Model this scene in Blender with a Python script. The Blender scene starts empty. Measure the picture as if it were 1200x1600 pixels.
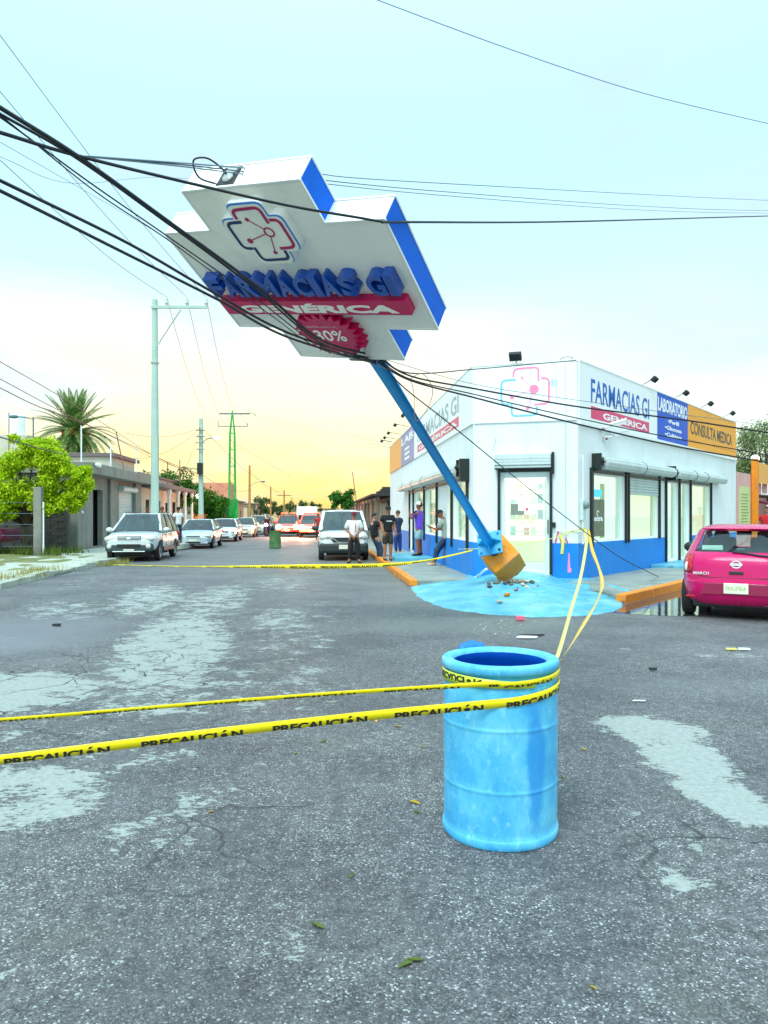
import bpy, bmesh, math, random
from mathutils import Vector, Matrix
random.seed(7)
scene = bpy.context.scene
C = scene.collection
PI = math.pi

# ------------------------------------------------------------------ camera
FPX, CX, CY, CH = 1155.0, 600.0, 806.0, 1.6      # focal length / principal point in photo pixels, eye height
cd = bpy.data.cameras.new('camera')
cam = bpy.data.objects.new('camera', cd)
C.objects.link(cam)
cam.location = (0, 0, CH)
cam.rotation_euler = (math.radians(90), 0, 0)
cd.sensor_fit = 'VERTICAL'
cd.sensor_height = 36
cd.lens = FPX / 1600 * 36
cd.shift_y = (CY - 800) / 1600
cd.clip_end = 4000
scene.camera = cam
scene.render.engine = 'CYCLES'
scene.view_settings.view_transform = 'Standard'
scene.view_settings.look = 'None'
scene.view_settings.exposure = 0.38
scene.view_settings.gamma = 1.0
scene.view_settings.use_curve_mapping = False

# ------------------------------------------------------------------ sky and sun
def lin(r, g, b, a=1.0):
    f = lambda c: (c/255/12.92) if c/255 <= 0.04045 else ((c/255+0.055)/1.055)**2.4
    return (f(r), f(g), f(b), a)

SUN_EL, SUN_AZ = 52.0, 205.0       # soft overcast fill added high behind the viewer; the sunset lies ahead
w = bpy.data.worlds.new('World')
scene.world = w
w.use_nodes = True
nt = w.node_tree
nt.nodes.clear()
def N(nt, typ, **kw):
    n = nt.nodes.new(typ)
    for k, v in kw.items():
        if k == 'inputs':
            for kk, vv in v.items(): n.inputs[kk].default_value = vv
        else: setattr(n, k, v)
    return n
def ramp(nt, stops, interp='LINEAR'):
    r = nt.nodes.new('ShaderNodeValToRGB')
    r.color_ramp.interpolation = interp
    el = r.color_ramp.elements
    while len(el) > 1: el.remove(el[-1])
    el[0].position, el[0].color = stops[0]
    for p, c in stops[1:]:
        e = el.new(p); e.color = c
    return r
L = nt.links.new
out = N(nt, 'ShaderNodeOutputWorld')
tc = N(nt, 'ShaderNodeTexCoord')
sky = N(nt, 'ShaderNodeTexSky', sky_type='NISHITA', sun_disc=False, sun_elevation=math.radians(SUN_EL), sun_rotation=math.radians(SUN_AZ), air_density=1.0, dust_density=2.0)
bg1 = N(nt, 'ShaderNodeBackground', inputs={'Strength': 0.05})
L(sky.outputs[0], bg1.inputs[0])
sep = N(nt, 'ShaderNodeSeparateXYZ'); L(tc.outputs['Generated'], sep.inputs[0])
nz = N(nt, 'ShaderNodeTexNoise', inputs={'Scale': 1.6, 'Detail': 5.0, 'Roughness': 0.5, 'Distortion': 0.4})
mp = N(nt, 'ShaderNodeMapping', inputs={'Scale': (1, 1, 3.2)})
L(tc.outputs['Generated'], mp.inputs[0]); L(mp.outputs[0], nz.inputs[0])
zz = N(nt, 'ShaderNodeMath', operation='MULTIPLY_ADD', inputs={1: 0.05, 2: -0.025}); L(nz.outputs[0], zz.inputs[0])
za = N(nt, 'ShaderNodeMath', operation='ADD'); L(sep.outputs[2], za.inputs[0]); L(zz.outputs[0], za.inputs[1])
warm = ramp(nt, [(0.0, lin(246, 196, 104)), (0.02, lin(246, 206, 88)), (0.085, lin(246, 222, 128)), (0.15, lin(240, 228, 178)),
                 (0.20, lin(244, 232, 192)), (0.25, lin(226, 232, 208)), (0.30, lin(190, 226, 226)), (0.40, lin(184, 228, 238)), (0.60, lin(190, 234, 246))])
cool = ramp(nt, [(0.0, lin(236, 236, 200)), (0.10, lin(230, 240, 214)), (0.20, lin(212, 238, 226)), (0.32, lin(188, 228, 234)), (0.42, lin(182, 228, 240)), (0.60, lin(188, 234, 246))])
L(za.outputs[0], warm.inputs[0]); L(za.outputs[0], cool.inputs[0])
# how far round from the sunset
dx = N(nt, 'ShaderNodeVectorMath', operation='DOT_PRODUCT', inputs={1: (-0.20, 0.98, 0)}); L(tc.outputs['Generated'], dx.inputs[0])
mr = N(nt, 'ShaderNodeMapRange', interpolation_type='SMOOTHSTEP', inputs={1: 0.80, 2: 0.965, 3: 0.0, 4: 1.0}); L(dx.outputs['Value'], mr.inputs[0])
mixs = N(nt, 'ShaderNodeMixRGB'); L(mr.outputs[0], mixs.inputs[0]); L(cool.outputs[0], mixs.inputs[1]); L(warm.outputs[0], mixs.inputs[2])
# thin grey-blue cloud patches
nz2 = N(nt, 'ShaderNodeTexNoise', inputs={'Scale': 2.6, 'Detail': 6.0, 'Roughness': 0.55})
mp2 = N(nt, 'ShaderNodeMapping', inputs={'Scale': (1, 1, 3.5), 'Location': (0.3, 0.2, 0.55)})
L(tc.outputs['Generated'], mp2.inputs[0]); L(mp2.outputs[0], nz2.inputs[0])
cr = ramp(nt, [(0.44, (0, 0, 0, 1)), (0.66, (1, 1, 1, 1))], 'EASE'); L(nz2.outputs[0], cr.inputs[0])
cm = N(nt, 'ShaderNodeMath', operation='MULTIPLY', inputs={1: 0.70}); L(cr.outputs[0], cm.inputs[0])
mixc = N(nt, 'ShaderNodeMixRGB', inputs={2: lin(186, 208, 218)}); L(cm.outputs[0], mixc.inputs[0]); L(mixs.outputs[0], mixc.inputs[1])
# overcast sky brightens towards the zenith
zen = N(nt, 'ShaderNodeMapRange', interpolation_type='SMOOTHSTEP', inputs={1: 0.45, 2: 1.0, 3: 0.93, 4: 2.0}); L(sep.outputs[2], zen.inputs[0])
bg2 = N(nt, 'ShaderNodeBackground'); L(mixc.outputs[0], bg2.inputs[0]); L(zen.outputs[0], bg2.inputs[1])
ad = N(nt, 'ShaderNodeAddShader'); L(bg1.outputs[0], ad.inputs[0]); L(bg2.outputs[0], ad.inputs[1])
L(ad.outputs[0], out.inputs[0])
sd = bpy.data.lights.new('fill_sun', 'SUN')
fill_sun = bpy.data.objects.new('fill_sun', sd); C.objects.link(fill_sun)
sd.energy = 1.5; sd.angle = math.radians(25); sd.color = (1.0, 0.98, 0.94)
_a, _e = math.radians(SUN_AZ), math.radians(SUN_EL)
sdir = Vector((math.sin(_a)*math.cos(_e), math.cos(_a)*math.cos(_e), math.sin(_e)))
fill_sun.rotation_euler = sdir.to_track_quat('Z', 'Y').to_euler()

# ------------------------------------------------------------------ helpers
def at(px, py, Y):
    return Vector(((px-CX)/FPX*Y, Y, CH-(py-CY)/FPX*Y))
def gnd(px, py, z=0.0):
    Y = (CH-z)*FPX/(py-CY)
    return Vector(((px-CX)/FPX*Y, Y, z))
def tag(o, label=None, cat=None, group=None, kind=None):
    if label: o['label'] = label
    if cat: o['category'] = cat
    if group: o['group'] = group
    if kind: o['kind'] = kind
    return o
def thing(name, label, cat, loc=(0, 0, 0), rz=0.0, group=None):
    o = bpy.data.objects.new(name, None); C.objects.link(o)
    o.empty_display_size = 0.2
    o.location = loc; o.rotation_euler = (0, 0, rz)
    return tag(o, label, cat, group)
def wm(o):
    m = o.matrix_basis.copy() if o.type != 'EMPTY' else Matrix.LocRotScale(o.location, o.rotation_euler if o.rotation_mode != 'QUATERNION' else o.rotation_quaternion, o.scale)
    return (wm(o.parent) @ m) if o.parent else m
def link(name, me, m, parent=None, world=False):
    o = bpy.data.objects.new(name, me); C.objects.link(o)
    if m is not None:
        me.materials.clear()
        for x in (m if isinstance(m, (list, tuple)) else [m]): me.materials.append(x)
    if parent:
        o.parent = parent
        if world: me.transform(wm(parent).inverted())
    return o
def orth(d):
    d = d.normalized()
    u = Vector((0, 0, 1)) if abs(d.z) < 0.95 else Vector((0, 1, 0))
    a = d.cross(u).normalized()
    return a, a.cross(d).normalized()
class MB:
    def __init__(s, M=None): s.v = []; s.f = []; s.mi = []; s.M = M; s.cur = 0
    def av(s, vs):
        b = len(s.v)
        for p in vs:
            p = Vector(p); s.v.append(s.M @ p if s.M else p)
        return b
    def af(s, fs):
        for f in fs: s.f.append(f); s.mi.append(s.cur)
    def poly(s, pts):
        b = s.av(pts); s.af([tuple(range(b, b+len(pts)))]); return s
    def box(s, x0, x1, y0, y1, z0, z1, m=None):
        vs = [Vector(p) for p in ((x0,y0,z0),(x1,y0,z0),(x1,y1,z0),(x0,y1,z0),(x0,y0,z1),(x1,y0,z1),(x1,y1,z1),(x0,y1,z1))]
        if m: vs = [m @ p for p in vs]
        b = s.av(vs)
        s.af([tuple(b+i for i in q) for q in ((0,3,2,1),(4,5,6,7),(0,1,5,4),(1,2,6,5),(2,3,7,6),(3,0,4,7))]); return s
    def cbox(s, c, sz, m=None):
        c = Vector(c); a = Matrix.Translation(c)
        if m: a = a @ m
        x, y, z = sz[0]/2, sz[1]/2, sz[2]/2
        return s.box(-x, x, -y, y, -z, z, a)
    def tube(s, pts, r, n=8, caps=True):
        pts = [Vector(p) for p in pts]
        rs = r if isinstance(r, (list, tuple)) else [r]*len(pts)
        b0 = len(s.v); a = None
        for i, p in enumerate(pts):
            d = (pts[min(i+1, len(pts)-1)]-pts[max(i-1, 0)])
            if d.length < 1e-9: d = Vector((0, 0, 1))
            d.normalize()
            if a is None: a, c = orth(d)
            else:
                a = (a-d*a.dot(d)).normalized(); c = d.cross(a)
            s.av([p+(a*math.cos(2*PI*k/n)+c*math.sin(2*PI*k/n))*rs[i] for k in range(n)])
        for i in range(len(pts)-1):
            for k in range(n):
                q = b0+i*n
                s.af([(q+k, q+(k+1) % n, q+n+(k+1) % n, q+n+k)])
        if caps:
            s.af([tuple(b0+k for k in range(n))[::-1], tuple(b0+(len(pts)-1)*n+k for k in range(n))])
        return s
    def lathe(s, prof, n=24, c=(0, 0, 0), m=None, wob=None, close=False):
        c = Vector(c); b0 = len(s.v)
        for (r, z) in prof:
            ring = []
            for k in range(n):
                a = 2*PI*k/n
                rr = r*(1+(wob(a, z) if wob else 0))
                p = Vector((rr*math.cos(a), rr*math.sin(a), z))
                ring.append((m @ p if m else p)+c)
            s.av(ring)
        for i in range(len(prof)-1):
            for k in range(n):
                q = b0+i*n
                s.af([(q+k, q+(k+1) % n, q+n+(k+1) % n, q+n+k)])
        if close:
            s.af([tuple(b0+k for k in range(n))[::-1], tuple(b0+(len(prof)-1)*n+k for k in range(n))])
        return s
    def prism(s, poly, z0, z1, m=None):
        n = len(poly)
        lo = [Vector((x, y, z0)) for x, y in poly]; hi = [Vector((x, y, z1)) for x, y in poly]
        if m: lo = [m @ p for p in lo]; hi = [m @ p for p in hi]
        b = s.av(lo+hi)
        s.af([tuple(b+k for k in range(n))[::-1], tuple(b+n+k for k in range(n))])
        s.af([(b+k, b+(k+1) % n, b+n+(k+1) % n, b+n+k) for k in range(n)]); return s
    def ball(s, c, r, n=10, sc=(1, 1, 1), m=None):
        k = max(4, n//2)
        prof = [(max(1e-4, r*math.sin(PI*i/k)), -r*math.cos(PI*i/k)) for i in range(k+1)]
        mm = Matrix.Diagonal((sc[0], sc[1], sc[2]))
        if m: mm = m @ mm
        return s.lathe(prof, n, c, mm)
    def mesh(s, vs, fs, m=None):
        vs = [Vector(p) for p in vs]
        if m: vs = [m @ p for p in vs]
        b = s.av(vs); s.af([tuple(b+i for i in f) for f in fs]); return s
    def data(s, name):
        me = bpy.data.meshes.new(name); me.from_pydata([tuple(p) for p in s.v], [], s.f)
        if any(s.mi): me.polygons.foreach_set('material_index', s.mi)
        me.update(); return me
    def build(s, name, m, parent=None, world=False, smooth=False, bevel=0, fix=False):
        me = s.data(name)
        if fix:
            bm = bmesh.new(); bm.from_mesh(me); bmesh.ops.recalc_face_normals(bm, faces=bm.faces); bm.to_mesh(me); bm.free()
        if smooth:
            me.polygons.foreach_set('use_smooth', [True]*len(me.polygons))
            if smooth != 'all':
                try: me.set_sharp_from_angle(angle=math.radians(42))
                except Exception: pass
        o = link(name, me, m, parent, world)
        if bevel:
            b = o.modifiers.new('bevel', 'BEVEL'); b.width = bevel; b.segments = 2; b.limit_method = 'ANGLE'; b.angle_limit = math.radians(40)
        return o
def eval_mesh(o, remove=True):
    dg = bpy.context.evaluated_depsgraph_get(); dg.update()
    me = bpy.data.meshes.new_from_object(o.evaluated_get(dg))
    if remove: bpy.data.objects.remove(o)
    return me
def catmull(pts, n=8):
    pts = [Vector(p) for p in pts]; o = []
    P = [pts[0]*2-pts[1]]+pts+[pts[-1]*2-pts[-2]]
    for i in range(1, len(P)-2):
        for k in range(n):
            t = k/n; a, b, c, d = P[i-1], P[i], P[i+1], P[i+2]
            o.append(0.5*((2*b)+(c-a)*t+(2*a-5*b+4*c-d)*t*t+(3*b-a-3*c+d)*t**3))
    o.append(pts[-1]); return o
def sag(a, b, s, n=14):
    a, b = Vector(a), Vector(b)
    return [a.lerp(b, k/n)-Vector((0, 0, s*4*(k/n)*(1-k/n))) for k in range(n+1)]
def copy_thing(root, loc=None, rz=None, label=None):
    r = root.copy(); C.objects.link(r)
    if loc is not None: r.location = loc
    if rz is not None: r.rotation_euler = (0, 0, rz)
    if label: r['label'] = label
    for ch in list(root.children):
        c = ch.copy(); C.objects.link(c); c.parent = r
        for g in list(ch.children):
            d = g.copy(); C.objects.link(d); d.parent = c
    return r

# text as geometry, fitted to a box (w x h) in the local x/y plane, thickness along z
_tc = {}
def text_mesh(txt, w, h, depth=0.0, bold=0.0, res=3, clip=0.0):
    key = (txt, bold, res, clip)
    if key not in _tc:
        cu = bpy.data.curves.new('t', 'FONT'); cu.body = txt; cu.size = 1; cu.offset = bold; cu.resolution_u = res
        o = bpy.data.objects.new('t', cu); C.objects.link(o)
        me = eval_mesh(o)
        if clip:
            bm = bmesh.new(); bm.from_mesh(me); ys_ = [v.co.y for v in bm.verts]; yc = min(ys_)+(0.72-min(ys_))*clip
            bmesh.ops.bisect_plane(bm, geom=bm.verts[:]+bm.edges[:]+bm.faces[:], plane_co=(0, yc, 0), plane_no=(0, -1, 0), clear_outer=True)
            bm.to_mesh(me); bm.free()
        vs = [v.co.copy() for v in me.vertices]; fs = [tuple(p.vertices) for p in me.polygons]
        ed = {}
        for f in fs:
            for i in range(len(f)):
                e = (f[i], f[(i+1) % len(f)])
                k = (min(e), max(e)); ed[k] = None if k in ed else e
        bnd = [e for e in ed.values() if e]
        x0 = min(v.x for v in vs); x1 = max(v.x for v in vs); y0 = min(v.y for v in vs); y1 = max(v.y for v in vs)
        vs = [((v.x-x0)/(x1-x0), (v.y-y0)/(y1-y0)) for v in vs]
        _tc[key] = (vs, fs, bnd); bpy.data.meshes.remove(me)
    vs, fs, bnd = _tc[key]
    n = len(vs)
    if depth <= 0: return [(x*w, y*h, 0) for x, y in vs], list(fs)
    V = [(x*w, y*h, depth) for x, y in vs]+[(x*w, y*h, 0) for x, y in vs]
    Fc = list(fs)+[(a, a+n, b+n, b) for a, b in bnd]
    return V, Fc
def add_text(mb, txt, x, y, w, h, z, depth=0.0, bold=0.0, m=None, res=3):
    vs, fs = text_mesh(txt, w, h, depth, bold, res)
    T = Matrix.Translation((x, y, z))
    return mb.mesh(vs, fs, (m @ T) if m else T)
def stroke(mb, pts, wd, z0, z1, m=None):
    P = [Vector((p[0], p[1])) for p in pts]; Lf = []; Rt = []
    for i, p in enumerate(P):
        d0 = (P[i]-P[i-1]).normalized() if i else (P[1]-P[0]).normalized()
        d1 = (P[i+1]-P[i]).normalized() if i < len(P)-1 else d0
        t = (d0+d1).normalized(); nn = Vector((-t.y, t.x)); k = wd/2/max(0.5, nn.dot(Vector((-d0.y, d0.x))))
        Lf.append(p+nn*k); Rt.append(p-nn*k)
    n = len(P); vs = []
    for z in (z0, z1):
        vs += [(q.x, q.y, z) for q in Lf]+[(q.x, q.y, z) for q in Rt]
    fs = []
    for i in range(n-1):
        fs.append((2*n+i, 3*n+i, 3*n+i+1, 2*n+i+1)); fs.append((i, i+1, n+i+1, n+i))
        fs.append((i, 2*n+i, 2*n+i+1, i+1)); fs.append((n+i, n+i+1, 3*n+i+1, 3*n+i))
    fs.append((0, n, 3*n, 2*n)); fs.append((n-1, 3*n-1, 4*n-1, 2*n-1))
    return mb.mesh(vs, fs, m)
def rounded(pts, r=0.12, n=4):
    o = [Vector(pts[0])]
    for i in range(1, len(pts)-1):
        a, b, c = Vector(pts[i-1]), Vector(pts[i]), Vector(pts[i+1])
        u = (a-b).normalized()*r; v = (c-b).normalized()*r
        for k in range(n+1):
            t = k/n; o.append((b+u)*(1-t)**2+b*2*t*(1-t)+(b+v)*t*t)
    o.append(Vector(pts[-1])); return o

# ------------------------------------------------------------------ materials
MT = {}
def pm(name, col, rough=0.6, var=0.12, scale=4.0, bump=0.0, bscale=60.0, metal=0.0, emit=None, es=1.0, coat=0.0, dirt=None, dscale=2.0, damt=0.5, streak=False, alpha=None, trans=0.0, spec=0.5):
    if name in MT: return MT[name]
    m = bpy.data.materials.new(name); m.use_nodes = True; nt = m.node_tree
    b = nt.nodes['Principled BSDF']; L = nt.links.new
    c = (*col[:3], 1)
    b.inputs['Roughness'].default_value = rough; b.inputs['Metallic'].default_value = metal
    b.inputs['Coat Weight'].default_value = coat; b.inputs['Specular IOR Level'].default_value = spec
    tc = N(nt, 'ShaderNodeTexCoord')
    src = tc.outputs['Object']
    n1 = N(nt, 'ShaderNodeTexNoise', inputs={'Scale': scale, 'Detail': 6.0, 'Roughness': 0.62}); L(src, n1.inputs[0])
    r1 = ramp(nt, [(0.28, (*(max(0, x*(1-var)) for x in c[:3]), 1)), (0.72, (*(min(1, x*(1+var*0.7)) for x in c[:3]), 1))]); L(n1.outputs[0], r1.inputs[0])
    col_out = r1.outputs[0]
    if dirt:
        mp = N(nt, 'ShaderNodeMapping', inputs={'Scale': (1, 1, 0.15) if streak else (1, 1, 1)}); L(src, mp.inputs[0])
        n2 = N(nt, 'ShaderNodeTexNoise', inputs={'Scale': dscale, 'Detail': 8.0, 'Roughness': 0.68}); L(mp.outputs[0], n2.inputs[0])
        r2 = ramp(nt, [(0.50, (0, 0, 0, 1)), (0.72, (damt, damt, damt, 1))]); L(n2.outputs[0], r2.inputs[0])
        mx = N(nt, 'ShaderNodeMixRGB', inputs={2: (*dirt[:3], 1)}); L(r2.outputs[0], mx.inputs[0]); L(col_out, mx.inputs[1]); col_out = mx.outputs[0]
    L(col_out, b.inputs['Base Color'])
    if rough > 0.15:
        mr = N(nt, 'ShaderNodeMapRange', inputs={3: max(0.05, rough-0.12), 4: min(1, rough+0.12)}); L(n1.outputs[0], mr.inputs[0]); L(mr.outputs[0], b.inputs['Roughness'])
    if bump:
        n3 = N(nt, 'ShaderNodeTexNoise', inputs={'Scale': bscale, 'Detail': 4.0}); L(src, n3.inputs[0])
        bp = N(nt, 'ShaderNodeBump', inputs={'Strength': bump, 'Distance': 0.02}); L(n3.outputs[0], bp.inputs['Height']); L(bp.outputs[0], b.inputs['Normal'])
    if emit:
        b.inputs['Emission Color'].default_value = (*emit[:3], 1); b.inputs['Emission Strength'].default_value = es
    if trans: b.inputs['Transmission Weight'].default_value = trans
    if alpha is not None: b.inputs['Alpha'].default_value = alpha
    MT[name] = m; return m
def glass(name, tint, a=0.55, rough=0.03):
    m = bpy.data.materials.new(name); m.use_nodes = True; nt = m.node_tree; nt.nodes.clear(); L = nt.links.new
    o = N(nt, 'ShaderNodeOutputMaterial'); t = N(nt, 'ShaderNodeBsdfTransparent', inputs={0: (*tint, 1)}); g = N(nt, 'ShaderNodeBsdfGlossy', inputs={'Roughness': rough, 'Color': (0.9, 0.97, 1, 1)})
    fr = N(nt, 'ShaderNodeLayerWeight', inputs={0: 0.5}); pw = N(nt, 'ShaderNodeMath', operation='POWER', inputs={1: 5.0}); L(fr.outputs['Facing'], pw.inputs[0]); ml = N(nt, 'ShaderNodeMath', operation='MULTIPLY_ADD', inputs={1: 0.7, 2: a}, use_clamp=True); L(pw.outputs[0], ml.inputs[0])
    x = N(nt, 'ShaderNodeMixShader'); L(ml.outputs[0], x.inputs[0]); L(t.outputs[0], x.inputs[1]); L(g.outputs[0], x.inputs[2]); L(x.outputs[0], o.inputs[0])
    return m
white_wall = pm('white_wall', lin(232, 242, 242), 0.75, 0.05, 1.2, 0.15, 30, dirt=lin(178, 208, 210), dscale=1.5, damt=0.35, streak=True)
white_paint = pm('white_paint', lin(238, 246, 246), 0.5, 0.04, 3)
panel_white = pm('banner_white', lin(240, 247, 248), 0.45, 0.03, 2)
dado_blue = pm('dado_blue', lin(0, 132, 222), 0.7, 0.12, 3, 0.15, 25, dirt=lin(60, 150, 215), dscale=4, damt=0.4, streak=True)
print_blue = pm('print_blue', lin(30, 105, 190), 0.5, 0.06, 3, spec=.2)
navy = pm('navy', lin(18, 42, 100), 0.4, 0.06, 3)
panel_blue = pm('panel_blue', lin(24, 92, 205), 0.5, 0.08, 2, spec=.2)
print_pink = pm('print_pink', lin(226, 40, 110), 0.45, 0.06, 3)
pale_pink = pm('pale_pink', lin(248, 144, 188), 0.5, 0.05, 3)
pale_cyan = pm('pale_cyan', lin(120, 205, 235), 0.5, 0.05, 3)
orange_panel = pm('orange_panel', lin(255, 168, 8), 0.5, 0.08, 2)
dark_print = pm('dark_print', lin(70, 66, 50), 0.5, 0.1, 6)
black_metal = pm('black_metal', lin(22, 36, 34), 0.45, 0.2, 8)
black_rubber = pm('black_rubber', (0.012, 0.014, 0.018), 0.55, 0.2, 9)
cable_mat = pm('cable_black', (0.008, 0.012, 0.02), 0.5, 0.1, 9)
wire_mat = pm('wire_grey', lin(88, 118, 130), 0.5, 0.1, 9)
wire_warm = pm('wire_red_brown', lin(150, 96, 84), 0.5, 0.1, 9)
shutter_mat = pm('shutter_metal', lin(198, 216, 214), 0.42, 0.08, 3, dirt=lin(140, 160, 158), dscale=3, damt=0.4, streak=True)
pole_blue = pm('pole_blue', lin(16, 158, 236), 0.35, 0.14, 5, 0.05, 40, dirt=lin(30, 150, 220), dscale=5, damt=0.6)
flange_blue = pm('flange_blue', lin(40, 165, 218), 0.4, 0.12, 8)
concrete = pm('concrete', lin(140, 142, 134), 0.85, 0.2, 2.5, 0.3, 40, dirt=lin(80, 84, 80), dscale=1.4, damt=0.7, streak=True)
pale_concrete = pm('pale_concrete', lin(178, 184, 170), 0.85, 0.15, 2.5, 0.3, 40, dirt=lin(120, 126, 112), dscale=2, damt=0.7)
orange_paint = pm('orange_paint', lin(236, 142, 18), 0.6, 0.15, 6, 0.25, 40, dirt=lin(170, 120, 90), dscale=4, damt=0.7)
tyre_mat = pm('tyre', (0.018, 0.018, 0.02), 0.85, 0.2, 20)
rim_mat = pm('rim', (0.55, 0.56, 0.57), 0.3, 0.1, 10, metal=0.8)
dark_glass = pm('dark_glass', (0.02, 0.03, 0.03), 0.06, 0.05, 2, spec=0.9)
lamp_glass = pm('lamp_glass', (0.62, 0.66, 0.6), 0.12, 0.1, 20, spec=0.8)
dark_trim = pm('dark_trim', (0.03, 0.032, 0.035), 0.6, 0.15, 20)
red_lens = pm('red_lens', (0.55, 0.01, 0.02), 0.12, 0.1, 20)
plate_mat = pm('plate', lin(232, 238, 215), 0.4, 0.05, 20)
clear_glass = glass('clear_glass', (0.82, 0.92, 0.9), 0.05)
car_glass = glass('car_glass', (0.24, 0.32, 0.31), 0.09)
# ------------------------------------------------------------------ ground, road, pavements
import numpy as np
ROAD_MASKS = {}
def blob_mask(nt, pos, blobs):          # wear masks are stored as mesh attributes of the road
    nm = 'mask_%d' % len(ROAD_MASKS); ROAD_MASKS[nm] = blobs
    return N(nt, 'ShaderNodeAttribute', attribute_name=nm).outputs['Fac']
def asphalt_material():
    m = bpy.data.materials.new('asphalt'); m.use_nodes = True; nt = m.node_tree; L = nt.links.new
    b = nt.nodes['Principled BSDF']
    g = N(nt, 'ShaderNodeNewGeometry'); P = g.outputs['Position']
    def noise(s, d=5, r=0.6, src=P, dist=0.0):
        n = N(nt, 'ShaderNodeTexNoise', inputs={'Scale': s, 'Detail': d, 'Roughness': r, 'Distortion': dist}); L(src, n.inputs[0]); return n.outputs[0]
    # base tone
    big = noise(0.35, 4)
    r0 = ramp(nt, [(0.3, (0.118, 0.122, 0.129, 1)), (0.7, (0.188, 0.187, 0.188, 1))]); L(big, r0.inputs[0])
    # aggregate stones
    vo = N(nt, 'ShaderNodeTexVoronoi', inputs={'Scale': 135.0, 'Randomness': 1.0}); L(P, vo.inputs[0])
    sp = N(nt, 'ShaderNodeSeparateColor'); L(vo.outputs['Color'], sp.inputs[0])
    rs = ramp(nt, [(0.0, (0.32, 0.32, 0.33, 1)), (0.5, (0.78, 0.78, 0.79, 1)), (0.80, (1.25, 1.25, 1.22, 1)), (0.93, (1.7, 1.75, 1.7, 1)), (0.955, (3.0, 3.15, 3.0, 1)), (1.0, (4.2, 4.4, 4.2, 1))])
    L(sp.outputs[0], rs.inputs[0])
    med = noise(14, 6, 0.7); rmd = ramp(nt, [(0.3, (0.52, 0.52, 0.53, 1)), (0.7, (1.32, 1.32, 1.3, 1))]); L(med, rmd.inputs[0])
    m1 = N(nt, 'ShaderNodeMixRGB', blend_type='MULTIPLY', inputs={0: 1.0}); L(r0.outputs[0], m1.inputs[1]); L(rmd.outputs[0], m1.inputs[2])
    m2 = N(nt, 'ShaderNodeMixRGB', blend_type='MULTIPLY'); L(m1.outputs[0], m2.inputs[1]); cvar = noise(1.9, 6, 0.7); cvr = N(nt, 'ShaderNodeMapRange', inputs={1: 0.36, 2: 0.62, 3: 0.55, 4: 1.0}); L(cvar, cvr.inputs[0]); L(rs.outputs[0], m2.inputs[2])
    # stones show less where the surface is rubbed smooth (the wheel tracks up the street)
    smb = blob_mask(nt, P, [(-4.8, 8.6, 1.4, 1.1, 0, 1.0), (-2.6, 9.0, 0.5, 5.0, 12, .7), (4.2, 10.5, 3.5, 2.2, 10, .8), (-0.6, 19, 5, 5, 0, .8)])
    inv = N(nt, 'ShaderNodeMath', operation='MULTIPLY_ADD', inputs={1: -0.75, 2: 1.0}); L(smb, inv.inputs[0]); ivm = N(nt, 'ShaderNodeMath', operation='MULTIPLY'); L(inv.outputs[0], ivm.inputs[0]); L(cvr.outputs[0], ivm.inputs[1]); L(ivm.outputs[0], m2.inputs[0])
    # a few coarser pale chips
    v2 = N(nt, 'ShaderNodeTexVoronoi', inputs={'Scale': 46.0}); L(P, v2.inputs[0]); s2 = N(nt, 'ShaderNodeSeparateColor'); L(v2.outputs['Color'], s2.inputs[0])
    th = N(nt, 'ShaderNodeMath', operation='GREATER_THAN', inputs={1: 0.972}); L(s2.outputs[1], th.inputs[0])
    th2 = N(nt, 'ShaderNodeMath', operation='LESS_THAN', inputs={1: 0.0075}); 
    dsc = N(nt, 'ShaderNodeMath', operation='LESS_THAN', inputs={1: 0.30}); L(v2.outputs['Distance'], dsc.inputs[0])
    tm = N(nt, 'ShaderNodeMath', operation='MULTIPLY'); L(th.outputs[0], tm.inputs[0]); L(dsc.outputs[0], tm.inputs[1])
    m3 = N(nt, 'ShaderNodeMixRGB', inputs={2: (0.36, 0.40, 0.38, 1)}); L(tm.outputs[0], m3.inputs[0]); L(m2.outputs[0], m3.inputs[1])
    # faint green/brown grime
    gn = noise(1.3, 5); rg = ramp(nt, [(0.56, (0, 0, 0, 1)), (0.75, (0.5, 0.5, 0.5, 1))]); L(gn, rg.inputs[0])
    m4 = N(nt, 'ShaderNodeMixRGB', inputs={2: (0.095, 0.10, 0.07, 1)}); L(rg.outputs[0], m4.inputs[0]); L(m3.outputs[0], m4.inputs[1])
    dk = noise(0.9, 7, 0.7); rdk = ramp(nt, [(0.40, (0.70, 0.70, 0.72, 1)), (0.56, (1, 1, 1, 1))]); L(dk, rdk.inputs[0])
    m4b = N(nt, 'ShaderNodeMixRGB', blend_type='MULTIPLY', inputs={0: 1.0}); L(m4.outputs[0], m4b.inputs[1]); L(rdk.outputs[0], m4b.inputs[2]); m4 = m4b
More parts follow.
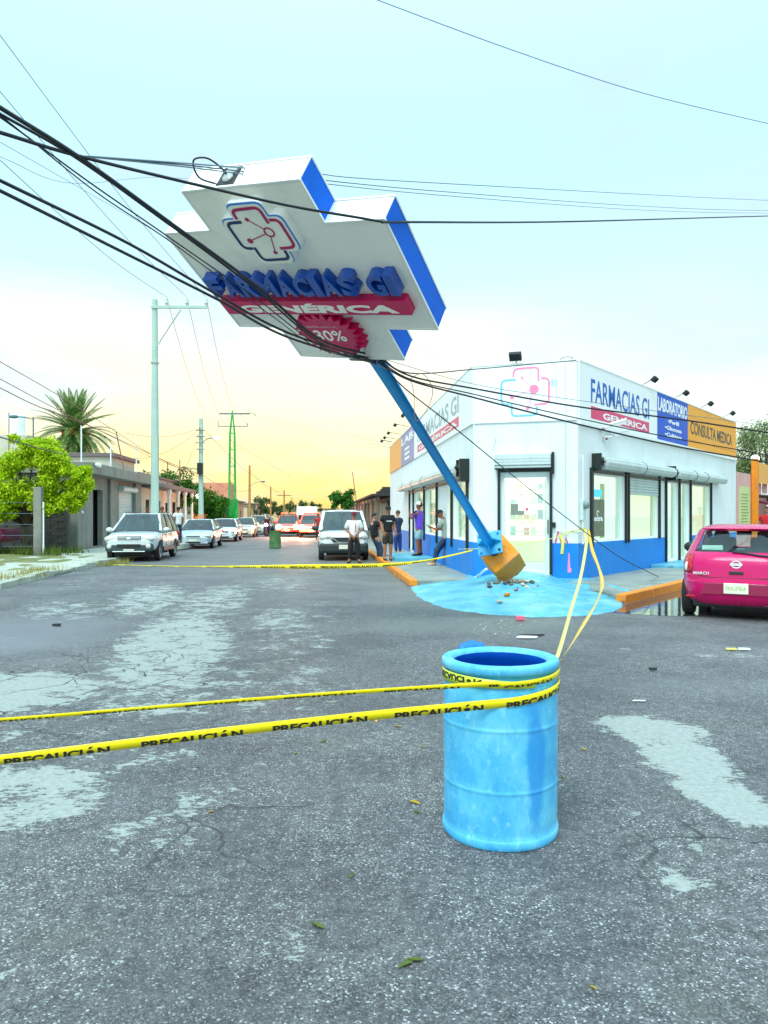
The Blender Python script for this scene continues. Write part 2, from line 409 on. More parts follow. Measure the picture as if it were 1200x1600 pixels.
    # pale worn seal patches
    blobs = [(-4.6, 14.5, 0.9, 4.0, 13, .72), (-2.6, 9.2, 0.95, 4.2, 12, .82), (-3.2, 14.0, 0.9, 4.5, 6, .66), (-3.55, 6.7, 1.25, 1.15, 0, .95), (-1.9, 6.3, .8, .8, 0, .62), (-5.4, 12.5, 1.0, 2.2, 25, .60), (-2.15, 4.25, .7, .8, 20, .78), (-1.6, 4.9, .7, .5, 30, .5), (-1.9, 3.0, .5, .35, 0, .46), (-3.0, 3.6, .9, .6, 0, .55), (-0.9, 4.4, .4, .7, 0, .46), (-1.2, 9.6, .8, 2.0, 10, .5),
             (-1.15, 3.85, .35, .6, -20, .55), (-1.1, 7.2, 1.1, 1.8, 15, .50), (-2.9, 5.4, 1.2, .6, 0, .45), (-0.2, 5.4, .5, .5, 0, .38), (-0.35, 2.75, .18, .14, 0, .62), (-1.4, 2.55, .2, .12, 0, .5), (3.95, 8.45, .6, .22, 0, .6), (3.0, 8.9, .5, .15, 0, .5),
             (2.0, 5.55, .48, .48, 0, 1.0), (1.98, 4.85, .36, .55, 0, 1.1), (1.93, 4.2, .26, .48, 0, 1.1), (1.31, 3.26, .17, .10, 10, 1.0), (1.5, 3.55, .11, .11, 0, .95), (1.42, 3.78, .10, .09, 0, .9), (1.36, 3.95, .08, .08, 0, .8), (-5.2, 9.6, 1.2, .6, 0, .6), (-1.6, 11.5, .7, 2.2, 8, .62), (-2.4, 17.5, 1.0, 3.0, 8, .55), (0.95, 6.6, .3, .9, 0, .5), (1.9, 11.3, 1.4, .7, 0, .42), (-0.9, 12.5, .7, 2.5, 10, .40), (-7.2, 17.5, 1.2, 3, 10, .4)]
    bl = blob_mask(nt, P, blobs)
    pn = noise(3.2, 10, 0.74, dist=0.3)
    mpa = N(nt, 'ShaderNodeMapping', inputs={'Scale': (1.0, 2.2, 1.0)}); L(P, mpa.inputs[0]); pn2 = noise(12, 8, 0.75, src=mpa.outputs[0])
    s1_ = N(nt, 'ShaderNodeMapRange', clamp=False, inputs={1: 0.5, 2: 0.66, 3: 0.0, 4: 0.36}); L(pn, s1_.inputs[0]); a1 = N(nt, 'ShaderNodeMath', operation='ADD'); L(s1_.outputs[0], a1.inputs[0]); L(bl, a1.inputs[1])
    s2_ = N(nt, 'ShaderNodeMapRange', clamp=False, inputs={1: 0.5, 2: 0.66, 3: 0.0, 4: 0.30}); L(pn2, s2_.inputs[0]); a2 = N(nt, 'ShaderNodeMath', operation='ADD'); L(s2_.outputs[0], a2.inputs[0]); L(a1.outputs[0], a2.inputs[1])
    pk = N(nt, 'ShaderNodeMapRange', inputs={1: 0.60, 2: 0.66, 3: 0.0, 4: 1.0}); L(a2.outputs[0], pk.inputs[0])
    pcol = noise(26, 7, 0.7); rp = ramp(nt, [(0.25, (0.22, 0.245, 0.225, 1)), (0.6, (0.36, 0.395, 0.365, 1)), (0.8, (0.44, 0.47, 0.43, 1))]); L(pcol, rp.inputs[0])
    m5 = N(nt, 'ShaderNodeMixRGB'); L(pk.outputs[0], m5.inputs[0]); L(m4.outputs[0], m5.inputs[1]); L(rp.outputs[0], m5.inputs[2])
    # cracks
    dn = noise(2.0, 4); dv = N(nt, 'ShaderNodeVectorMath', operation='MULTIPLY_ADD', inputs={1: (0.6, 0.6, 0)}); 
    nco = N(nt, 'ShaderNodeTexNoise', inputs={'Scale': 2.2, 'Detail': 5.0}); L(P, nco.inputs[0])
    L(nco.outputs['Color'], dv.inputs[0]); L(P, dv.inputs[2])
    vc = N(nt, 'ShaderNodeTexVoronoi', feature='DISTANCE_TO_EDGE', inputs={'Scale': 1.35}); L(dv.outputs[0], vc.inputs[0])
    ck = N(nt, 'ShaderNodeMapRange', inputs={1: 0.004, 2: 0.014, 3: 1.0, 4: 0.0}); L(vc.outputs['Distance'], ck.inputs[0])
    cmk = blob_mask(nt, P, [(-2.9, 7.0, 2.4, 2.4, 0, 1), (1.75, 3.4, .7, .7, 0, 1), (-3.5, 13, 3, 5, 0, .8), (-0.75, 3.8, .5, 1.0, -15, .8), (1.5, 12.5, 4, 1.0, 0, .7)])
    cm_ = N(nt, 'ShaderNodeMath', operation='MULTIPLY'); L(ck.outputs[0], cm_.inputs[0]); L(cmk, cm_.inputs[1])
    m6 = N(nt, 'ShaderNodeMixRGB', inputs={2: (0.028, 0.032, 0.034, 1)}); L(cm_.outputs[0], m6.inputs[0]); L(m5.outputs[0], m6.inputs[1])
    # lighter dusty ground far off and round the broken base
    du = blob_mask(nt, P, [(1.2, 10.9, 2.0, .9, 0, .45), (-1.5, 30, 6, 12, 0, .30), (.6, 16, 1.0, 4, 0, .3), (-.6, 55, 8, 24, 0, .35)])
    m7 = N(nt, 'ShaderNodeMixRGB', inputs={2: (0.23, 0.24, 0.205, 1)}); L(du, m7.inputs[0]); L(m6.outputs[0], m7.inputs[1])
    # smooth bluish patch at the left
    sm = blob_mask(nt, P, [(-5.0, 10.0, 1.5, 1.9, 0, .9), (3.1, 6.9, 1.2, .5, 0, .3)])
    m8 = N(nt, 'ShaderNodeMixRGB', inputs={2: (0.18, 0.19, 0.205, 1)}); L(sm, m8.inputs[0]); L(m7.outputs[0], m8.inputs[1])
    L(m8.outputs[0], b.inputs['Base Color'])
    rr = N(nt, 'ShaderNodeMapRange', inputs={1: 0.3, 2: 0.7, 3: 0.52, 4: 0.8}); L(big, rr.inputs[0]); L(rr.outputs[0], b.inputs['Roughness'])
    # relief
    vh = N(nt, 'ShaderNodeMath', operation='MULTIPLY_ADD', inputs={1: -1.0, 2: 0.6}); L(vo.outputs['Distance'], vh.inputs[0])
    bs = N(nt, 'ShaderNodeMath', operation='MULTIPLY'); L(inv.outputs[0], bs.inputs[0]); bs.inputs[1].default_value = 0.8
    ip = N(nt, 'ShaderNodeMath', operation='MULTIPLY_ADD', inputs={1: -0.7, 2: 1.0}); L(pk.outputs[0], ip.inputs[0])
    bs2 = N(nt, 'ShaderNodeMath', operation='MULTIPLY'); L(bs.outputs[0], bs2.inputs[0]); L(ip.outputs[0], bs2.inputs[1])
    bp = N(nt, 'ShaderNodeBump', inputs={'Distance': 0.006}); L(vh.outputs[0], bp.inputs['Height']); L(bs2.outputs[0], bp.inputs['Strength'])
    hh = N(nt, 'ShaderNodeMath', operation='SUBTRACT'); L(pk.outputs[0], hh.inputs[0]); L(cm_.outputs[0], hh.inputs[1])
    bp2 = N(nt, 'ShaderNodeBump', inputs={'Distance': 0.006, 'Strength': 0.5}); L(hh.outputs[0], bp2.inputs['Height']); L(bp.outputs[0], bp2.inputs['Normal'])
    L(bp2.outputs[0], b.inputs['Normal'])
    return m
DL = Vector((-0.0863, 0.9963, 0))          # the street runs away along this direction
DR = Vector((0.621, 0.784, 0)).normalized()   # the side street
NR = Vector((DR.y, -DR.x, 0))
def leftx(Y): return -7.03-0.0866*Y        # left kerb line
earth = pm('earth', lin(128, 128, 96), 0.95, 0.25, 0.6, 0.4, 8, dirt=lin(90, 104, 58), dscale=0.8, damt=0.8)
g = MB(); g.poly([(-900, -60, -0.02), (900, -60, -0.02), (900, 1600, -0.02), (-900, 1600, -0.02)])
tag(g.build('ground', earth), kind='structure')
us = [0, .4]+[.4+.13*i for i in range(1, 118)]+[17, 20, 26, 36, 52]
ys = [-12, -6, -2, 0]+[1+.13*i for i in range(0, 130)]+[18+.5*i for i in range(0, 40)]+[38+4*i for i in range(0, 14)]+[100, 140, 200, 300, 420]
g = MB()
for Y in ys:
    for u in us: g.av([(leftx(Y)+u if Y < 62 or u <= 17 else leftx(Y)+17+(u-17)*.1, Y, 0)])
nu = len(us)
for j in range(len(ys)-1):
    for i in range(nu-1): q = j*nu+i; g.af([(q, q+1, q+nu+1, q+nu)])
road = tag(g.build('road', asphalt_material()), kind='structure')
co = np.array([(v.x, v.y) for v in g.v])
for nm, blobs in ROAD_MASKS.items():
    acc = np.zeros(len(co))
    for (x, y, rx, ry, ang, st) in blobs:
        a = math.radians(ang); d = co-np.array([x, y]); lx = (d[:, 0]*math.cos(a)+d[:, 1]*math.sin(a))/rx; ly = (-d[:, 0]*math.sin(a)+d[:, 1]*math.cos(a))/ry
        t = np.clip((np.hypot(lx, ly)-.35)/1.0, 0, 1); acc = np.maximum(acc, st*(1-t*t*(3-2*t)))
    at_ = road.data.attributes.new(nm, 'FLOAT', 'POINT'); at_.data.foreach_set('value', acc.astype(np.float32))

def slab(poly, z0, z1): 
    m = MB(); m.prism([(p[0], p[1]) for p in poly], z0, z1); return m
# left pavement with broken kerb stones
lp = [(leftx(16.0)-0.22, 16.0), (leftx(60)-0.22, 60), (leftx(60)-3.3, 60), (leftx(28)-3.4, 28), (leftx(22)-4.2, 22), (leftx(16)-4.5, 16)]
left_pav = tag(slab(lp, -0.05, 0.12).build('left_pavement', pale_concrete, bevel=0.015), kind='structure')
verge = pm('verge', lin(112, 118, 70), 0.95, 0.3, 3, 0.6, 20, dirt=lin(150, 140, 100), dscale=3, damt=0.8)
vm = MB()
for i in range(26):
    for j in range(12):
        pass
vg = MB(); NX, NY = 30, 24
for j in range(NY+1):
    for i in range(NX+1):
        Y = 8+j*20/NY; X = leftx(Y)-0.25-(i/NX)**1.3*16
        vg.av([(X, Y, 0.02+0.10*min(1, i/4)*(0.6+0.8*random.random()) if i else 0.0)])
for j in range(NY):
    for i in range(NX):
        q = j*(NX+1)+i; vg.af([(q, q+NX+1, q+NX+2, q+1)])
tag(vg.build('verge', verge, smooth='all'), kind='structure')
k = MB()
kerbL = tag(slab([(leftx(60)-.2, 60), (leftx(16.4)-.2, 16.4), (leftx(16.4)-.02, 16.4), (leftx(60)-.02, 60)], -0.05, 0.06).build('left_kerb', concrete), kind='structure')
Y = 16.2
while Y < 44:
    ln = 1.0; j = random.uniform(-.025, .025); h = 0.14+random.uniform(-.04, .03)
    if Y > 17.5 and random.random() < .12: Y += ln+.03; continue
    c = Vector((leftx(Y+ln/2)-.10+j, Y+ln/2, h/2-.01))
    M = Matrix.Rotation(math.atan2(-DL.x, DL.y)+random.uniform(-.03, .03), 4, 'Z') @ Matrix.Rotation(random.uniform(-.03, .03), 4, 'X')
    MB().cbox(c, (.2, ln-.03, h+.04), M).build('kerb_stone', pale_concrete, kerbL, bevel=.015)
    Y += ln+.02
# pavements in front of the shop: flags along both faces
A0 = Vector((2.13, 17.6, 0)); A1 = Vector((4.43, 16.9, 0))     # the two corners of the cut-off shop corner
K0 = Vector((.57, 16.5, 0))                                     # where the street kerb ends
def lk(t): return K0+DL*t
R0 = Vector((4.40, 13.45, 0))
def rk(t): return R0+DR*t
pav_mat = pm('pavement_wet', lin(150, 158, 150), 0.55, 0.22, 1.8, 0.25, 30, dirt=lin(88, 98, 98), dscale=1.3, damt=0.8)
NLW = Vector((-0.9963, -0.0863, 0))
sp_ = slab([lk(0.1)-NLW*0.18, lk(40)-NLW*0.18, A0+DL*41, A0+DL*0.02, A0-Vector((.05, .75, 0))], -0.05, 0.14)
street_pav = tag(sp_.build('street_pavement', pav_mat), kind='structure')
sp_ = slab([rk(0.1)-NR*.18, rk(.8)-NR*1.0, A1+DR*.55, A1+DR*26, rk(28)-NR*.18], -0.05, 0.14)
side_pav = tag(sp_.build('side_pavement', pav_mat), kind='structure')
for nm, fn, dr, n0, cnt, par in (('flag', lk, DL, -NLW, 12, street_pav), ('flag', rk, DR, -NR, 9, side_pav)):
    for i in range(cnt):
        t0 = 0.35+i*1.5
        if par is side_pav and i == 0: continue
        for j in range(1):
            a = fn(t0)+n0*0.2; bq = fn(t0+1.47)+n0*0.2
            wd = 1.28 if par is street_pav else 1.75
            poly = [a, bq, bq+n0*wd, a+n0*wd]
            if par is street_pav: poly = [p for p in poly]
            f = slab(poly[::-1] if par is street_pav else poly, 0.13, 0.150+random.uniform(0, .004))
            f.build(nm, pav_mat, par, bevel=.006, fix=True)
kerbR = tag(slab([lk(30), lk(0)-NLW*.0, lk(0)-NLW*.1, lk(30)-NLW*.1], -.05, .05).build('street_kerb', concrete), kind='structure')
kerbS = tag(slab([rk(0)-NR*.1, rk(28)-NR*.1, rk(28)-NR*.02, rk(0)-NR*.02], -.05, .05).build('side_kerb', concrete), kind='structure')
for fn, nn, ln, cnt, par in ((lk, -NLW, 1.9, 15, kerbR), (rk, -NR, 1.5, 13, kerbS)):
    for i in range(cnt):
        a = fn(i*ln); bq = fn((i+1)*ln-.025)
        poly = [a, bq, bq+nn*.19, a+nn*.19]
        if fn is lk: poly = poly[::-1]
        slab(poly, -.04, .165+random.uniform(-.006, .006)).build('kerb_stone', orange_paint, par, bevel=.02, fix=True)

# the blue painted ramp that fans out from the shop door
ramp_mat = bpy.data.materials.new('ramp_paint'); ramp_mat.use_nodes = True
_n = ramp_mat.node_tree; _b = _n.nodes['Principled BSDF']; _L = _n.links.new
_g = N(_n, 'ShaderNodeNewGeometry')
_n1 = N(_n, 'ShaderNodeTexNoise', inputs={'Scale': 1.4, 'Detail': 8.0, 'Roughness': 0.65}); _L(_g.outputs['Position'], _n1.inputs[0])
_r1 = ramp(_n, [(0.3, lin(56, 146, 180)), (0.5, lin(88, 180, 204)), (0.72, lin(146, 202, 212))]); _L(_n1.outputs[0], _r1.inputs[0])
_nc = N(_n, 'ShaderNodeTexNoise', inputs={'Scale': 1.6, 'Detail': 4.0}); _L(_g.outputs['Position'], _nc.inputs[0])
_dv = N(_n, 'ShaderNodeVectorMath', operation='MULTIPLY_ADD', inputs={1: (1.0, 1.0, 0)}); _L(_nc.outputs['Color'], _dv.inputs[0]); _L(_g.outputs['Position'], _dv.inputs[2])
_vc = N(_n, 'ShaderNodeTexVoronoi', feature='DISTANCE_TO_EDGE', inputs={'Scale': 0.62}); _L(_dv.outputs[0], _vc.inputs[0])
_ck = N(_n, 'ShaderNodeMapRange', inputs={1: 0.0, 2: 0.012, 3: 0.55, 4: 0.0}); _L(_vc.outputs['Distance'], _ck.inputs[0])
_mx = N(_n, 'ShaderNodeMixRGB', inputs={2: lin(20, 84, 120)}); _L(_ck.outputs[0], _mx.inputs[0]); _L(_r1.outputs[0], _mx.inputs[1])
_n2 = N(_n, 'ShaderNodeTexNoise', inputs={'Scale': 5.0, 'Detail': 9.0, 'Roughness': 0.7}); _L(_g.outputs['Position'], _n2.inputs[0])
_r2 = ramp(_n, [(0.52, (0, 0, 0, 1)), (0.66, (.75, .75, .75, 1))]); _L(_n2.outputs[0], _r2.inputs[0])
_mx2 = N(_n, 'ShaderNodeMixRGB', inputs={2: lin(134, 168, 166)}); _L(_r2.outputs[0], _mx2.inputs[0]); _L(_mx.outputs[0], _mx2.inputs[1])
_L(_mx2.outputs[0], _b.inputs['Base Color']); _b.inputs['Roughness'].default_value = 0.45
_bp = N(_n, 'ShaderNodeBump', inputs={'Distance': 0.03, 'Strength': 0.5}); _L(_n1.outputs[0], _bp.inputs['Height']); _L(_bp.outputs[0], _b.inputs['Normal'])
outer = catmull([(0.52, 17.6, 0), (0.56, 16.55, 0), (0.62, 15.2, 0), (0.78, 13.6, 0), (1.3, 12.35, 0), (2.0, 11.75, 0), (2.7, 11.6, 0), (3.4, 11.9, 0), (4.0, 12.55, 0), (4.38, 13.5, 0), (4.75, 14.1, 0)], 6)
inner = [A0+Vector((-.03, .5, 0)), A0+Vector((-.012, 0, 0)), A0.lerp(A1, .33), A0.lerp(A1, .5), A0.lerp(A1, .72), A1+Vector((0, -.012, 0)), A1+DR*.5]
def along(pl, t):
    ls = [(pl[i+1]-pl[i]).length for i in range(len(pl)-1)]; s = t*sum(ls)
    for i, l_ in enumerate(ls):
        if s <= l_ or i == len(ls)-1: return pl[i].lerp(pl[i+1], min(1, s/l_))
        s -= l_
base_pt = Vector((2.62, 14.6, 0))
rmb = MB(); NU, NV = 72, 36
for i in range(NU+1):
    u = i/NU; po = along(outer, u); pi = along(inner, u)
    for j in range(NV+1):
        v = j/NV
        p = po.lerp(pi, v)
        hi = 0.165+0.14*max(0, math.sin(PI*min(1, max(0, (u-.22)/.5))))**.8
        h = 0.012+(hi-0.012)*(v**.75)
        if u < .1: h = max(h, 0.012+0.145*min(1, v*14)*(1-u/.1))
        if u > .93: h = max(h, 0.012+0.145*min(1, v*14)*((u-.93)/.07))
        d = (p-base_pt).length
        h += 0.10*math.exp(-(d/.7)**2)*(1 if v < 1 else 0)
        from mathutils import noise as mn
        ang = math.atan2(p.y-base_pt.y, p.x-base_pt.x)
        h += (mn.noise(Vector((p.x*1.7, p.y*1.7, 0)))*.035+mn.noise(Vector((p.x*5, p.y*5, 3)))*.012+.022*abs(math.sin(ang*3.5+.6))*math.exp(-d/1.6))*min(1, v*3)*min(1, (1-v)*5)
        if 0 < i < NU and j <= 3: jt = mn.noise(Vector((i*.45, 2.2, 0)))*.16+mn.noise(Vector((i*1.7, 7.2, 0)))*.06; p = p+(pi-po).normalized()*jt*(1-j/4)
        if j == 0: h = -0.03
        rmb.av([(p.x, p.y, h)])
for i in range(NU):
    for j in range(NV):
        q = i*(NV+1)+j; rmb.af([(q, q+NV+1, q+NV+2, q+1)])
tag(rmb.build('corner_ramp', ramp_mat, smooth='all'), kind='structure')
def ramp_z(x, y):
    best = (1e9, 0)
    for p in rmb.v:
        d = (p.x-x)**2+(p.y-y)**2
        if d < best[0]: best = (d, p.z)
    return best[1]
# raised blue step at the street-side door
stp = MB(); a = A0+DL*6.0; stp.prism([(q.x, q.y) for q in (a+NLW*1.25, a+NLW*.01, a+DL*3.2+NLW*.01, a+DL*3.2+NLW*1.25)], 0.10, 0.27)
tag(stp.build('door_step', ramp_mat, bevel=.02, fix=True), kind='structure')
stp = MB(); a = A1+DR*4.9; stp.prism([(q.x, q.y) for q in (a+NR*.01, a+NR*1.0, a+DR*3.0+NR*1.0, a+DR*3.0+NR*.01)], 0.10, 0.24)
tag(stp.build('side_step', ramp_mat, bevel=.02, fix=True), kind='structure')
# puddle along the side-street kerb
water = pm('puddle_water', (0.05, 0.055, 0.055), 0.05, 0.1, 3, 0.06, 5, spec=1.0)
water.node_tree.nodes['Principled BSDF'].inputs['IOR'].default_value = 1.6
pc = [(3.75, 12.2), (4.25, 13.1), (4.45, 13.42), (7.6, 17.4), (8.3, 17.4), (7.4, 14.6), (7.5, 12.6), (6.8, 11.7), (5.9, 11.55), (5.2, 11.9), (4.6, 11.75)]
pc = catmull([(x, y, 0) for x, y in pc+[pc[0]]], 5)[:-1]
pm_ = MB(); pm_.poly([(p.x+random.uniform(-.03, .03), p.y+random.uniform(-.03, .03), 0.004) for p in pc])
tag(pm_.build('puddle', water), kind='structure')
# ------------------------------------------------------------------ the pharmacy
def frame(o, x, n):
    x = x.normalized(); n = n.normalized(); M = Matrix.Identity(4)
    for i, v in enumerate((x, Vector((0, 0, 1)), n)):
        for r in range(3): M[r][i] = v[r]
    for r in range(3): M[r][3] = o[r]
    return M
HT = 5.12
LLEN, RLEN = 20.9, 14.6
B0 = A0+DL*LLEN; C1 = A1+DR*RLEN
FL = frame(B0, -DL, Vector((-0.9963, -0.0863, 0)))
cdir = (A1-A0); CLEN = cdir.length
FC = frame(A0, cdir, Vector((cdir.y, -cdir.x, 0)))
FR = frame(A1, DR, NR)
def lxy(px, py):      # photo pixel on the street face -> (x along from far end, height)
    kk = (px-CX)/FPX; t = (A0.x-A0.y*kk)/(-DL.x+DL.y*kk); Yd = A0.y+DL.y*t
    return LLEN-t, CH-(py-CY)*Yd/FPX
def rxy(px, py):
    kk = (px-CX)/FPX; t = (kk*A1.y-A1.x)/(DR.x-kk*DR.y); Yd = A1.y+DR.y*t
    return t, CH-(py-CY)*Yd/FPX
def cxy(px, py):
    kk = (px-CX)/FPX; c = cdir.normalized(); t = (kk*A0.y-A0.x)/(c.x-kk*c.y); Yd = A0.y+c.y*t
    return t, CH-(py-CY)*Yd/FPX
shop = thing('pharmacy', 'white corner pharmacy with blue dado, orange end panels and glass door behind the leaning sign', 'building', (3.2, 18, 0))
def wall(M, ln, ht, th, holes, name, m, par, z0=0.0):
    xs = sorted({0, ln, *[h[0] for h in holes], *[h[1] for h in holes]}); zs = sorted({z0, ht, *[h[2] for h in holes], *[h[3] for h in holes]})
    mb = MB(M)
    solid = lambda i, j: 0 <= i < len(xs)-1 and 0 <= j < len(zs)-1 and not any(h[0]-1e-6 <= xs[i] < h[1]-1e-6 and h[2]-1e-6 <= zs[j] < h[3]-1e-6 for h in holes)
    for i in range(len(xs)-1):
        for j in range(len(zs)-1):
            if not solid(i, j): continue
            a, b, c, d = xs[i], xs[i+1], zs[j], zs[j+1]
            mb.poly([(a, c, 0), (b, c, 0), (b, d, 0), (a, d, 0)]); mb.poly([(a, c, -th), (a, d, -th), (b, d, -th), (b, c, -th)])
            if not solid(i-1, j): mb.poly([(a, c, 0), (a, d, 0), (a, d, -th), (a, c, -th)])
            if not solid(i+1, j): mb.poly([(b, c, 0), (b, c, -th), (b, d, -th), (b, d, 0)])
            if not solid(i, j-1): mb.poly([(a, c, 0), (a, c, -th), (b, c, -th), (b, c, 0)])
            if not solid(i, j+1): mb.poly([(a, d, 0), (b, d, 0), (b, d, -th), (a, d, -th)])
    return mb.build(name, m, par, world=True)
DADO = 0.97
# openings
lw = [(lxy(662.5, 0)[0]-.0, lxy(648.5, 0)[0]), (lxy(665.5, 0)[0], lxy(682.5, 0)[0]), (lxy(699, 0)[0], lxy(706, 0)[0]), (lxy(709, 0)[0], lxy(730.5, 0)[0])]
lw = [(min(a), max(a)) for a in lw]
ldoor = (lxy(641.5, 0)[0], lxy(646.5, 0)[0])
LT = 2.50
lholes = [(a, b, DADO+.02, LT) for a, b in lw]+[(ldoor[0], ldoor[1], .28, LT)]
rw1 = (rxy(925, 0)[0], rxy(974, 0)[0]); rw2 = (rxy(982, 0)[0], rxy(1027.5, 0)[0]); rd = (rxy(1040.5, 0)[0], rxy(1059, 0)[0]); rd2 = (rxy(1061.5, 0)[0], rxy(1076, 0)[0]); rw3 = (rxy(1080.5, 0)[0], rxy(1108, 0)[0])
RT = 2.62
rholes = [(rw1[0], rw1[1], .98, RT), (rw2[0], rw2[1], .98, RT), (rd[0], rd[1], .26, RT), (rd2[0], rd2[1], .26, RT), (rw3[0], rw3[1], .98, RT)]
cd0, cd1 = cxy(781, 0)[0], cxy(860, 0)[0]
CT = 2.62
choles = [(cd0, cd1, .31, CT)]
wall(FL, LLEN, HT, .2, lholes, 'wall', white_wall, shop)
wall(FC, CLEN, HT, .2, choles, 'wall', white_wall, shop)
wall(FR, RLEN, HT, .2, rholes, 'wall', white_wall, shop)
m = MB(); B1 = B0+Vector((9, 0, 0)); C2 = C1+Vector((-3, 6, 0))
m.prism([(p.x, p.y) for p in (B0+Vector((.2, -.05, 0)), A0+Vector((.25, .15, 0)), A1+Vector((-.1, .25, 0)), C1+Vector((-.15, .05, 0)), B0+Vector((10, -3, 0)))], 4.55, 4.7)
m.build('roof', concrete, shop, world=True, fix=True)
for a, b in ((B0, B0+Vector((10, -3, 0))), (C1, B0+Vector((10, -3, 0)))):
    d = (b-a).normalized(); n = Vector((d.y, -d.x, 0)); m = MB()
    m.prism([(p.x, p.y) for p in (a+d*.22, b, b+n*.2, a+d*.22+n*.2)], 0, HT-.02); m.build('wall', white_wall, shop, world=True, fix=True)
def plates(M, name, m, x0, x1, z0, z1, d, par=None, holes=(), base=0.0):
    return wall(M @ Matrix.Translation((0, 0, base+d)), 1, 1, d, [], name, m, par or shop) if False else _pl(M, name, m, x0, x1, z0, z1, d, par or shop, base)
def _pl(M, name, m, x0, x1, z0, z1, d, par, base):
    return MB(M).box(x0, x1, z0, z1, base, base+d).build(name, m, par, world=True)
def dado(M, ln, cuts):
    xs = [0]+[c for cc in cuts for c in cc]+[ln]
    for i in range(0, len(xs), 2):
        _pl(M, 'dado', dado_blue, xs[i]+.001, xs[i+1]-.001, 0, DADO, .008, shop, 0.001)
dado(FL, LLEN, [(ldoor[0]-.05, ldoor[1]+.05)]); dado(FC, CLEN, [(cd0-.03, cd1+.03)]); dado(FR, RLEN, [(rd[0]-.05, rd2[1]+.05)])
# parapet banner panels
def bz(M, x0, x1, m, z0=3.79, z1=HT+.02, d=.035, name='banner'): return _pl(M, name, m, x0, x1, z0, z1, d, shop, 0.002)
xs = [0, lxy(629, 0)[0], lxy(648, 0)[0], LLEN-.02]
xa, xb = lxy(628, 0)[0], lxy(648.5, 0)[0]
bz(FL, .02, xa-.01, pm('orange_faded', lin(250, 176, 96), .5, .06)); bz(FL, xa, xb-.01, pm('panel_lilac', lin(150, 150, 190), .5, .06)); bz(FL, xb, LLEN-.02, panel_white)
bz(FC, .02, CLEN*.56, panel_white); bz(FC, CLEN*.56+.006, CLEN*.80, panel_white); bz(FC, CLEN*.80+.006, CLEN-.02, panel_white)
xc, xd, xe = rxy(1025, 0)[0], rxy(1073, 0)[0], RLEN-.15
bz(FR, .02, xc-.01, panel_white); bz(FR, xc, xd-.01, panel_blue); bz(FR, xd, xe, orange_panel)
_pl(FR, 'banner_rail', white_paint, .02, xe, 3.70, 3.785, .06, shop, .002)
m = MB(FR); m.box(.02, xe, HT+.02, HT+.05, -.22, .05); m.build('coping', white_paint, shop, world=True)
m = MB(FC); m.box(.02, CLEN-.02, HT+.02, HT+.05, -.22, .05); m.build('coping', white_paint, shop, world=True)
m = MB(FL); m.box(.02, LLEN-.02, HT+.02, HT+.05, -.22, .05); m.build('coping', white_paint, shop, world=True)
D = .038
def lettering(M, txt, x, y, w, h, m, bold=0.0, z=D, depth=.004, name='lettering', par=None, res=3):
    mb = MB(M); add_text(mb, txt, x, y, w, h, z, depth, bold, res=res); return mb.build(name, m, par or shop, world=True)
# side-street face
x0, zt = rxy(921, 588); x1, _z = rxy(1012, 650)
lettering(FR, 'FARMACIAS GI', x0, 4.28, x1-x0, .56, print_blue, .012)
_pl(FR, 'name_bar', print_pink, x0-.0, x1, 3.90, 4.19, .004, shop, D)
lettering(FR, 'GENÉRICA', x0+(x1-x0)*.18, 3.945, (x1-x0)*.78, .20, panel_white, .03, D+.005)
w_ = xd-xc
lettering(FR, 'LABORATORIO', xc+.06, 4.62, w_-.14, .40, panel_white, .03)
for i, (tx, ww) in enumerate((('•Perfil', .36), ('•Glucosa', .55), ('•Cultivos', .55))):
    lettering(FR, tx, xc+w_*(.5-ww/2), 4.34-i*.2, w_*ww, .12, panel_white, .03)
x0, _z = rxy(1077, 660); x1, _z = rxy(1142, 690)
lettering(FR, 'CONSULTA MEDICA', x0, 4.22, x1-x0, .42, dark_print, .02)
_pl(FR, 'banner_seam', orange_paint, xd+.02, xe-.02, 4.78, 4.785, .003, shop, D); _pl(FR, 'banner_seam', pm('seam_brown', lin(190, 100, 20)), xd+.02, xe-.02, 4.02, 4.03, .003, shop, D)
# street face
x0, _z = lxy(654, 690); x1, _z = lxy(719, 620)
lettering(FL, 'FARMACIAS GI', x0, 4.30, x1-x0, .50, pm('faded_print', lin(166, 184, 190)), .02)
_pl(FL, 'name_bar', pm('faded_red', lin(232, 110, 130)), x0, x1, 3.94, 4.20, .004, shop, D)
lettering(FL, 'GENÉRICA', x0+.4, 3.98, x1-x0-.6, .18, panel_white, .03, D+.005)
lettering(FL, 'LAB', xa+.2, 4.66, xb-xa-.5, .3, panel_white, .03)
for i in range(3): _pl(FL, 'printed_line', panel_white, xa+(xb-xa)*.3, xa+(xb-xa)*.66, 4.36-i*.2, 4.46-i*.2, .004, shop, D)
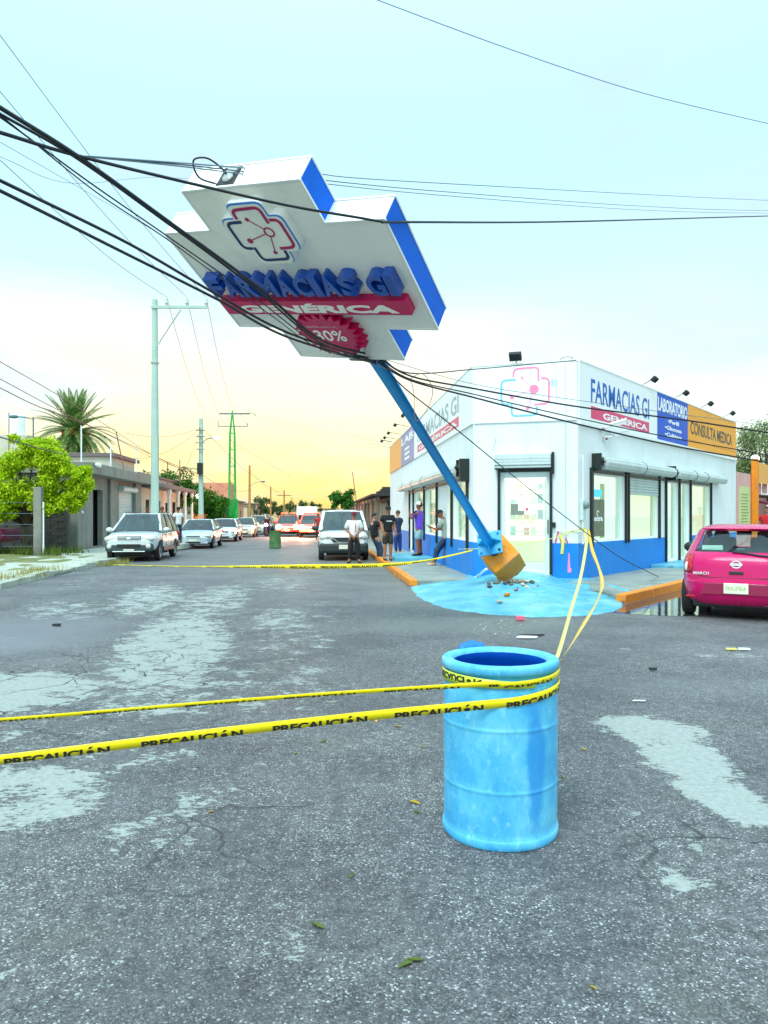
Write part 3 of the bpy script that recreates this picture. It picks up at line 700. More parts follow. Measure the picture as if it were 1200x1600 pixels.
# company mark
MARK = dict(red=[[(355, 340), (355, 210), (765, 195), (765, 430)], [(805, 385), (935, 385), (935, 805), (700, 815)]],
            blue=[[(390, 385), (155, 390), (155, 790), (290, 795)], [(325, 780), (325, 995), (745, 985), (745, 850)]])
def mk(p, s): return ((p[0]-545)/400*s, (600-p[1])/400*s)
def mark(M, s, z, th, mr_, mb_, ring, par, wd=.075):
    for key, mt in (('red', mr_), ('blue', mb_)):
        for pl in MARK[key]:
            mb = MB(M); stroke(mb, rounded([mk(p, s) for p in pl], .2*s), wd*s, z, z+th); mb.build('emblem_stroke', mt, par, world=True)
    c = mk((695, 560), s)
    for p, r in (((495, 355), .05), ((330, 675), .09), ((590, 875), .07)):
        q = mk(p, s); mb = MB(M)
        mb.prism([(q[0]+r*s*math.cos(a*PI/8), q[1]+r*s*math.sin(a*PI/8)) for a in range(16)], z, z+th); 
        d = (Vector(q)-Vector(c)); l_ = d.length; d.normalize(); st = Vector(c)+d*.19*s
        stroke(mb, [st, Vector(q)], .022*s, z, z+th*.8); mb.build('emblem_dot', mr_, par, world=True)
    mb = MB(M)
    if ring:
        pts = [(c[0]+.155*s*math.cos(a*PI/12), c[1]+.155*s*math.sin(a*PI/12)) for a in range(25)]; stroke(mb, pts, .06*s, z, z+th)
    else: mb.prism([(c[0]+.19*s*math.cos(a*PI/10), c[1]+.19*s*math.sin(a*PI/10)) for a in range(20)], z, z+th)
    mb.build('emblem_ring', mr_, par, world=True)
cx_, cz_ = cxy(820.5, 613)
cz_ = 1.6+(806-613)*17.25/FPX
mark(FC @ Matrix.Translation((cx_, cz_, D)), .56, 0, .005, pale_pink, pale_cyan, False, shop)
rx_, _z = cxy(865, 600); rz_ = 1.6+(806-599)*17.1/FPX
mb = MB(FC @ Matrix.Translation((rx_, rz_, D))); stroke(mb, [(.07*math.cos(a*PI/10), .07*math.sin(a*PI/10)) for a in range(21)], .012, 0, .004); add_text(mb, 'R', -.028, -.035, .056, .07, 0, .004); mb.build('registered_mark', pale_cyan, shop, world=True)

# windows: frame, blind, pane
blind = pm('blind', lin(250, 244, 224), .8, .05, 2, emit=lin(255, 244, 205), es=0.62)  # blinds emit to stand in for light inside the shop
door_glow = pm('shop_interior', lin(248, 246, 236), .8, .05, 2, emit=lin(255, 250, 232), es=0.60)  # emissive backing stands in for the shop's own lighting
def window(M, x0, x1, z0, z1, posts=True, bl=blind, nb=5):
    f = MB(M); t = .045
    for a, b, c, d in ((x0, x0+t, z0, z1), (x1-t, x1, z0, z1), (x0+t, x1-t, z0, z0+t), (x0+t, x1-t, z1-t, z1)): f.box(a, b, c, d, -.10, -.03)
    fr = f.build('window', white_paint, shop, world=True)
    MB(M).box(x0+t, x1-t, z0+t, z1-t, -.075, -.068).build('pane', clear_glass, fr, world=True)
    mb = MB(M); mb.box(x0-.02, x1+.02, z0-.02, z1+.02, -.235, -.215)
    n = max(2, int((x1-x0)/.13))
    for i in range(n):
        a = x0+t+(x1-x0-2*t)*i/n; mb.box(a+.006, a+(x1-x0-2*t)/n-.006, z0+t, z1-t, -.213, -.205, None)
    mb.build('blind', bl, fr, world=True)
    return fr
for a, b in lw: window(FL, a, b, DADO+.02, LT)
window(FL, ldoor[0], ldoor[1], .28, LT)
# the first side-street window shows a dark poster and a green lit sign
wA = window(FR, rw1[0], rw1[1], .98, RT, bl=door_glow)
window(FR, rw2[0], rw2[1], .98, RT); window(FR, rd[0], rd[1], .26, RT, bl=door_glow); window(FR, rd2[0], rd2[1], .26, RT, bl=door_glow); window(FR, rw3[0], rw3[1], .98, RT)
px0, px1 = rxy(924.5, 0)[0]+.05, rxy(948, 0)[0]
poster = _pl(FR, 'poster', pm('poster_dark', lin(120, 128, 104), .6, .35, 9), px0, px1, 1.1, 2.0, .006, wA, -.062)
poster2 = MB(FR)
add_text(poster2, 'mocra', px0+.05, 1.47, (px1-px0)*.8, .10, -.055, .002, .05)
stroke(poster2, [((px0+px1)/2+.02+.06*math.cos(a*PI/9), 1.66+.06*math.sin(a*PI/9)) for a in range(1, 15)], .03, -.055, -.053)
poster2.build('poster_print', panel_white, wA, world=True)
_pl(FR, 'open_sign', pm('lit_cyan', lin(60, 170, 250), .4, .1, 9, emit=lin(40, 170, 255), es=.9), px0, px0+(px1-px0)*.72, 2.06, 2.24, .03, wA, -.062)
_pl(FR, 'sign_edge', pm('lit_green', lin(30, 230, 90), .4, .1, 9, emit=lin(20, 255, 80), es=1.2), px0-.035, px0-.002, 2.06, 2.24, .04, wA, -.062)
_pl(FR, 'curtain', pm('curtain_green', lin(205, 222, 150), .8, .1, 12), px1+.02, px1+.28, 1.05, 2.4, .02, wA, -.19)
# half lowered shutter over the second window
m = MB(FR)
for i in range(4): m.lathe([(.055, rw2[0]+.02), (.055, rw2[1]-.02)], 10, (0, 0, 0), Matrix(((0, 0, 1), (0, 1, 0), (1, 0, 0))))
m = MB(FR)
zt = RT; n = 6
for i in range(n):
    z1_ = RT-.01-i*.075; m.prism([(-.0, z1_), (.028, z1_-.02), (.028, z1_-.05), (0, z1_-.074)], rw2[0], rw2[1], Matrix(((0, 0, 1, 0), (0, 1, 0, 0), (1, 0, 0, 0), (0, 0, 0, 1))))
m.build('half_shutter', shutter_mat, shop, world=True, fix=True)
def post(M, x, z0, z1, w=.06, d=.07, base=0.002): _pl(M, 'guide_post', black_metal, x-w/2, x+w/2, z0, z1, d, shop, base)
for px in (641, 647, 664, 684, 707.5, 732): x, _ = lxy(px, 0); post(FL, x, .27 if px < 650 else .75, 2.62)
for px, z0 in ((922.5, .85), (976.5, .9), (980, .9), (1028.5, .95), (1039, .2), (1060, .24), (1077.5, .24), (1109.5, .9)): x, _ = rxy(px, 0); post(FR, x, z0, RT+.12, .055 if px != 922.5 else .09)
for px in (780, 861): x, _ = cxy(px, 0); post(FC, x, .25, CT+.16, .06)
# dark lintels and shutter rolls
_pl(FR, 'lintel', black_metal, rw1[0], rd[0]-.1, RT+.0, RT+.07, .05, shop, .002); _pl(FR, 'lintel', black_metal, rd[0], rw3[1], RT, RT+.06, .05, shop, .002)
_pl(FL, 'lintel', black_metal, ldoor[0], lw[3][1], LT, LT+.06, .05, shop, .002); _pl(FC, 'lintel', black_metal, cd0, cd1, CT, CT+.06, .05, shop, .002)
RX = Matrix(((0, 0, 1, 0), (0, 1, 0, 0), (1, 0, 0, 0), (0, 0, 0, 1)))
def roll(M, x0, x1, zc, r, out, name='shutter_roll'):
    prof = [(.001, x0), (r*.8, x0), (r, x0+.01), (r, x1-.01), (r*.8, x1), (.001, x1)]
    mb = MB(M); mb.lathe(prof, 20, (0, zc, out), RX.to_3x3())
    # ribbing along the curtain
    for a in range(0, 12):
        an = 2*PI*a/12; mb.box(x0+.02, x1-.02, zc+math.sin(an)*r-.006, zc+math.sin(an)*r+.006, out+math.cos(an)*r-.006, out+math.cos(an)*r+.006)
    return mb.build(name, shutter_mat, shop, world=True, smooth=True)
xr = rxy(1123, 0)[0]
cuts = [rw1[0]+.15, rxy(992, 0)[0], rxy(1043, 0)[0]-.08]
roll(FR, rw1[0]+.22, rxy(993, 0)[0], RT+.25, .15, .17); roll(FR, rxy(993.5, 0)[0]+.02, rxy(1043, 0)[0]-.1, RT+.25, .14, .17); roll(FR, rxy(1047, 0)[0], xr, RT+.25, .145, .17)
def motor(M, x, zc, out, h=.3):
    mb = MB(M); mb.lathe([(.001, -.05), (.09, -.05), (.11, 0), (.07, .05), (.001, .1)], 12, (x, zc, out), RX.to_3x3()); 
    for a in range(6): mb.cbox((x+.02, zc+.1*math.sin(a*PI/3), out+.1*math.cos(a*PI/3)), (.09, .035, .035))
    mb.build('shutter_motor', black_metal, shop, world=True)
    _pl(M, 'end_bracket', black_metal, x-.1, x-.05, zc-.22, zc+.2, out+.06, shop, .002)
motor(FR, rw1[0]+.08, RT+.26, .17); motor(FR, rxy(1045, 0)[0], RT+.25, .17)
for px in (993, 1023 if False else 1074, 1092): 
    x, _ = rxy(px, 0); mb = MB(FR); mb.tube([(x, RT+.25+.155*math.sin(a*PI/8), .17+.155*math.cos(a*PI/8)) for a in range(-4, 10)], .008, 5); mb.build('strap', black_metal, shop, world=True)
lx0 = lxy(632, 0)[0]; lx1 = lxy(727, 0)[0]
roll(FL, lx0, lx1, LT+.27, .15, .18); motor(FL, lx1+.12, LT+.3, .18); _pl(FL, 'end_bracket', black_metal, lxy(733, 0)[0]-.05, lxy(733, 0)[0]+.04, LT-.06, LT+.50, .24, shop, .002)
for px in (640, 655, 672):
    x, _ = lxy(px, 0); mb = MB(FL); mb.tube([(x, LT+.27+.157*math.sin(a*PI/8), .18+.157*math.cos(a*PI/8)) for a in range(-4, 10)], .008, 5); mb.build('strap', black_metal, shop, world=True)
# door: white aluminium leaf, pane, shop interior behind it
dr = MB(FC); t = .10
for a, b, c, d in ((cd0, cd0+t, .31, CT), (cd1-t, cd1, .31, CT), (cd0+t, cd1-t, .31, .50), (cd0+t, cd1-t, CT-.13, CT)): dr.box(a, b, c, d, -.10, -.03)
door = dr.build('door', pm('door_white', lin(222, 240, 240), .4, .04, 3), shop, world=True, bevel=.006)
MB(FC).box(cd0+t, cd1-t, .50, CT-.13, -.07, -.062).build('pane', clear_glass, door, world=True)
fd = MB(FC)
for a, b, c, d in ((cd0+t+.01, cd0+t+.03, .52, CT-.15), (cd1-t-.03, cd1-t-.01, .52, CT-.15), (cd0+t+.03, cd1-t-.03, .52, .54), (cd0+t+.1, cd1-t-.1, 1.22, 1.245)): fd.box(a, b, c, d, -.060, -.055)
fd.build('glass_film', pm('film', lin(196, 214, 190), .5, .1), door, world=True)
lettering(FC, 'FARMACIAS GI', cd0+.30, 2.08, .56, .05, pm('decal_grey', lin(150, 175, 160)), .01, -.061, .002, 'door_lettering', door)
de = MB(FC); de.box(cd0+.24, cd0+.56, 1.62, 1.72, -.061, -.058); de.box(cd0+.24, cd0+.42, 1.72, 1.88, -.061, -.058); de.build('door_notice', pm('notice_grey', lin(135, 145, 130)), door, world=True)
de = MB(FC)
for i in range(4):
    for j in range(3): de.box(cd0+.28+j*.19, cd0+.42+j*.19, 1.42+i*.045, 1.445+i*.045, -.061, -.058)
de.build('printed_hours', pm('hours_yellow', lin(225, 222, 170)), door, world=True)
MB(FC).box(cd0+.60, cd0+.65, 1.72, 1.79, -.061, -.058).build('heart_sticker', print_pink, door, world=True)
hn = MB(FC); hn.tube([(cd1-.055, 1.2, -.03), (cd1-.055, 1.2, .03), (cd1-.055, 1.5, .03), (cd1-.055, 1.5, -.03)], .012, 6); hn.build('door_handle', black_metal, door, world=True)
sh = MB(FC @ Matrix.Translation((0, 0, -1.6)))
sh.box(cd0-.2, cd1+.3, .25, 3.1, -.03, 0); sh.box(cd0-.23, cd0-.2, .25, 3.1, 0, 1.3); sh.box(cd1+.3, cd1+.33, .25, 3.1, 0, 1.3)
sh.build('back_wall', door_glow, shop, world=True)
MB(FC).box(cd0-.2, cd1+.3, .26, .30, -1.6, -.2).build('shop_floor', pale_concrete, shop, world=True)
MB(FC).box(cd0-.2, cd1+.3, 3.1, 3.14, -1.6, -.2).build('shop_ceiling', pm('ceiling_lit', lin(250, 250, 240), .8, emit=lin(255, 252, 230), es=1.2), shop, world=True)
cols = [lin(190, 225, 228), lin(240, 228, 190), lin(240, 196, 196), lin(245, 245, 245), lin(180, 205, 228), lin(212, 230, 200)]
for zz_ in (1.1, 1.5, 1.9, 2.25):
    s_ = MB(FC); s_.box(cd0+.02, cd1-.02, zz_, zz_+.02, -1.5, -1.2); s_.build('shelf', white_paint, shop, world=True)
    for q in range(6):
        a = cd0+.08+q*.17; 
        if random.random() < .3: continue
        MB(FC).box(a, a+.12, zz_+.02, zz_+random.uniform(.12, .26), -1.42, -1.28).build('product_box', pm('prod%d' % (q % 6), cols[q % 6], .6, .1), shop, world=True)
cb = MB(FC); cb.box(cd0+.05, cd1-.05, .3, 1.0, -1.1, -.8); cb.build('counter', pm('counter', lin(245, 243, 215), .6, .05, emit=lin(255, 250, 215), es=.25), shop, world=True)
# shutter box above the door
bxs = MB(FC)
for i in range(5): bxs.box(cd0-.10, cd1+.02, CT+.09+i*.065, CT+.09+i*.065+.062, .002, .20+(.05 if i in (1, 2, 3) else .02))
bxs.build('shutter_box', shutter_mat, shop, world=True, bevel=.008)
_pl(FC, 'box_bottom', black_metal, cd0-.1, cd1+.02, CT+.065, CT+.088, .2, shop, .002)
_pl(FC, 'box_end', black_metal, cd1+.03, cd1+.09, CT-.05, CT+.45, .1, shop, .002)
_pl(FC, 'lock', black_metal, cd1+.05, cd1+.12, 1.33, 1.45, .06, shop, .002)
cn = MB(FC); cn.tube([(cd1+.33, .98, .02), (cd1+.33, 5.1, .02)], .008, 5); cn.tube([(cd1+.06, 1.25, .02), (CLEN+.1, 1.25, .02)], .008, 5); cn.tube([(cd0-.1, 1.27, .02), (.1, 1.27, .02)], .008, 5)
cn.tube([(cd0-.13, CT+.3, .03), (cd0-.16, CT+.6, .03), (cd0-.10, CT+.85, .03)], .015, 5); cn.build('conduit', pale_cyan if False else white_paint, shop, world=True)
_pl(FC, 'pilaster_joint', pm('joint', lin(150, 205, 190)), CLEN-.28, CLEN-.272, 1.0, 5.1, .003, shop, .038)
# heartbeat decal and pink pin on the wall right of the door
hb = MB(FC); x_, _ = cxy(868, 0)
stroke(hb, [(x_, .98), (x_+.06, 1.25), (x_+.17, .78), (x_+.23, 1.10), (x_+.27, .98)], .035, .010, .014)
hb.build('heartbeat_decal', print_pink, shop, world=True)
x_, _ = cxy(889, 0); pn_ = MB(FC); pn_.prism([(x_-.012, .75), (x_+.012, .75), (x_+.03, .42), (x_+.06, .38), (x_+.045, .30), (x_-.03, .30), (x_-.03, .38)], .010, .014); pn_.build('pink_pin', pale_pink, shop, world=True, fix=True)
# electricity meter on the corner
mt = thing('electric_meter', 'grey electricity meter with pipe on the pharmacy corner where the tape is tied', 'meter', A1+NR*.1+DR*.18+Vector((0, 0, 1.0)))
mm = FR
b_ = MB(mm); b_.lathe([(.001, 0), (.08, 0), (.08, .05), (.065, .09), (.001, .11)], 16, (.17, 1.84, .09)); b_.build('dial', pm('meter_glass', lin(110, 130, 130), .2), mt, world=True)
b_ = MB(mm); b_.box(.09, .26, 1.5, 1.96, .002, .09); b_.build('box', pm('meter_box', lin(196, 218, 214), .5), mt, world=True, bevel=.01)
b_ = MB(mm); b_.tube([(.17, 1.5, .05), (.17, .95, .05)], .025, 8); b_.tube([(.17, 1.96, .05), (.17, 3.0, .05)], .02, 8); b_.build('pipe', white_paint, mt, world=True)
# flood lamps on the parapet
def flood(p, yaw, par, arm=.12, sc=.72):
    M = Matrix.Translation(p) @ Matrix.Rotation(yaw, 4, 'Z')
    a = MB(M); a.tube([(0, -.3, 0), (0, 0, .12), (0, arm, .2)], .012, 6); o = a.build('lamp_arm', black_metal, par, world=True)
    b = MB(M @ Matrix.Translation((0, arm+.05, .17)) @ Matrix.Rotation(math.radians(-50), 4, 'X'))
    b.box(-.15*sc, .15*sc, -.05, .04, -.11*sc, .11*sc)
    for q in range(5): b.box(-.13*sc+q*.06*sc, -.11*sc+q*.06*sc, .04, .07, -.1*sc, .1*sc)
    b.build('flood_lamp', black_rubber, par, world=True, bevel=.008)
yawR = math.atan2(-NR.x, NR.y); yawC = math.atan2(-FC[0][2], FC[1][2]); yawL = math.atan2(.9963, -.0863)
for px in (1013, 1063, 1102, 1137): x, _ = rxy(px, 600); flood(FR @ Vector((x, HT+.1, 0)), yawR, shop)
flood(FC @ Vector((1.0, HT+.02, 0)), yawC, shop, .05, .95)
for px in (612, 617, 624, 636, 650): x, _ = lxy(px, 600); flood(FL @ Vector((x, HT+.12, 0)), yawL, shop, .45, .6)
cl_ = MB(FC); cl_.tube([(CLEN-.25+.14*math.cos(a*PI/8), HT+.10+.05*math.sin(a*PI/8), -.1) for a in range(17)], .008, 5); cl_.build('cable_coil', wire_mat, shop, world=True)
# two cameras under the banner
for i, (px, py, rr) in enumerate(((941, 668, .25), (946, 683, -.2))):
    x, z = rxy(px, py); M = FR @ Matrix.Translation((x-.1, z, .02))
    a = MB(M); a.cbox((0, -.05, .03), (.1, .12, .06)); a.tube([(0, 0, .03), (.05, .0, .16)], .02, 6); bo = a.build('camera_mount', white_paint, shop, world=True)
    a = MB(M @ Matrix.Translation((.18, .05, .2)) @ Matrix.Rotation(.35, 4, 'Z') @ Matrix.Rotation(.9, 4, 'Y')); a.box(-.06, .06, -.045, .045, -.05, .36); a.box(-.07, .07, .045, .055, -.08, .38)
    a.build('security_camera', white_paint, bo, world=True, bevel=.008)
    a = MB(M @ Matrix.Translation((-.08, -.06, .08))); a.ball((0, 0, 0), .035, 8); a.build('camera_lens', pm('lens_dark_red', lin(90, 30, 30), .2), bo, world=True)

# ------------------------------------------------------------------ the toppled pole sign
SR = Matrix(((0.8644991, -0.3779569, -0.3313456), (-0.4835744, -0.8052247, -0.3431748), (-0.1371024, 0.4569046, -0.8788863)))
# note: local x = sign's right, y = up the pole, z = out of the lettered face
ST = Vector((2.14826, 14.99923, 1.03371))
sign = thing('leaning_sign', 'big white and blue pharmacy sign leaning over the street on a toppled blue pole', 'sign', ST)
sign.rotation_mode = 'QUATERNION'; sign.rotation_quaternion = SR.to_quaternion()
SX, SY = -0.2344, 6.2001
xu, xm, xl, yt, ymt, ymb, dp = 0.79967, 1.5357, 0.82995, 2.86452, 2.30517, 0.61711, 0.31894
S = Matrix.Translation((SX, SY, 0))
outl = [(-xu, yt), (-xu, ymt), (-xm, ymt), (-xm, ymb), (-xl, ymb), (-xl, 0), (xl, 0), (xl, ymb), (xm, ymb), (xm, ymt), (xu, ymt), (xu, yt)]
panel_grey = pm('sign_face', lin(250, 252, 248), .38, .04, 1.5, dirt=lin(190, 205, 200), dscale=1.2, damt=.4)
sign_white = pm('sign_white', lin(242, 248, 248), .4, .03, 2)
sign_blue = pm('sign_blue', lin(0, 108, 232), .55, .10, 8, .1, 50, spec=.15)
MB(S).prism(outl, -dp/2+.004, dp/2-.004).build('cabinet', sign_white, sign)
MB(S).prism([(x*.985, y*.985+.02) for x, y in outl], dp/2-.004, dp/2+.001).build('face_panel', panel_grey, sign)
MB(S).prism([(x*.985, y*.985+.02) for x, y in outl], -dp/2-.001, -dp/2+.004).build('rear_panel', panel_grey, sign)
for i in range(len(outl)):
    a = Vector(outl[i]); b = Vector(outl[(i+1) % len(outl)])
    d = (b-a).normalized(); nn = Vector((-d.y, d.x))   # outline runs so that this points outward or inward; test
    for s_ in (1, -1):
        pass
    mid = (a+b)/2+Vector((0, 0))
    test = mid+nn*.05
    ins = (abs(test.x) < xm and ymb < test.y < ymt) or (abs(test.x) < xu and 0 < test.y < yt) or (abs(test.x) < xl and 0 < test.y < ymb)
    if ins: nn = -nn
    # bright trim along both edges
    for z_ in (dp/2, -dp/2):
        e = MB(S); stroke(e, [a-d*.0, b+d*.0], .022, z_-.011, z_+.011); e.build('trim', sign_white, sign)
    if abs(nn.x) > .5:    # vertical flanks are blue
        l_ = (b-a).length; M = S @ Matrix.Translation(((a.x+b.x)/2, (a.y+b.y)/2, 0))
        MB(M).box(-.004, .004, -l_/2+.012, l_/2-.012, -dp/2+.014, dp/2-.014).build('side_panel', sign_blue, sign)
# broken hatch (its dark inside painted as a black plate) with lamp and loose loop of cable on the top edge
hx = -.18
hb_ = MB(S); hb_.box(hx-.14, hx+.10, yt-.02, yt+.006, -.13, .13); hb_.build('dark_hatch_plate', black_rubber, sign)
hb_ = MB(S); hb_.ball((hx-.02, yt+.012, .03), .07, 12, (1, .4, 1)); hb_.cbox((hx, yt+.015, -.06), (.14, .03, .07)); hb_.build('hatch_lamp', pm('lamp_grey', lin(170, 180, 180), .3), sign)
hb_ = MB(S); hb_.tube(catmull([(hx-.12, yt+.01, .12), (hx-.30, yt+.12, .12), (hx-.30, yt+.27, .05), (hx-.14, yt+.26, .02), (hx-.06, yt+.12, .0), (hx-.02, yt+.01, .02)], 6), .010, 6); hb_.build('cable_loop', cable_mat, sign)
# emblem box
E0 = .10
def cross_outline(s, r=.30):
    q = [(355, 195), (765, 195), (765, 385), (935, 385), (935, 810), (745, 810), (745, 995), (325, 995), (325, 790), (155, 790), (155, 388), (355, 388)]
    P = [Vector(mk(p, s)) for p in q]; c = sum(P, Vector((0, 0)))/len(P)
    P = [p+Vector((.11*s if p.x > c.x else -.11*s, .11*s if p.y > c.y else -.11*s)) for p in P]
    rr = {0, 1, 3, 4, 6, 7, 9, 10}; o = []
    n = len(P)
    for i in range(n):
        a, b, c_ = P[i-1], P[i], P[(i+1) % n]; k = (.24 if i in rr else .04)*s
        u = (a-b).normalized()*k; v = (c_-b).normalized()*k
        for t in (0, .25, .5, .75, 1): o.append((b+u)*(1-t)**2+b*2*t*(1-t)+(b+v)*t*t)
    return [(p.x, p.y) for p in o]
es = .40
EM = S @ Matrix.Translation((-.01, 2.29, dp/2))
co = cross_outline(es)
MB(EM).prism(co, .001, E0).build('emblem_box', sign_white, sign, smooth=True)
MB(EM @ Matrix.Diagonal((1.0, 1.0, 1, 1))).prism([(x*.985, y*.985) for x, y in co], E0, E0+.006).build('emblem_edge', pm('edge_blue', lin(60, 140, 225), .4), sign)
MB(EM).prism([(x*.95-.005, y*.95-.01) for x, y in co], E0+.006, E0+.012).build('emblem_face', panel_grey, sign)
mark(EM, es, 0.112, .006, pm('dark_pink', lin(190, 25, 95), .4), navy, True, sign) if False else None
def mark_local(M, s, z, th, mr_, mb_, par, wd=.10):
    for key, mt_ in (('red', mr_), ('blue', mb_)):
        for pl in MARK[key]:
            mb = MB(M); stroke(mb, rounded([mk(p, s) for p in pl], .2*s), wd*s, z, z+th); mb.build('emblem_stroke', mt_, par)
    c = mk((695, 560), s)
    for p, r in (((495, 355), .07), ((330, 675), .10), ((590, 875), .07)):
        q = mk(p, s); mb = MB(M); mb.prism([(q[0]+r*s*math.cos(a*PI/8), q[1]+r*s*math.sin(a*PI/8)) for a in range(16)], z, z+th)
        d = (Vector(q)-Vector(c)); d.normalize(); stroke(mb, [Vector(c)+d*.15*s, Vector(q)], .03*s, z, z+th*.8); mb.build('emblem_dot', mr_, par)
    mb = MB(M); stroke(mb, [(c[0]+.16*s*math.cos(a*PI/12), c[1]+.16*s*math.sin(a*PI/12)) for a in range(25)], .05*s, z, z+th); mb.build('emblem_ring', mr_, par)
mark_local(EM, es*.93, E0+.013, .005, pm('dark_pink', lin(176, 10, 96), .4), navy, sign)
# raised letters FARMACIAS GI, each its own piece
letter_blue = pm('letter_blue', lin(0, 76, 178), .22, .1, 6, coat=.4)
txt = 'FARMACIAS GI'; X0, X1, Y0, Y1 = -1.38, 1.38, 1.335, 1.655
wts = {'I': .5, 'M': 1.25, ' ': .45}; tot = sum(wts.get(c, 1) for c in txt); x = X0
for ch in txt:
    w_ = wts.get(ch, 1)/tot*(X1-X0)
    if ch != ' ':
        mb = MB(S); add_text(mb, ch, x+w_*.06, Y0, w_*.88, Y1-Y0, dp/2+.001, .135, .04, res=4); mb.build('letter', letter_blue, sign)
    x += w_
pink_sign = pm('sign_pink', lin(206, 6, 92), .35, .08, 4, coat=.1)
MB(S).box(-1.40, 1.38, .99, 1.235, dp/2+.001, dp/2+.115).build('name_bar', pink_sign, sign, bevel=.006)
mb = MB(S); add_text(mb, 'GENÉRICA', -1.13, 1.03, 2.36, .165, dp/2+.1155, .006, .045, res=4); mb.build('bar_lettering', panel_grey, sign)
st_ = []
rnd = random.Random(3)
for i in range(44):
    a = 2*PI*i/44; rr = 1.04 if i % 2 == 0 else .76
    rr *= rnd.uniform(.95, 1.06); st_.append((.02+.47*rr*math.cos(a), .60+.40*rr*math.sin(a)))
MB(S).prism(st_, dp/2+.001, dp/2+.12).build('starburst', pink_sign, sign)
mb = MB(S); add_text(mb, '30%', -.20, .50, .46, .20, dp/2+.121, .006, .01, res=4); mb.build('starburst_lettering', panel_grey, sign)
mb = MB(S); add_text(mb, 'SIEMPRE HASTA EL', -.26, .75, .48, .035, dp/2+.121, .003, .01); mb.build('starburst_small_print', pm('small_print', lin(220, 170, 180)), sign)
# pole, mounting bracket, base plate and block
pr = .108
MB().tube([(0, 0.02, 0), (0, SY+.02, 0)], pr, 24).build('pole', pole_blue, sign, smooth=True)
mb = MB(); mb.box(-.36, -.02, SY-.17, SY-.01, -.14, .10); mb.build('mount_box', concrete, sign, bevel=.02)
MB().prism([(-.62, SY-.02), (-.1, SY-.02), (-.3, SY-.24)], -.05, .02).build('mount_gusset', pm('gusset_green', lin(60, 110, 105), .5), sign, fix=True)
for s_ in (0,): pass
RYX = Matrix.Rotation(math.radians(22), 4, 'Y')
fl = MB(RYX); fl.box(-.25, .25, -.005, .03, -.25, .25); fl.build('base_plate', flange_blue, sign, bevel=.006)
for i, (a, b) in enumerate(((.19, .19), (-.19, .19), (.19, -.19), (-.19, -.19))):
    q = MB(RYX); q.lathe([(.001, 0), (.028, 0), (.028, .03), (.001, .03)], 6, (a, .03, b), Matrix.Rotation(-PI/2, 3, 'X')); q.tube([(a, .03, b), (a, .1, b)], .012, 6); q.tube([(a, -.005, b), (a, -.14, b)], .014, 6); q.build('bolt', black_metal if i == 0 else flange_blue, sign)
for i in range(4):
    q = MB(RYX @ Matrix.Rotation(i*PI/2+PI/4*0, 4, 'Y')); q.prism([(pr-.01, .03), (.24, .03), (.24, .06), (pr-.01, .24)], -.008, .008); q.build('gusset', flange_blue, sign, fix=True)
q = MB(RYX); q.lathe([(.001, -.36), (.13, -.36), (.13, -.006), (.001, -.006)], 16, (0, 0, 0), Matrix.Rotation(-PI/2, 3, 'X')); q.build('anchor_core', pm('core_dark', lin(30, 80, 110), .6), sign)
def block_mesh():
    mb = MB(); bm = bmesh.new(); bmesh.ops.create_cube(bm, size=1)
    bmesh.ops.subdivide_edges(bm, edges=bm.edges, cuts=9, use_grid_fill=True)
    rn = random.Random(5)
    from mathutils import noise as mn
    for v in bm.verts:
        n_ = v.co.normalized(); v.co = Vector((v.co.x*.64, v.co.y*.70, v.co.z*.64))
        k_ = mn.fractal(v.co*6, 1, 2, 4)*.012
        v.co += n_*k_
        if v.co.y < -.24: v.co += Vector((mn.noise(v.co*9)*.05, mn.noise(v.co*7+Vector((3, 1, 2)))*.06, mn.noise(v.co*9+Vector((9, 1, 2)))*.05))
    me = bpy.data.meshes.new('footing'); bm.to_mesh(me); bm.free(); return me
bm_ = block_mesh(); o = link('footing', bm_, pm('footing_paint', lin(240, 146, 16), .65, .15, 6, .3, 30, dirt=lin(206, 158, 112), dscale=2.6, damt=.85), sign)
bm_.transform(Matrix.Translation((0.10, 0, .03)) @ Matrix.Rotation(math.radians(54), 4, 'Y') @ Matrix.Translation((0, -.68, 0)))
b = o.modifiers.new('bevel', 'BEVEL'); b.width = .03; b.segments = 3; b.limit_method = 'ANGLE'; b.angle_limit = math.radians(50)

# ------------------------------------------------------------------ blue drum in the foreground
bc = gnd(781, 1318-12); bc = Vector(((781-CX)/FPX*3.80, 3.80, 0))
drum = thing('blue_drum', 'open light blue plastic drum with scuffed sides, yellow tape wrapped round its top', 'drum', bc)
drum_mat = bpy.data.materials.new('drum_plastic'); drum_mat.use_nodes = True
_n = drum_mat.node_tree; _b = _n.nodes['Principled BSDF']; _L = _n.links.new
_t = N(_n, 'ShaderNodeTexCoord'); 
_m = N(_n, 'ShaderNodeMapping', inputs={'Scale': (2.2, 2.2, 1.6)}); _L(_t.outputs['Object'], _m.inputs[0])
_n1 = N(_n, 'ShaderNodeTexNoise', inputs={'Scale': 2.2, 'Detail': 9.0, 'Roughness': 0.68}); _L(_m.outputs[0], _n1.inputs[0])
_r = ramp(_n, [(.30, lin(48, 158, 222)), (.47, lin(76, 182, 230)), (.60, lin(100, 198, 236)), (.78, lin(140, 214, 240))]); _L(_n1.outputs[0], _r.inputs[0])
_m2 = N(_n, 'ShaderNodeMapping', inputs={'Scale': (9, 9, 5.0), 'Rotation': (.9, .7, .3)}); _L(_t.outputs['Object'], _m2.inputs[0])
_n2 = N(_n, 'ShaderNodeTexNoise', inputs={'Scale': 3.2, 'Detail': 8.0, 'Roughness': 0.75}); _L(_m2.outputs[0], _n2.inputs[0])
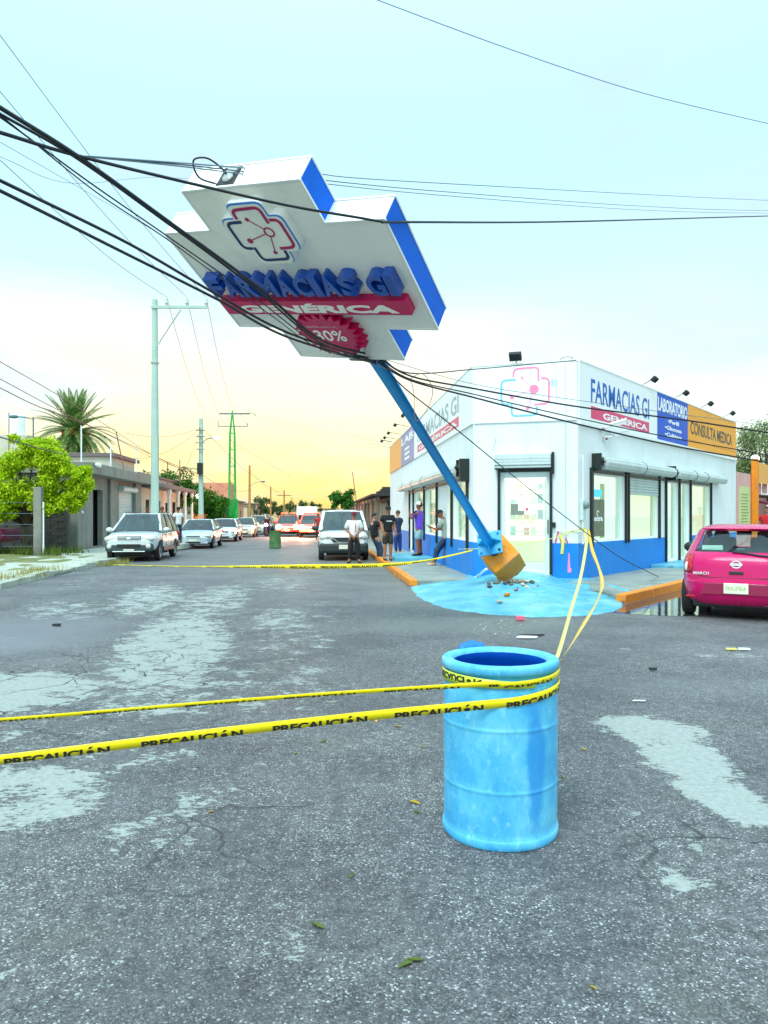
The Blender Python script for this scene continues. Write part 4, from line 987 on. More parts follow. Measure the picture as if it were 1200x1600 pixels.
_r2 = ramp(_n, [(.54, (0, 0, 0, 1)), (.66, (.6, .6, .6, 1))]); _L(_n2.outputs[0], _r2.inputs[0])
_x = N(_n, 'ShaderNodeMixRGB', inputs={2: lin(150, 220, 245)}); _L(_r2.outputs[0], _x.inputs[0]); _L(_r.outputs[0], _x.inputs[1])
# a darker blue streak down the right of the drum
_mp3 = N(_n, 'ShaderNodeMapping', vector_type='TEXTURE', inputs={'Location': (.135, -.26, .40), 'Scale': (.055, .16, .36)}); _L(_t.outputs['Object'], _mp3.inputs[0])
_ln = N(_n, 'ShaderNodeVectorMath', operation='LENGTH'); _L(_mp3.outputs[0], _ln.inputs[0])
_nn = N(_n, 'ShaderNodeMath', operation='MULTIPLY_ADD', inputs={1: 1.1}); _L(_n1.outputs[0], _nn.inputs[0]); _L(_ln.outputs['Value'], _nn.inputs[2])
_mr = N(_n, 'ShaderNodeMapRange', inputs={1: 1.2, 2: 1.65, 3: .8, 4: 0.0}); _L(_nn.outputs[0], _mr.inputs[0])
_x2 = N(_n, 'ShaderNodeMixRGB', inputs={2: lin(40, 146, 222)}); _L(_mr.outputs[0], _x2.inputs[0]); _L(_x.outputs[0], _x2.inputs[1])
_L(_x2.outputs[0], _b.inputs['Base Color']); _b.inputs['Roughness'].default_value = .42
_bp = N(_n, 'ShaderNodeBump', inputs={'Distance': .004, 'Strength': .6}); _L(_n2.outputs[0], _bp.inputs['Height']); _L(_bp.outputs[0], _b.inputs['Normal'])
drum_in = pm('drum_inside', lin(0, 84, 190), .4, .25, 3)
R = .290
prof = [(.001, .012), (.262, .012), (.278, .004), (.288, .0), (.293, .006), (.2945, .02), (.2945, .038), (.291, .044), (.2865, .050), (.287, .08)]
prof += [(R-.002, .12+.0065*i_) for i_ in range(21)]+[(R-.002+.0028*math.exp(-((z_-.274)/.009)**2), z_) for z_ in [.254+.003*q_ for q_ in range(14)]]+[(R-.002, .30+.012*q_) for q_ in range(20)]+[(R-.002+.0028*math.exp(-((z_-.57)/.009)**2), z_) for z_ in [.55+.003*q_ for q_ in range(14)]]+[(R-.002, .60), (R-.003, .64), (R-.003, .68), (R-.004, .72), (R-.010, .79), (R-.016, .815), (R-.012, .825), (R-.002, .832), (R+.005, .842), (R+.007, .856), (R+.006, .868), (R+.001, .876), (R-.008, .879), (R-.020, .880), (R-.034, .879), (R-.044, .875), (R-.050, .867), (R-.055, .855)]
wob = lambda a, z: .006*math.sin(2*a+1)*(z/.88)+.003*math.sin(5*a+z*7)+.004*math.sin(3*a+z*3)
MB().lathe(prof, 96, wob=wob).build('shell', drum_mat, drum, smooth='all')
MB().lathe([(R-.055, .857), (R-.056, .82), (R-.02, .78), (R-.02, .05), (.001, .05)], 64, wob=wob).build('inside', drum_in, drum, smooth='all')
fp = MB()
for i in range(9):
    a = math.radians(98+i*4); r_ = R-.02
    fp.av([(r_*math.cos(a), r_*math.sin(a), .86), ((r_+.03)*math.cos(a), (r_+.03)*math.sin(a), .885+.026*math.sin(PI*i/8)+.006*math.sin(i*2.2))])
for i in range(8): fp.af([(2*i, 2*i+2, 2*i+3, 2*i+1)])
o = fp.build('torn_rim_flap', pm('flap_blue', lin(30, 120, 205), .5), drum, smooth='all'); sm_ = o.modifiers.new('thick', 'SOLIDIFY'); sm_.thickness = .008

# ------------------------------------------------------------------ warning tape
tape_y = pm('tape_yellow', lin(250, 232, 10), .35, .05, 6)
tape_p = pm('tape_pale', lin(232, 226, 120), .4, .08, 6)
tape_o = pm('tape_amber', lin(246, 196, 70), .4, .08, 6)
tape_g = pm('tape_over_blue', lin(200, 220, 60), .35, .08, 6)
tape_k = pm('tape_print', (0.02, 0.02, 0.015), .4, .05, 6)
def ribbon(pts, widthv, name, mat_, par, fold=None, text=None, clip=0.0, pitch=1.0, tl=.62, th=(.1, .9), n=None, flip=False, off=.0015, tmat=None, start=0.0, side=1):
    """pts: centre line; widthv(t)->(vector) half-width vector; text printed along it"""
    P = catmull(pts, n or 14); s = [0]
    for i in range(1, len(P)): s.append(s[-1]+(P[i]-P[i-1]).length)
    Ltot = s[-1]
    def pos(d):
        d = min(max(d, 0), Ltot-1e-6)
        lo, hi = 0, len(s)-1
        while hi-lo > 1:
            md = (lo+hi)//2
            if s[md] <= d: lo = md
            else: hi = md
        t = (d-s[lo])/max(1e-9, s[lo+1]-s[lo]); return P[lo].lerp(P[lo+1], t), (P[lo+1]-P[lo]).normalized(), d/Ltot
    mb = MB(); m_ = 90
    for i in range(m_+1):
        p, d, t = pos(Ltot*i/m_); wv = widthv(t)
        nr = d.cross(wv).normalized()*.0006
        cu = wv*1.0
        mb.av([p-cu, p+nr*.3, p+cu])
    for i in range(m_):
        q = 3*i; mb.af([(q, q+3, q+4, q+1), (q+1, q+4, q+5, q+2)])
    o = mb.build(name, mat_, par, world=bool(par), smooth='all')
    so = o.modifiers.new('thick', 'SOLIDIFY'); so.thickness = .001; so.offset = 0
    if text:
        tb = MB(); d0 = start
        vs, fs = text_mesh(text, 1, 1, 0, .045, 4, clip)
        while d0+tl < Ltot:
            V = []
            for (x, y, z_) in vs:
                p, d, t = pos(d0+x*tl); wv = widthv(t); yy = (1-y) if flip else y
                yy = th[0]+(th[1]-th[0])*yy
                nr = d.cross(wv).normalized()*side
                V.append(p+wv*(2*yy-1)+nr*off)
            tb = MB(); tb.mesh(V, fs); d0 += pitch
            tb.build('print', tmat or tape_k, o, world=True)
    return o
Rb = R+.008
def onb(deg, z, r=Rb):
    a = math.radians(deg); r = (r-.008)*(1+wob(a, z))+.008; return bc+Vector((r*math.cos(a), r*math.sin(a), z))
# lower strand: from off frame left, across the front of the drum and round its right side (tape folded along its length)
zv = Vector((0, 0, 1))
p_l = at(-260, 1214, 3.05); q_l = at(0, 1187, 3.10)
near = [p_l, q_l, at(330, 1146, 3.22), at(600, 1116, 3.40), onb(258, .708), onb(268, .714), onb(278, .720), onb(288, .726), onb(298, .733), onb(308, .739), onb(318, .745), onb(328, .75), onb(338, .755), onb(348, .759), onb(0, .763)]
t1 = ribbon(near, lambda t: Vector((0, -.004, .0205+.003*t)), 'warning_tape', tape_y, None, text='PRECAUCIÓN', pitch=.56, tl=.43, th=(.0, .72), clip=.30, start=.12, side=1, off=.002)
tag(t1, 'lower bright yellow tape reading PRECAUCIÓN, stretched from the left edge to the blue drum', 'warning tape')
far = [at(-260, 1140, 3.6), at(0, 1125, 3.62), at(330, 1098, 3.66), at(560, 1081, 3.56), onb(252, .800, Rb+.003), onb(264, .798, Rb+.003), onb(276, .801, Rb+.003), onb(288, .804, Rb+.003), onb(300, .808, Rb+.003), onb(312, .812, Rb+.002), onb(324, .816), onb(336, .820), onb(350, .825), onb(10, .83)]
t2 = ribbon(far, lambda t: Vector((0, -.004, .0105+.007*max(0, (t-.72)/.28))), 'warning_tape', tape_y, None, text='PRECAUCIÓN', pitch=.50, tl=.36, th=(.0, .62), clip=.5, start=.2, off=.002)
tag(t2, 'upper thin twisted yellow tape running to the rim of the blue drum', 'warning tape')
# wrap round the neck with its lettering upside down
wrap = [onb(a, .795+.006*math.sin(math.radians(a)*2), Rb-.006) for a in range(168, 300, 8)]
t3 = ribbon(wrap, lambda t: Vector((0, 0, .032*(1-.55*t))), 'wrapped_tape', tape_g, None, text='PRECAUCIÓN', pitch=.40, tl=.36, th=(.12, .88), flip=True, start=.03, n=2, off=.0025)
tag(t3, 'greenish band of tape wound round the drum neck, lettering upside down', 'warning tape')
# two strands from the drum back to the shop corner
mtp = FR @ Vector((.17, 1.30, .10))
s1 = [onb(20, .82), at(872, 1022, 3.95), at(893, 950, 7), at(908, 898, 11.0), at(916, 850, 15.5), mtp]
t4 = ribbon(s1, lambda t: Vector((.013+.022*t, .004, .004)), 'warning_tape', tape_p, None, text='PRECAUCIÓN', pitch=2.4, tl=.6, start=1.0, tmat=tape_o)
tag(t4, 'straight pale strand of tape from the drum rim to the meter', 'warning tape')
s2 = [onb(14, .81), at(880, 1026, 3.9), at(906, 985, 5.2), at(932, 940, 8.0), at(941, 912, 10.5), at(935, 885, 13), at(925, 858, 15.5), mtp+Vector((.08, 0, -.02))]
t5 = ribbon(s2, lambda t: Vector((.010+.012*math.sin(t*9)**2+.014*t, .004, .012)), 'warning_tape', tape_o, None, text='PRECAUCIÓN', pitch=.7, tl=.55, start=.1, tmat=tape_p)
tag(t5, 'slack orange-yellow strand of tape hanging in a bend beside the pale strand', 'warning tape')
# knot and tail at the shop corner
kn = MB(); kc = FR @ Vector((.10, 1.22, .14)); a_, b_ = FC @ Vector((CLEN-.38, 1.18, .03)), FC @ Vector((CLEN-.35, .72, .03))
t6 = ribbon([mtp, FC @ Vector((CLEN-.15, 1.24, .06)), a_, FC @ Vector((CLEN-.33, 1.0, .04)), b_], lambda t: Vector((.035, -.01, .03*(1-t))), 'tape_tail', tape_p, None)
tag(t6, 'short loose tail of tape hanging on the shop corner beside the heartbeat mark', 'warning tape')
cord = MB(); cord.tube(sag(at(716, 858, 15.6), mtp, .12, 20), .008, 5); tag(cord.build('twisted_cord', tape_p), 'thin twisted yellow cord from the sign base plate to the meter', 'cord')
# tape across the street
cr_ = [at(738, 860, 17.2), at(700, 869, 17.6), at(660, 877, 18.2), at(600, 883, 19.2), at(520, 885, 20.2), at(420, 885.5, 21.3), at(330, 885.5, 22.4), at(250, 884.5, 23.2), at(165, 882, 24.0)]
t7 = ribbon(cr_[::-1], lambda t: Vector((0, .0, .012+.052*math.exp(-((t-.62)/.24)**2))), 'warning_tape', tape_y, None, text='PRECAUCIÓN', pitch=1.05, tl=.85, th=(.05, .8), start=.8, off=.004)
tag(t7, 'long low tape across the far street in front of the van and bystanders', 'warning tape')
# ------------------------------------------------------------------ vehicles (local frame: x right, y forwards, z up; origin on the ground at the middle)
def paint(name, col, var=.03, flake=0.0):
    return pm(name, col, .28, var, 2, coat=.9, metal=flake)
def lerp_tab(tab, y):
    for i in range(len(tab)-1):
        if y <= tab[i+1][0]:
            a, b = tab[i], tab[i+1]; t = (y-a[0])/(b[0]-a[0]); t = max(0, min(1, t))
            return [a[k]+(b[k]-a[k])*t for k in range(1, len(a))]
    return list(tab[-1][1:])
def body_mesh(L_, W, tab, wheels, wr, name):
    """tab rows: y, z bottom, z top (bonnet / waist), half-width factor"""
    st = sorted({t[0] for t in tab}); ys = []
    for a, b in zip(st, st[1:]):
        n = max(1, int((b-a)/.16)); ys += [a+(b-a)*i/n for i in range(n)]
    ys.append(st[-1])
    mb = MB(); hw = W/2; prof = [(0, 0), (.80, 0), (.93, .10), (.985, .30), (1.0, .52), (.985, .74), (.94, .90), (.84, .985), (.55, 1.01), (0, 1.02)]
    n = len(prof)
    for y in ys:
        zb, zt, k = lerp_tab(tab, y)
        ring = [(x*hw*k, y, zb+(zt-zb)*z) for x, z in prof]+[(-x*hw*k, y, zb+(zt-zb)*z) for x, z in prof[-2:0:-1]]
        mb.av(ring)
    m = 2*n-2
    for i in range(len(ys)-1):
        for k in range(m): q = i*m; mb.af([(q+k, q+m+k, q+m+(k+1) % m, q+(k+1) % m)])
    mb.af([tuple(range(m)), tuple(range((len(ys)-1)*m, len(ys)*m))[::-1]])
    me = mb.data(name)
    bm = bmesh.new(); bm.from_mesh(me); bmesh.ops.recalc_face_normals(bm, faces=bm.faces); bm.to_mesh(me); bm.free()
    o = bpy.data.objects.new('tmp', me); C.objects.link(o); cut = []
    for wy in wheels:
        for s in (-1, 1):
            c = MB(); c.lathe([(.001, 0), (wr*1.16, 0), (wr*1.16, .34), (.001, .34)], 28, (s*hw*1.04-(.34 if s > 0 else 0), wy, wr*1.0), Matrix(((0, 0, 1), (0, 1, 0), (-1, 0, 0))))
            co = bpy.data.objects.new('cut', c.data('cut')); C.objects.link(co)
            bb = bmesh.new(); bb.from_mesh(co.data); bmesh.ops.recalc_face_normals(bb, faces=bb.faces); bb.to_mesh(co.data); bb.free()
            md = o.modifiers.new('b', 'BOOLEAN'); md.operation = 'DIFFERENCE'; md.object = co; md.solver = 'EXACT'; cut.append(co)
    res = eval_mesh(o)
    for c in cut: bpy.data.objects.remove(c)
    res.polygons.foreach_set('use_smooth', [True]*len(res.polygons)); res.set_sharp_from_angle(angle=math.radians(35)); res.name = name
    return res
_wheel = {}
def wheel(par, x, y, r, wd=.20, steel=False):
    key = (round(r, 3), steel)
    if key not in _wheel:
        M = Matrix(((0, 0, 1), (0, 1, 0), (-1, 0, 0)))
        t = MB(); t.lathe([(r*.62, -wd/2+.01), (r*.9, -wd/2), (r, -wd/2+.03), (r, wd/2-.03), (r*.9, wd/2), (r*.62, wd/2-.01), (r*.60, 0), (r*.62, -wd/2+.01)], 32, (0, 0, 0), M)
        ri = MB(); ri.lathe([(.001, .05), (r*.14, .055), (r*.16, .03), (r*.2, .0), (r*.5, -.03)], 24, (0, 0, 0), M); ri.lathe([(r*.55, wd/2-.03), (r*.64, wd/2-.012), (r*.64, -wd/2+.02), (r*.60, -wd/2+.02), (r*.56, wd/2-.035)], 24, (0, 0, 0), M)
        for k in range(5):
            a = 2*PI*k/5; R_ = Matrix.Rotation(a, 4, 'X'); ri.box(.01, .055, -r*.09, r*.09, r*.12, r*.60, R_)
        ba = MB(); ba.lathe([(.001, -.03), (r*.6, -.03), (r*.6, -.05), (.001, -.05)], 20, (0, 0, 0), M)
        _wheel[key] = (t.data('tyre'), ri.data('rim'), ba.data('hub'))
        for d in _wheel[key]: d.polygons.foreach_set('use_smooth', [True]*len(d.polygons)); d.set_sharp_from_angle(angle=math.radians(40))
        _wheel[key][0].materials.append(tyre_mat); _wheel[key][1].materials.append(rim_mat); _wheel[key][2].materials.append(black_rubber)
    a, b, c = _wheel[key]
    w = bpy.data.objects.new('wheel', a); C.objects.link(w); w.parent = par; w.location = (x, y, r)
    if x < 0: w.rotation_euler = (0, 0, PI)
    for nm, d in (('rim', b), ('hub', c)): q = bpy.data.objects.new(nm, d); C.objects.link(q); q.parent = w
    return w
def cabin(par, W, belt, roof, yb0, yb1, yr0, yr1, wr_, paintm, glassm, bps=(), interior=None, pil=.05, roofh=.05, belt_f=None, belt_r=None):
    """belt z / roof z, y of rear & front at belt and roof, roof half width"""
    wb = W/2*.93; bf = belt_f or belt; br = belt_r or belt
    P = {'rl': (-wb, yb0, br), 'rr': (wb, yb0, br), 'fl': (-wb, yb1, bf), 'fr': (wb, yb1, bf), 'RL': (-wr_, yr0, roof), 'RR': (wr_, yr0, roof), 'FL': (-wr_, yr1, roof), 'FR': (wr_, yr1, roof)}
    P = {k: Vector(v) for k, v in P.items()}
    # roof: a crowned slab
    mb = MB(); NX, NY = 10, 10
    for j in range(NY+1):
        for i in range(NX+1):
            u, v = i/NX, j/NY
            p = P['RL'].lerp(P['RR'], u).lerp(P['FL'].lerp(P['FR'], u), v)
            cz = roofh*(1-(2*u-1)**4)*(1-(2*v-1)**6)
            p += Vector((0, (.03*math.sin(PI*u))*(1 if v > .5 else -1)*abs(2*v-1), cz)); mb.av([p])
    for j in range(NY):
        for i in range(NX): q = j*(NX+1)+i; mb.af([(q, q+1, q+NX+2, q+NX+1)])
    o = mb.build('roof', paintm, par, smooth='all'); so = o.modifiers.new('t', 'SOLIDIFY'); so.thickness = .035; so.offset = -1
    def bar(a, b, wd, name, m, inw=0):
        v = MB(); v.tube([a, b], wd, 6); return v.build(name, m, par, smooth=True)
    for a, b in (('rl', 'RL'), ('rr', 'RR'), ('fl', 'FL'), ('fr', 'FR')): bar(P[a], P[b], pil*(1.0 if a[0] == 'f' else 1.25), 'pillar', paintm)
    for a, b in (('RL', 'FL'), ('RR', 'FR')): bar(P[a], P[b], .04, 'roof_edge', paintm)
    for a, b in (('RL', 'RR'), ('FL', 'FR')): bar(P[a], P[b], .032, 'roof_edge', paintm)
    bar(P['fl']-Vector((0, -.02, 0)), P['fr']-Vector((0, -.02, 0)), .02, 'wiper', black_rubber)
    def pane(n, q, nm, out):
        c = sum(q, Vector())/4; nn = (q[1]-q[0]).cross(q[3]-q[0]).normalized()
        if nn.dot(out) < 0: nn = -nn
        # bulge a little
        v = MB(); K = 6
        for j in range(K+1):
            for i in range(K+1):
                p = q[0].lerp(q[1], i/K).lerp(q[3].lerp(q[2], i/K), j/K); v.av([p+nn*(.03*math.sin(PI*i/K)+.012*math.sin(PI*j/K)-.006)])
        for j in range(K):
            for i in range(K): z = j*(K+1)+i; v.af([(z, z+1, z+K+2, z+K+1)])
        return v.build(nm, glassm, par, smooth='all')
    pane(0, [P['fl'], P['fr'], P['FR'], P['FL']], 'windscreen', Vector((0, 1, 0)))
    pane(0, [P['rl'], P['rr'], P['RR'], P['RL']], 'rear_window', Vector((0, -1, 0)))
    for s, a, b, c, d in ((-1, 'rl', 'fl', 'FL', 'RL'), (1, 'rr', 'fr', 'FR', 'RR')):
        cuts = [0]+list(bps)+[1]
        for i in range(len(cuts)-1):
            q = [P[a].lerp(P[b], cuts[i]), P[a].lerp(P[b], cuts[i+1]), P[d].lerp(P[c], cuts[i+1]), P[d].lerp(P[c], cuts[i])]
            pane(0, q, 'side_window', Vector((s, 0, 0)))
        for t in bps: v = MB(); v.tube([P[a].lerp(P[b], t), P[d].lerp(P[c], t)], .032, 6); v.build('pillar', black_rubber, par)
    if interior:
        v = MB()
        for s in (-1, 1):
            v.cbox((s*.36, interior[0], belt-.05), (.46, .16, .55)); v.cbox((s*.36, interior[0], belt+.28), (.24, .12, .20))
        v.cbox((0, interior[1], belt-.12), (1.15, .16, .5)); 
        v.cbox((0, yb1-.35, belt-.02), (W*.8, .5, .08))
        v.build('seats', pm('seat_grey', lin(92, 104, 104), .8), par, bevel=.05)
        v = MB(); v.cbox((0, yr1-.15, roof-.12), (.24, .03, .08)); v.build('inner_mirror', black_rubber, par)
        v = MB(); v.tube([(-.36+.18*math.cos(a*PI/8), yb1-.55, belt+.02+.18*math.sin(a*PI/8)) for a in range(17)], .016, 5); v.build('steering_wheel', black_rubber, par)
    return P
def part(par, name, m, c, sz, bevel=.015, rot=None):
    v = MB(); v.cbox(c, sz, rot); return v.build(name, m, par, bevel=bevel)
def blob(par, name, m, c, r, sc, n=16, rot=None):
    v = MB(); v.ball(c, r, n, sc, rot); return v.build(name, m, par, smooth='all')
def mirrors(par, W, y, z, m, big=1.0):
    for s in (-1, 1):
        v = MB(); v.ball((s*(W/2+.09), y, z), .1*big, 12, (1.1, .7, .75)); v.tube([(s*W/2*.93, y+.02, z-.05), (s*(W/2+.06), y, z-.02)], .02, 6); v.build('side_mirror', m, par, smooth='all')
def seams(par, W, ys, z0, z1, hndl=None, m=dark_trim, hm=None, k=1.0):
    for s in (-1, 1):
        for y in ys: part(par, 'door_seam', m, (s*W/2*k*.997, y, (z0+z1)/2), (.012, .012, z1-z0), 0)
        for y in (hndl or ()): part(par, 'door_handle', hm or m, (s*(W/2*.985+.01), y, z1-.06), (.03, .16, .03), .008)
def lamp_light(par, name, c, sz, col, es, rot=None):
    return blob(par, name, pm('lit_%s' % name, col, .2, .02, emit=col, es=es), c, 1, sz, 16, rot)
def place(o, p, yaw):
    if any(c.name.startswith('wheel') for c in o.children) and o['category'] != 'motorcycle': part(o, 'underbody', black_rubber, (0, 0, .28), (1.25, 3.5, .20), .03)
    o.location = p; o.rotation_euler = (0, 0, yaw); return o
TOW = PI+math.atan2(-DL.x, DL.y)      # facing the viewer down the street

# silver SUV, two-tone
silver = paint('silver_paint', lin(212, 226, 230), .04, .2); greytrim = pm('grey_cladding', lin(50, 70, 72), .5, .08, 3)
silver2 = paint('silver_blue_paint', lin(196, 216, 222), .04, .2); carwhite = paint('white_car_paint', lin(232, 240, 240)); pinkp = pm('magenta_paint', (0.60, 0.0, 0.13), .25, .03, 2, coat=.35, spec=.3)
suv = thing('suv', 'silver SUV with grey lower cladding parked first in the row at the left kerb', 'SUV', group=None)
L_, W = 4.5, 1.84
tab = [(-2.25, .45, .92, .84), (-2.15, .36, 1.03, .93), (-1.7, .33, 1.07, .985), (-.5, .30, 1.05, 1.0), (.7, .30, 1.03, 1.0), (1.2, .32, 1.04, .99), (1.75, .36, .98, .95), (2.1, .38, .90, .88), (2.25, .44, .74, .74)]
link('body', body_mesh(L_, W, tab, (-1.3, 1.35), .35, 'suv_body'), silver, suv)
for y in (-1.3, 1.35):
    for s in (-1, 1): wheel(suv, s*.80, y, .35)
cabin(suv, W, 1.02, 1.66, -2.05, 1.15, -1.75, .35, .62, silver, car_glass, (.28, .62), (0.1, -.9), .045, .04, 1.05)
part(suv, 'front_bumper', greytrim, (0, 2.13, .50), (1.62, .26, .30), .08); part(suv, 'front_bumper_lip', silver, (0, 2.20, .365), (1.1, .14, .035), .012)
part(suv, 'air_intake', black_rubber, (0, 2.262, .56), (.80, .02, .12), .01)
gr = part(suv, 'grille', dark_trim, (0, 2.20, .80), (.80, .09, .20), .03)
for z in (.745, .80, .855): part(gr, 'grille_bar', silver, (0, 2.252, z), (.80, .02, .022), .004)
part(gr, 'grille_frame', silver, (0, 2.23, .90), (.88, .06, .035), .01); blob(gr, 'badge', rim_mat, (0, 2.262, .80), 1, (.10, .01, .05))
for s in (-1, 1):
    blob(suv, 'headlight', lamp_glass, (s*.63, 2.10, .80), 1, (.24, .14, .115)); blob(suv, 'fog_lamp', lamp_glass, (s*.66, 2.245, .545), 1, (.09, .04, .085))
    part(suv, 'cladding', greytrim, (s*.905, 0.02, .40), (.05, 1.85, .16), .02); part(suv, 'cladding', greytrim, (s*.87, -2.0, .50), (.10, .42, .24), .03)
    part(suv, 'roof_rail', black_rubber, (s*.60, -.6, 1.735), (.035, 1.9, .035), .01)
    part(suv, 'tail_light', red_lens, (s*.80, -2.20, .86), (.16, .09, .26), .02)
part(suv, 'number_plate', plate_mat, (0, 2.265, .42), (.36, .02, .05), .003); part(suv, 'rear_bumper', greytrim, (0, -2.2, .52), (1.6, .2, .24), .06)
mirrors(suv, W, .95, 1.10, silver, 1.15); seams(suv, W, (-.45, .45, 1.12), .48, .98, (-.3, .6))
place(suv, Vector((-9.02, 27.8, 0)), TOW)
# saloons
def saloon(name, label, pmat, L_=4.7, W=1.8, roof=1.42, belt=.92, kind=0):
    t = thing(name, label, 'car')
    h = L_/2
    tab = [(-h, .42, .80, .78), (-h+.12, .30, .95, .90), (-h+.7, .26, .98, .97), (-.6, .22, .94, 1.0), (.9, .22, .92, 1.0), (h-1.0, .24, .88, .97), (h-.35, .24, .76, .90), (h-.08, .26, .66, .80), (h, .34, .56, .70)]
    link('body', body_mesh(L_, W, tab, (-h+.95, h-.9), .31, name+'_body'), pmat, t)
    for y in (-h+.95, h-.9):
        for s in (-1, 1): wheel(t, s*(W/2-.12), y, .31)
    cabin(t, W, belt, roof-.03, -h+.45 if kind != 2 else -h+.15, h-1.15, -h+1.15 if kind != 2 else -h+.45, .30, W*.33, pmat, car_glass, (.22, .55), (-.1, -1.0), .04, .05, belt-.02, belt+.04)
    part(t, 'lower_bumper', pmat, (0, h-.07, .30), (W*.78, .12, .14), .05)
    if kind == 1:
        v = MB(); v.prism([(-.44, .66), (.44, .66), (.26, .42), (-.26, .42)], -.02, .02, Matrix.Translation((0, h-.03, 0)) @ Matrix.Rotation(PI/2, 4, 'X')); g_ = v.build('grille', black_rubber, t, fix=True)
        v = MB(); stroke(v, [(-.46, .67), (-.27, .44), (.27, .44), (.46, .67)], .035, 0, .02, Matrix.Translation((0, h, 0)) @ Matrix.Rotation(PI/2, 4, 'X')); v.build('grille_bar', rim_mat, g_)
        part(t, 'air_intake', black_rubber, (0, h+.0, .30), (.9, .02, .09), .01)
    else:
        g_ = part(t, 'grille', dark_trim, (0, h-.06, .56), (.66, .10, .16), .03)
        for z in (.51, .55, .59, .63): part(g_, 'grille_bar', rim_mat, (0, h-.005, z), (.64, .015, .015), 0)
        part(t, 'air_intake', black_rubber, (0, h+.0, .31), (.7, .02, .08), .01); part(t, 'number_plate', plate_mat, (0, h+.012, .41), (.34, .012, .10), .003)
    for s in (-1, 1):
        blob(t, 'headlight', lamp_glass, (s*(W/2-.27), h-.20, .62), 1, (.22, .20, .085), rot=Matrix.Rotation(-s*.35, 3, 'Z')); blob(t, 'fog_lamp', lamp_glass, (s*(W/2-.30), h-.05, .33), 1, (.06, .04, .045))
        part(t, 'tail_light', red_lens, (s*(W/2-.2), -h+.04, .78), (.3, .10, .14), .02)
    mirrors(t, W, h-1.35, belt+.08, pmat); seams(t, W, (-.75, .2, h-1.3), .36, .88, (-.6, .35), hm=pmat)
    return t
sil = saloon('silver_saloon', 'silver saloon car parked right behind the SUV, chrome barred grille', silver2)
place(sil, Vector((-9.42, 38.0, 0)), TOW)
whc = saloon('white_saloon', 'white saloon with dark V shaped grille, third in the parked row', carwhite, 4.6, 1.8, 1.42, kind=1)
place(whc, Vector((-10.15, 47.5, 0)), TOW)
hat = saloon('grey_hatchback', 'small silver green hatchback, fourth in the parked row', paint('green_silver', lin(170, 196, 186), .03, .2), 3.9, 1.66, 1.46, .95, 2)
place(hat, Vector((-10.5, 56.2, 0)), TOW)
tk = saloon('pale_estate_car', 'pale car at the far end of the parked row behind the small hatchback', paint('cream_paint', lin(214, 216, 200)), 4.4, 1.75, 1.62, 1.0, 2)
place(tk, Vector((-11.0, 65, 0)), TOW)
bsw = saloon('far_parked_car', 'dark car partly hidden beyond the pale car in the parked row', paint('dull_paint', lin(120, 120, 112)), 4.4, 1.75, 1.5, .95, 0)
place(bsw, Vector((-12.2, 76, 0)), TOW)

# white panel van with unpainted bumper
van = thing('white_van', 'white panel van with black front bumper parked by the pharmacy', 'van')
L_, W = 4.3, 1.84; h = L_/2
tab = [(-h, .40, 1.05, .90), (-h+.1, .30, 1.08, .97), (-.5, .26, 1.06, 1.0), (.8, .26, 1.06, 1.0), (1.15, .28, 1.07, .99), (1.7, .30, 1.0, .95), (2.02, .30, .90, .88), (h, .36, .76, .78)]
link('body', body_mesh(L_, W, tab, (-1.25, 1.35), .32, 'van_body'), carwhite, van)
for y in (-1.25, 1.35):
    for s in (-1, 1): wheel(van, s*.80, y, .32)
P = cabin(van, W, 1.05, 1.76, -h+.06, 1.22, -h+.22, .45, .70, carwhite, car_glass, (.55,), (0.0, -.6), .055, .07)
for s in (-1, 1):
    v = MB(); v.poly([(s*.86, -h+.06, 1.04), (s*.86, -.2, 1.04), (s*.735, -.2, 1.76), (s*.735, -h+.22, 1.76)]); v.build('side_panel', carwhite, van)
blk = pm('bumper_black', lin(42, 56, 56), .55, .1, 6)
part(van, 'front_bumper', blk, (0, 2.02, .46), (1.72, .34, .36), .09)
v = MB(); v.prism([(-.50, .84), (.50, .84), (.38, .66), (-.38, .66)], -.03, .03, Matrix.Translation((0, 2.15, 0)) @ Matrix.Rotation(PI/2, 4, 'X')); gg = v.build('grille', blk, van, fix=True)
v = MB(); stroke(v, rounded([(-.62, .86), (-.30, .76), (-.22, .66), (.22, .66), (.30, .76), (.62, .86)], .08), .03, 0, .02, Matrix.Translation((0, 2.19, 0)) @ Matrix.Rotation(PI/2, 4, 'X')); v.build('grille_trim', rim_mat, gg)
part(van, 'number_plate', plate_mat, (0, 2.20, .50), (.36, .02, .15), .004)
for s in (-1, 1): blob(van, 'headlight', lamp_glass, (s*.66, 1.99, .84), 1, (.22, .17, .13), rot=Matrix.Rotation(-s*.4, 3, 'Z')); part(van, 'tail_light', red_lens, (s*.86, -h+.05, 1.0), (.08, .1, .4), .02)
mirrors(van, W, 1.05, 1.15, blk, 1.3); seams(van, W, (-.2, 1.0), .45, 1.0, (.0,))
v = MB(); v.tube([(0, .4, 1.83), (0, .35, 2.0)], .006, 5); v.build('aerial', black_rubber, van)
v = MB(); v.tube([(-.1, 1.22, 1.07), (.42, .95, 1.33)], .012, 5); v.build('wiper', black_rubber, van)
place(van, Vector((-1.60, 28.3, 0)), TOW)

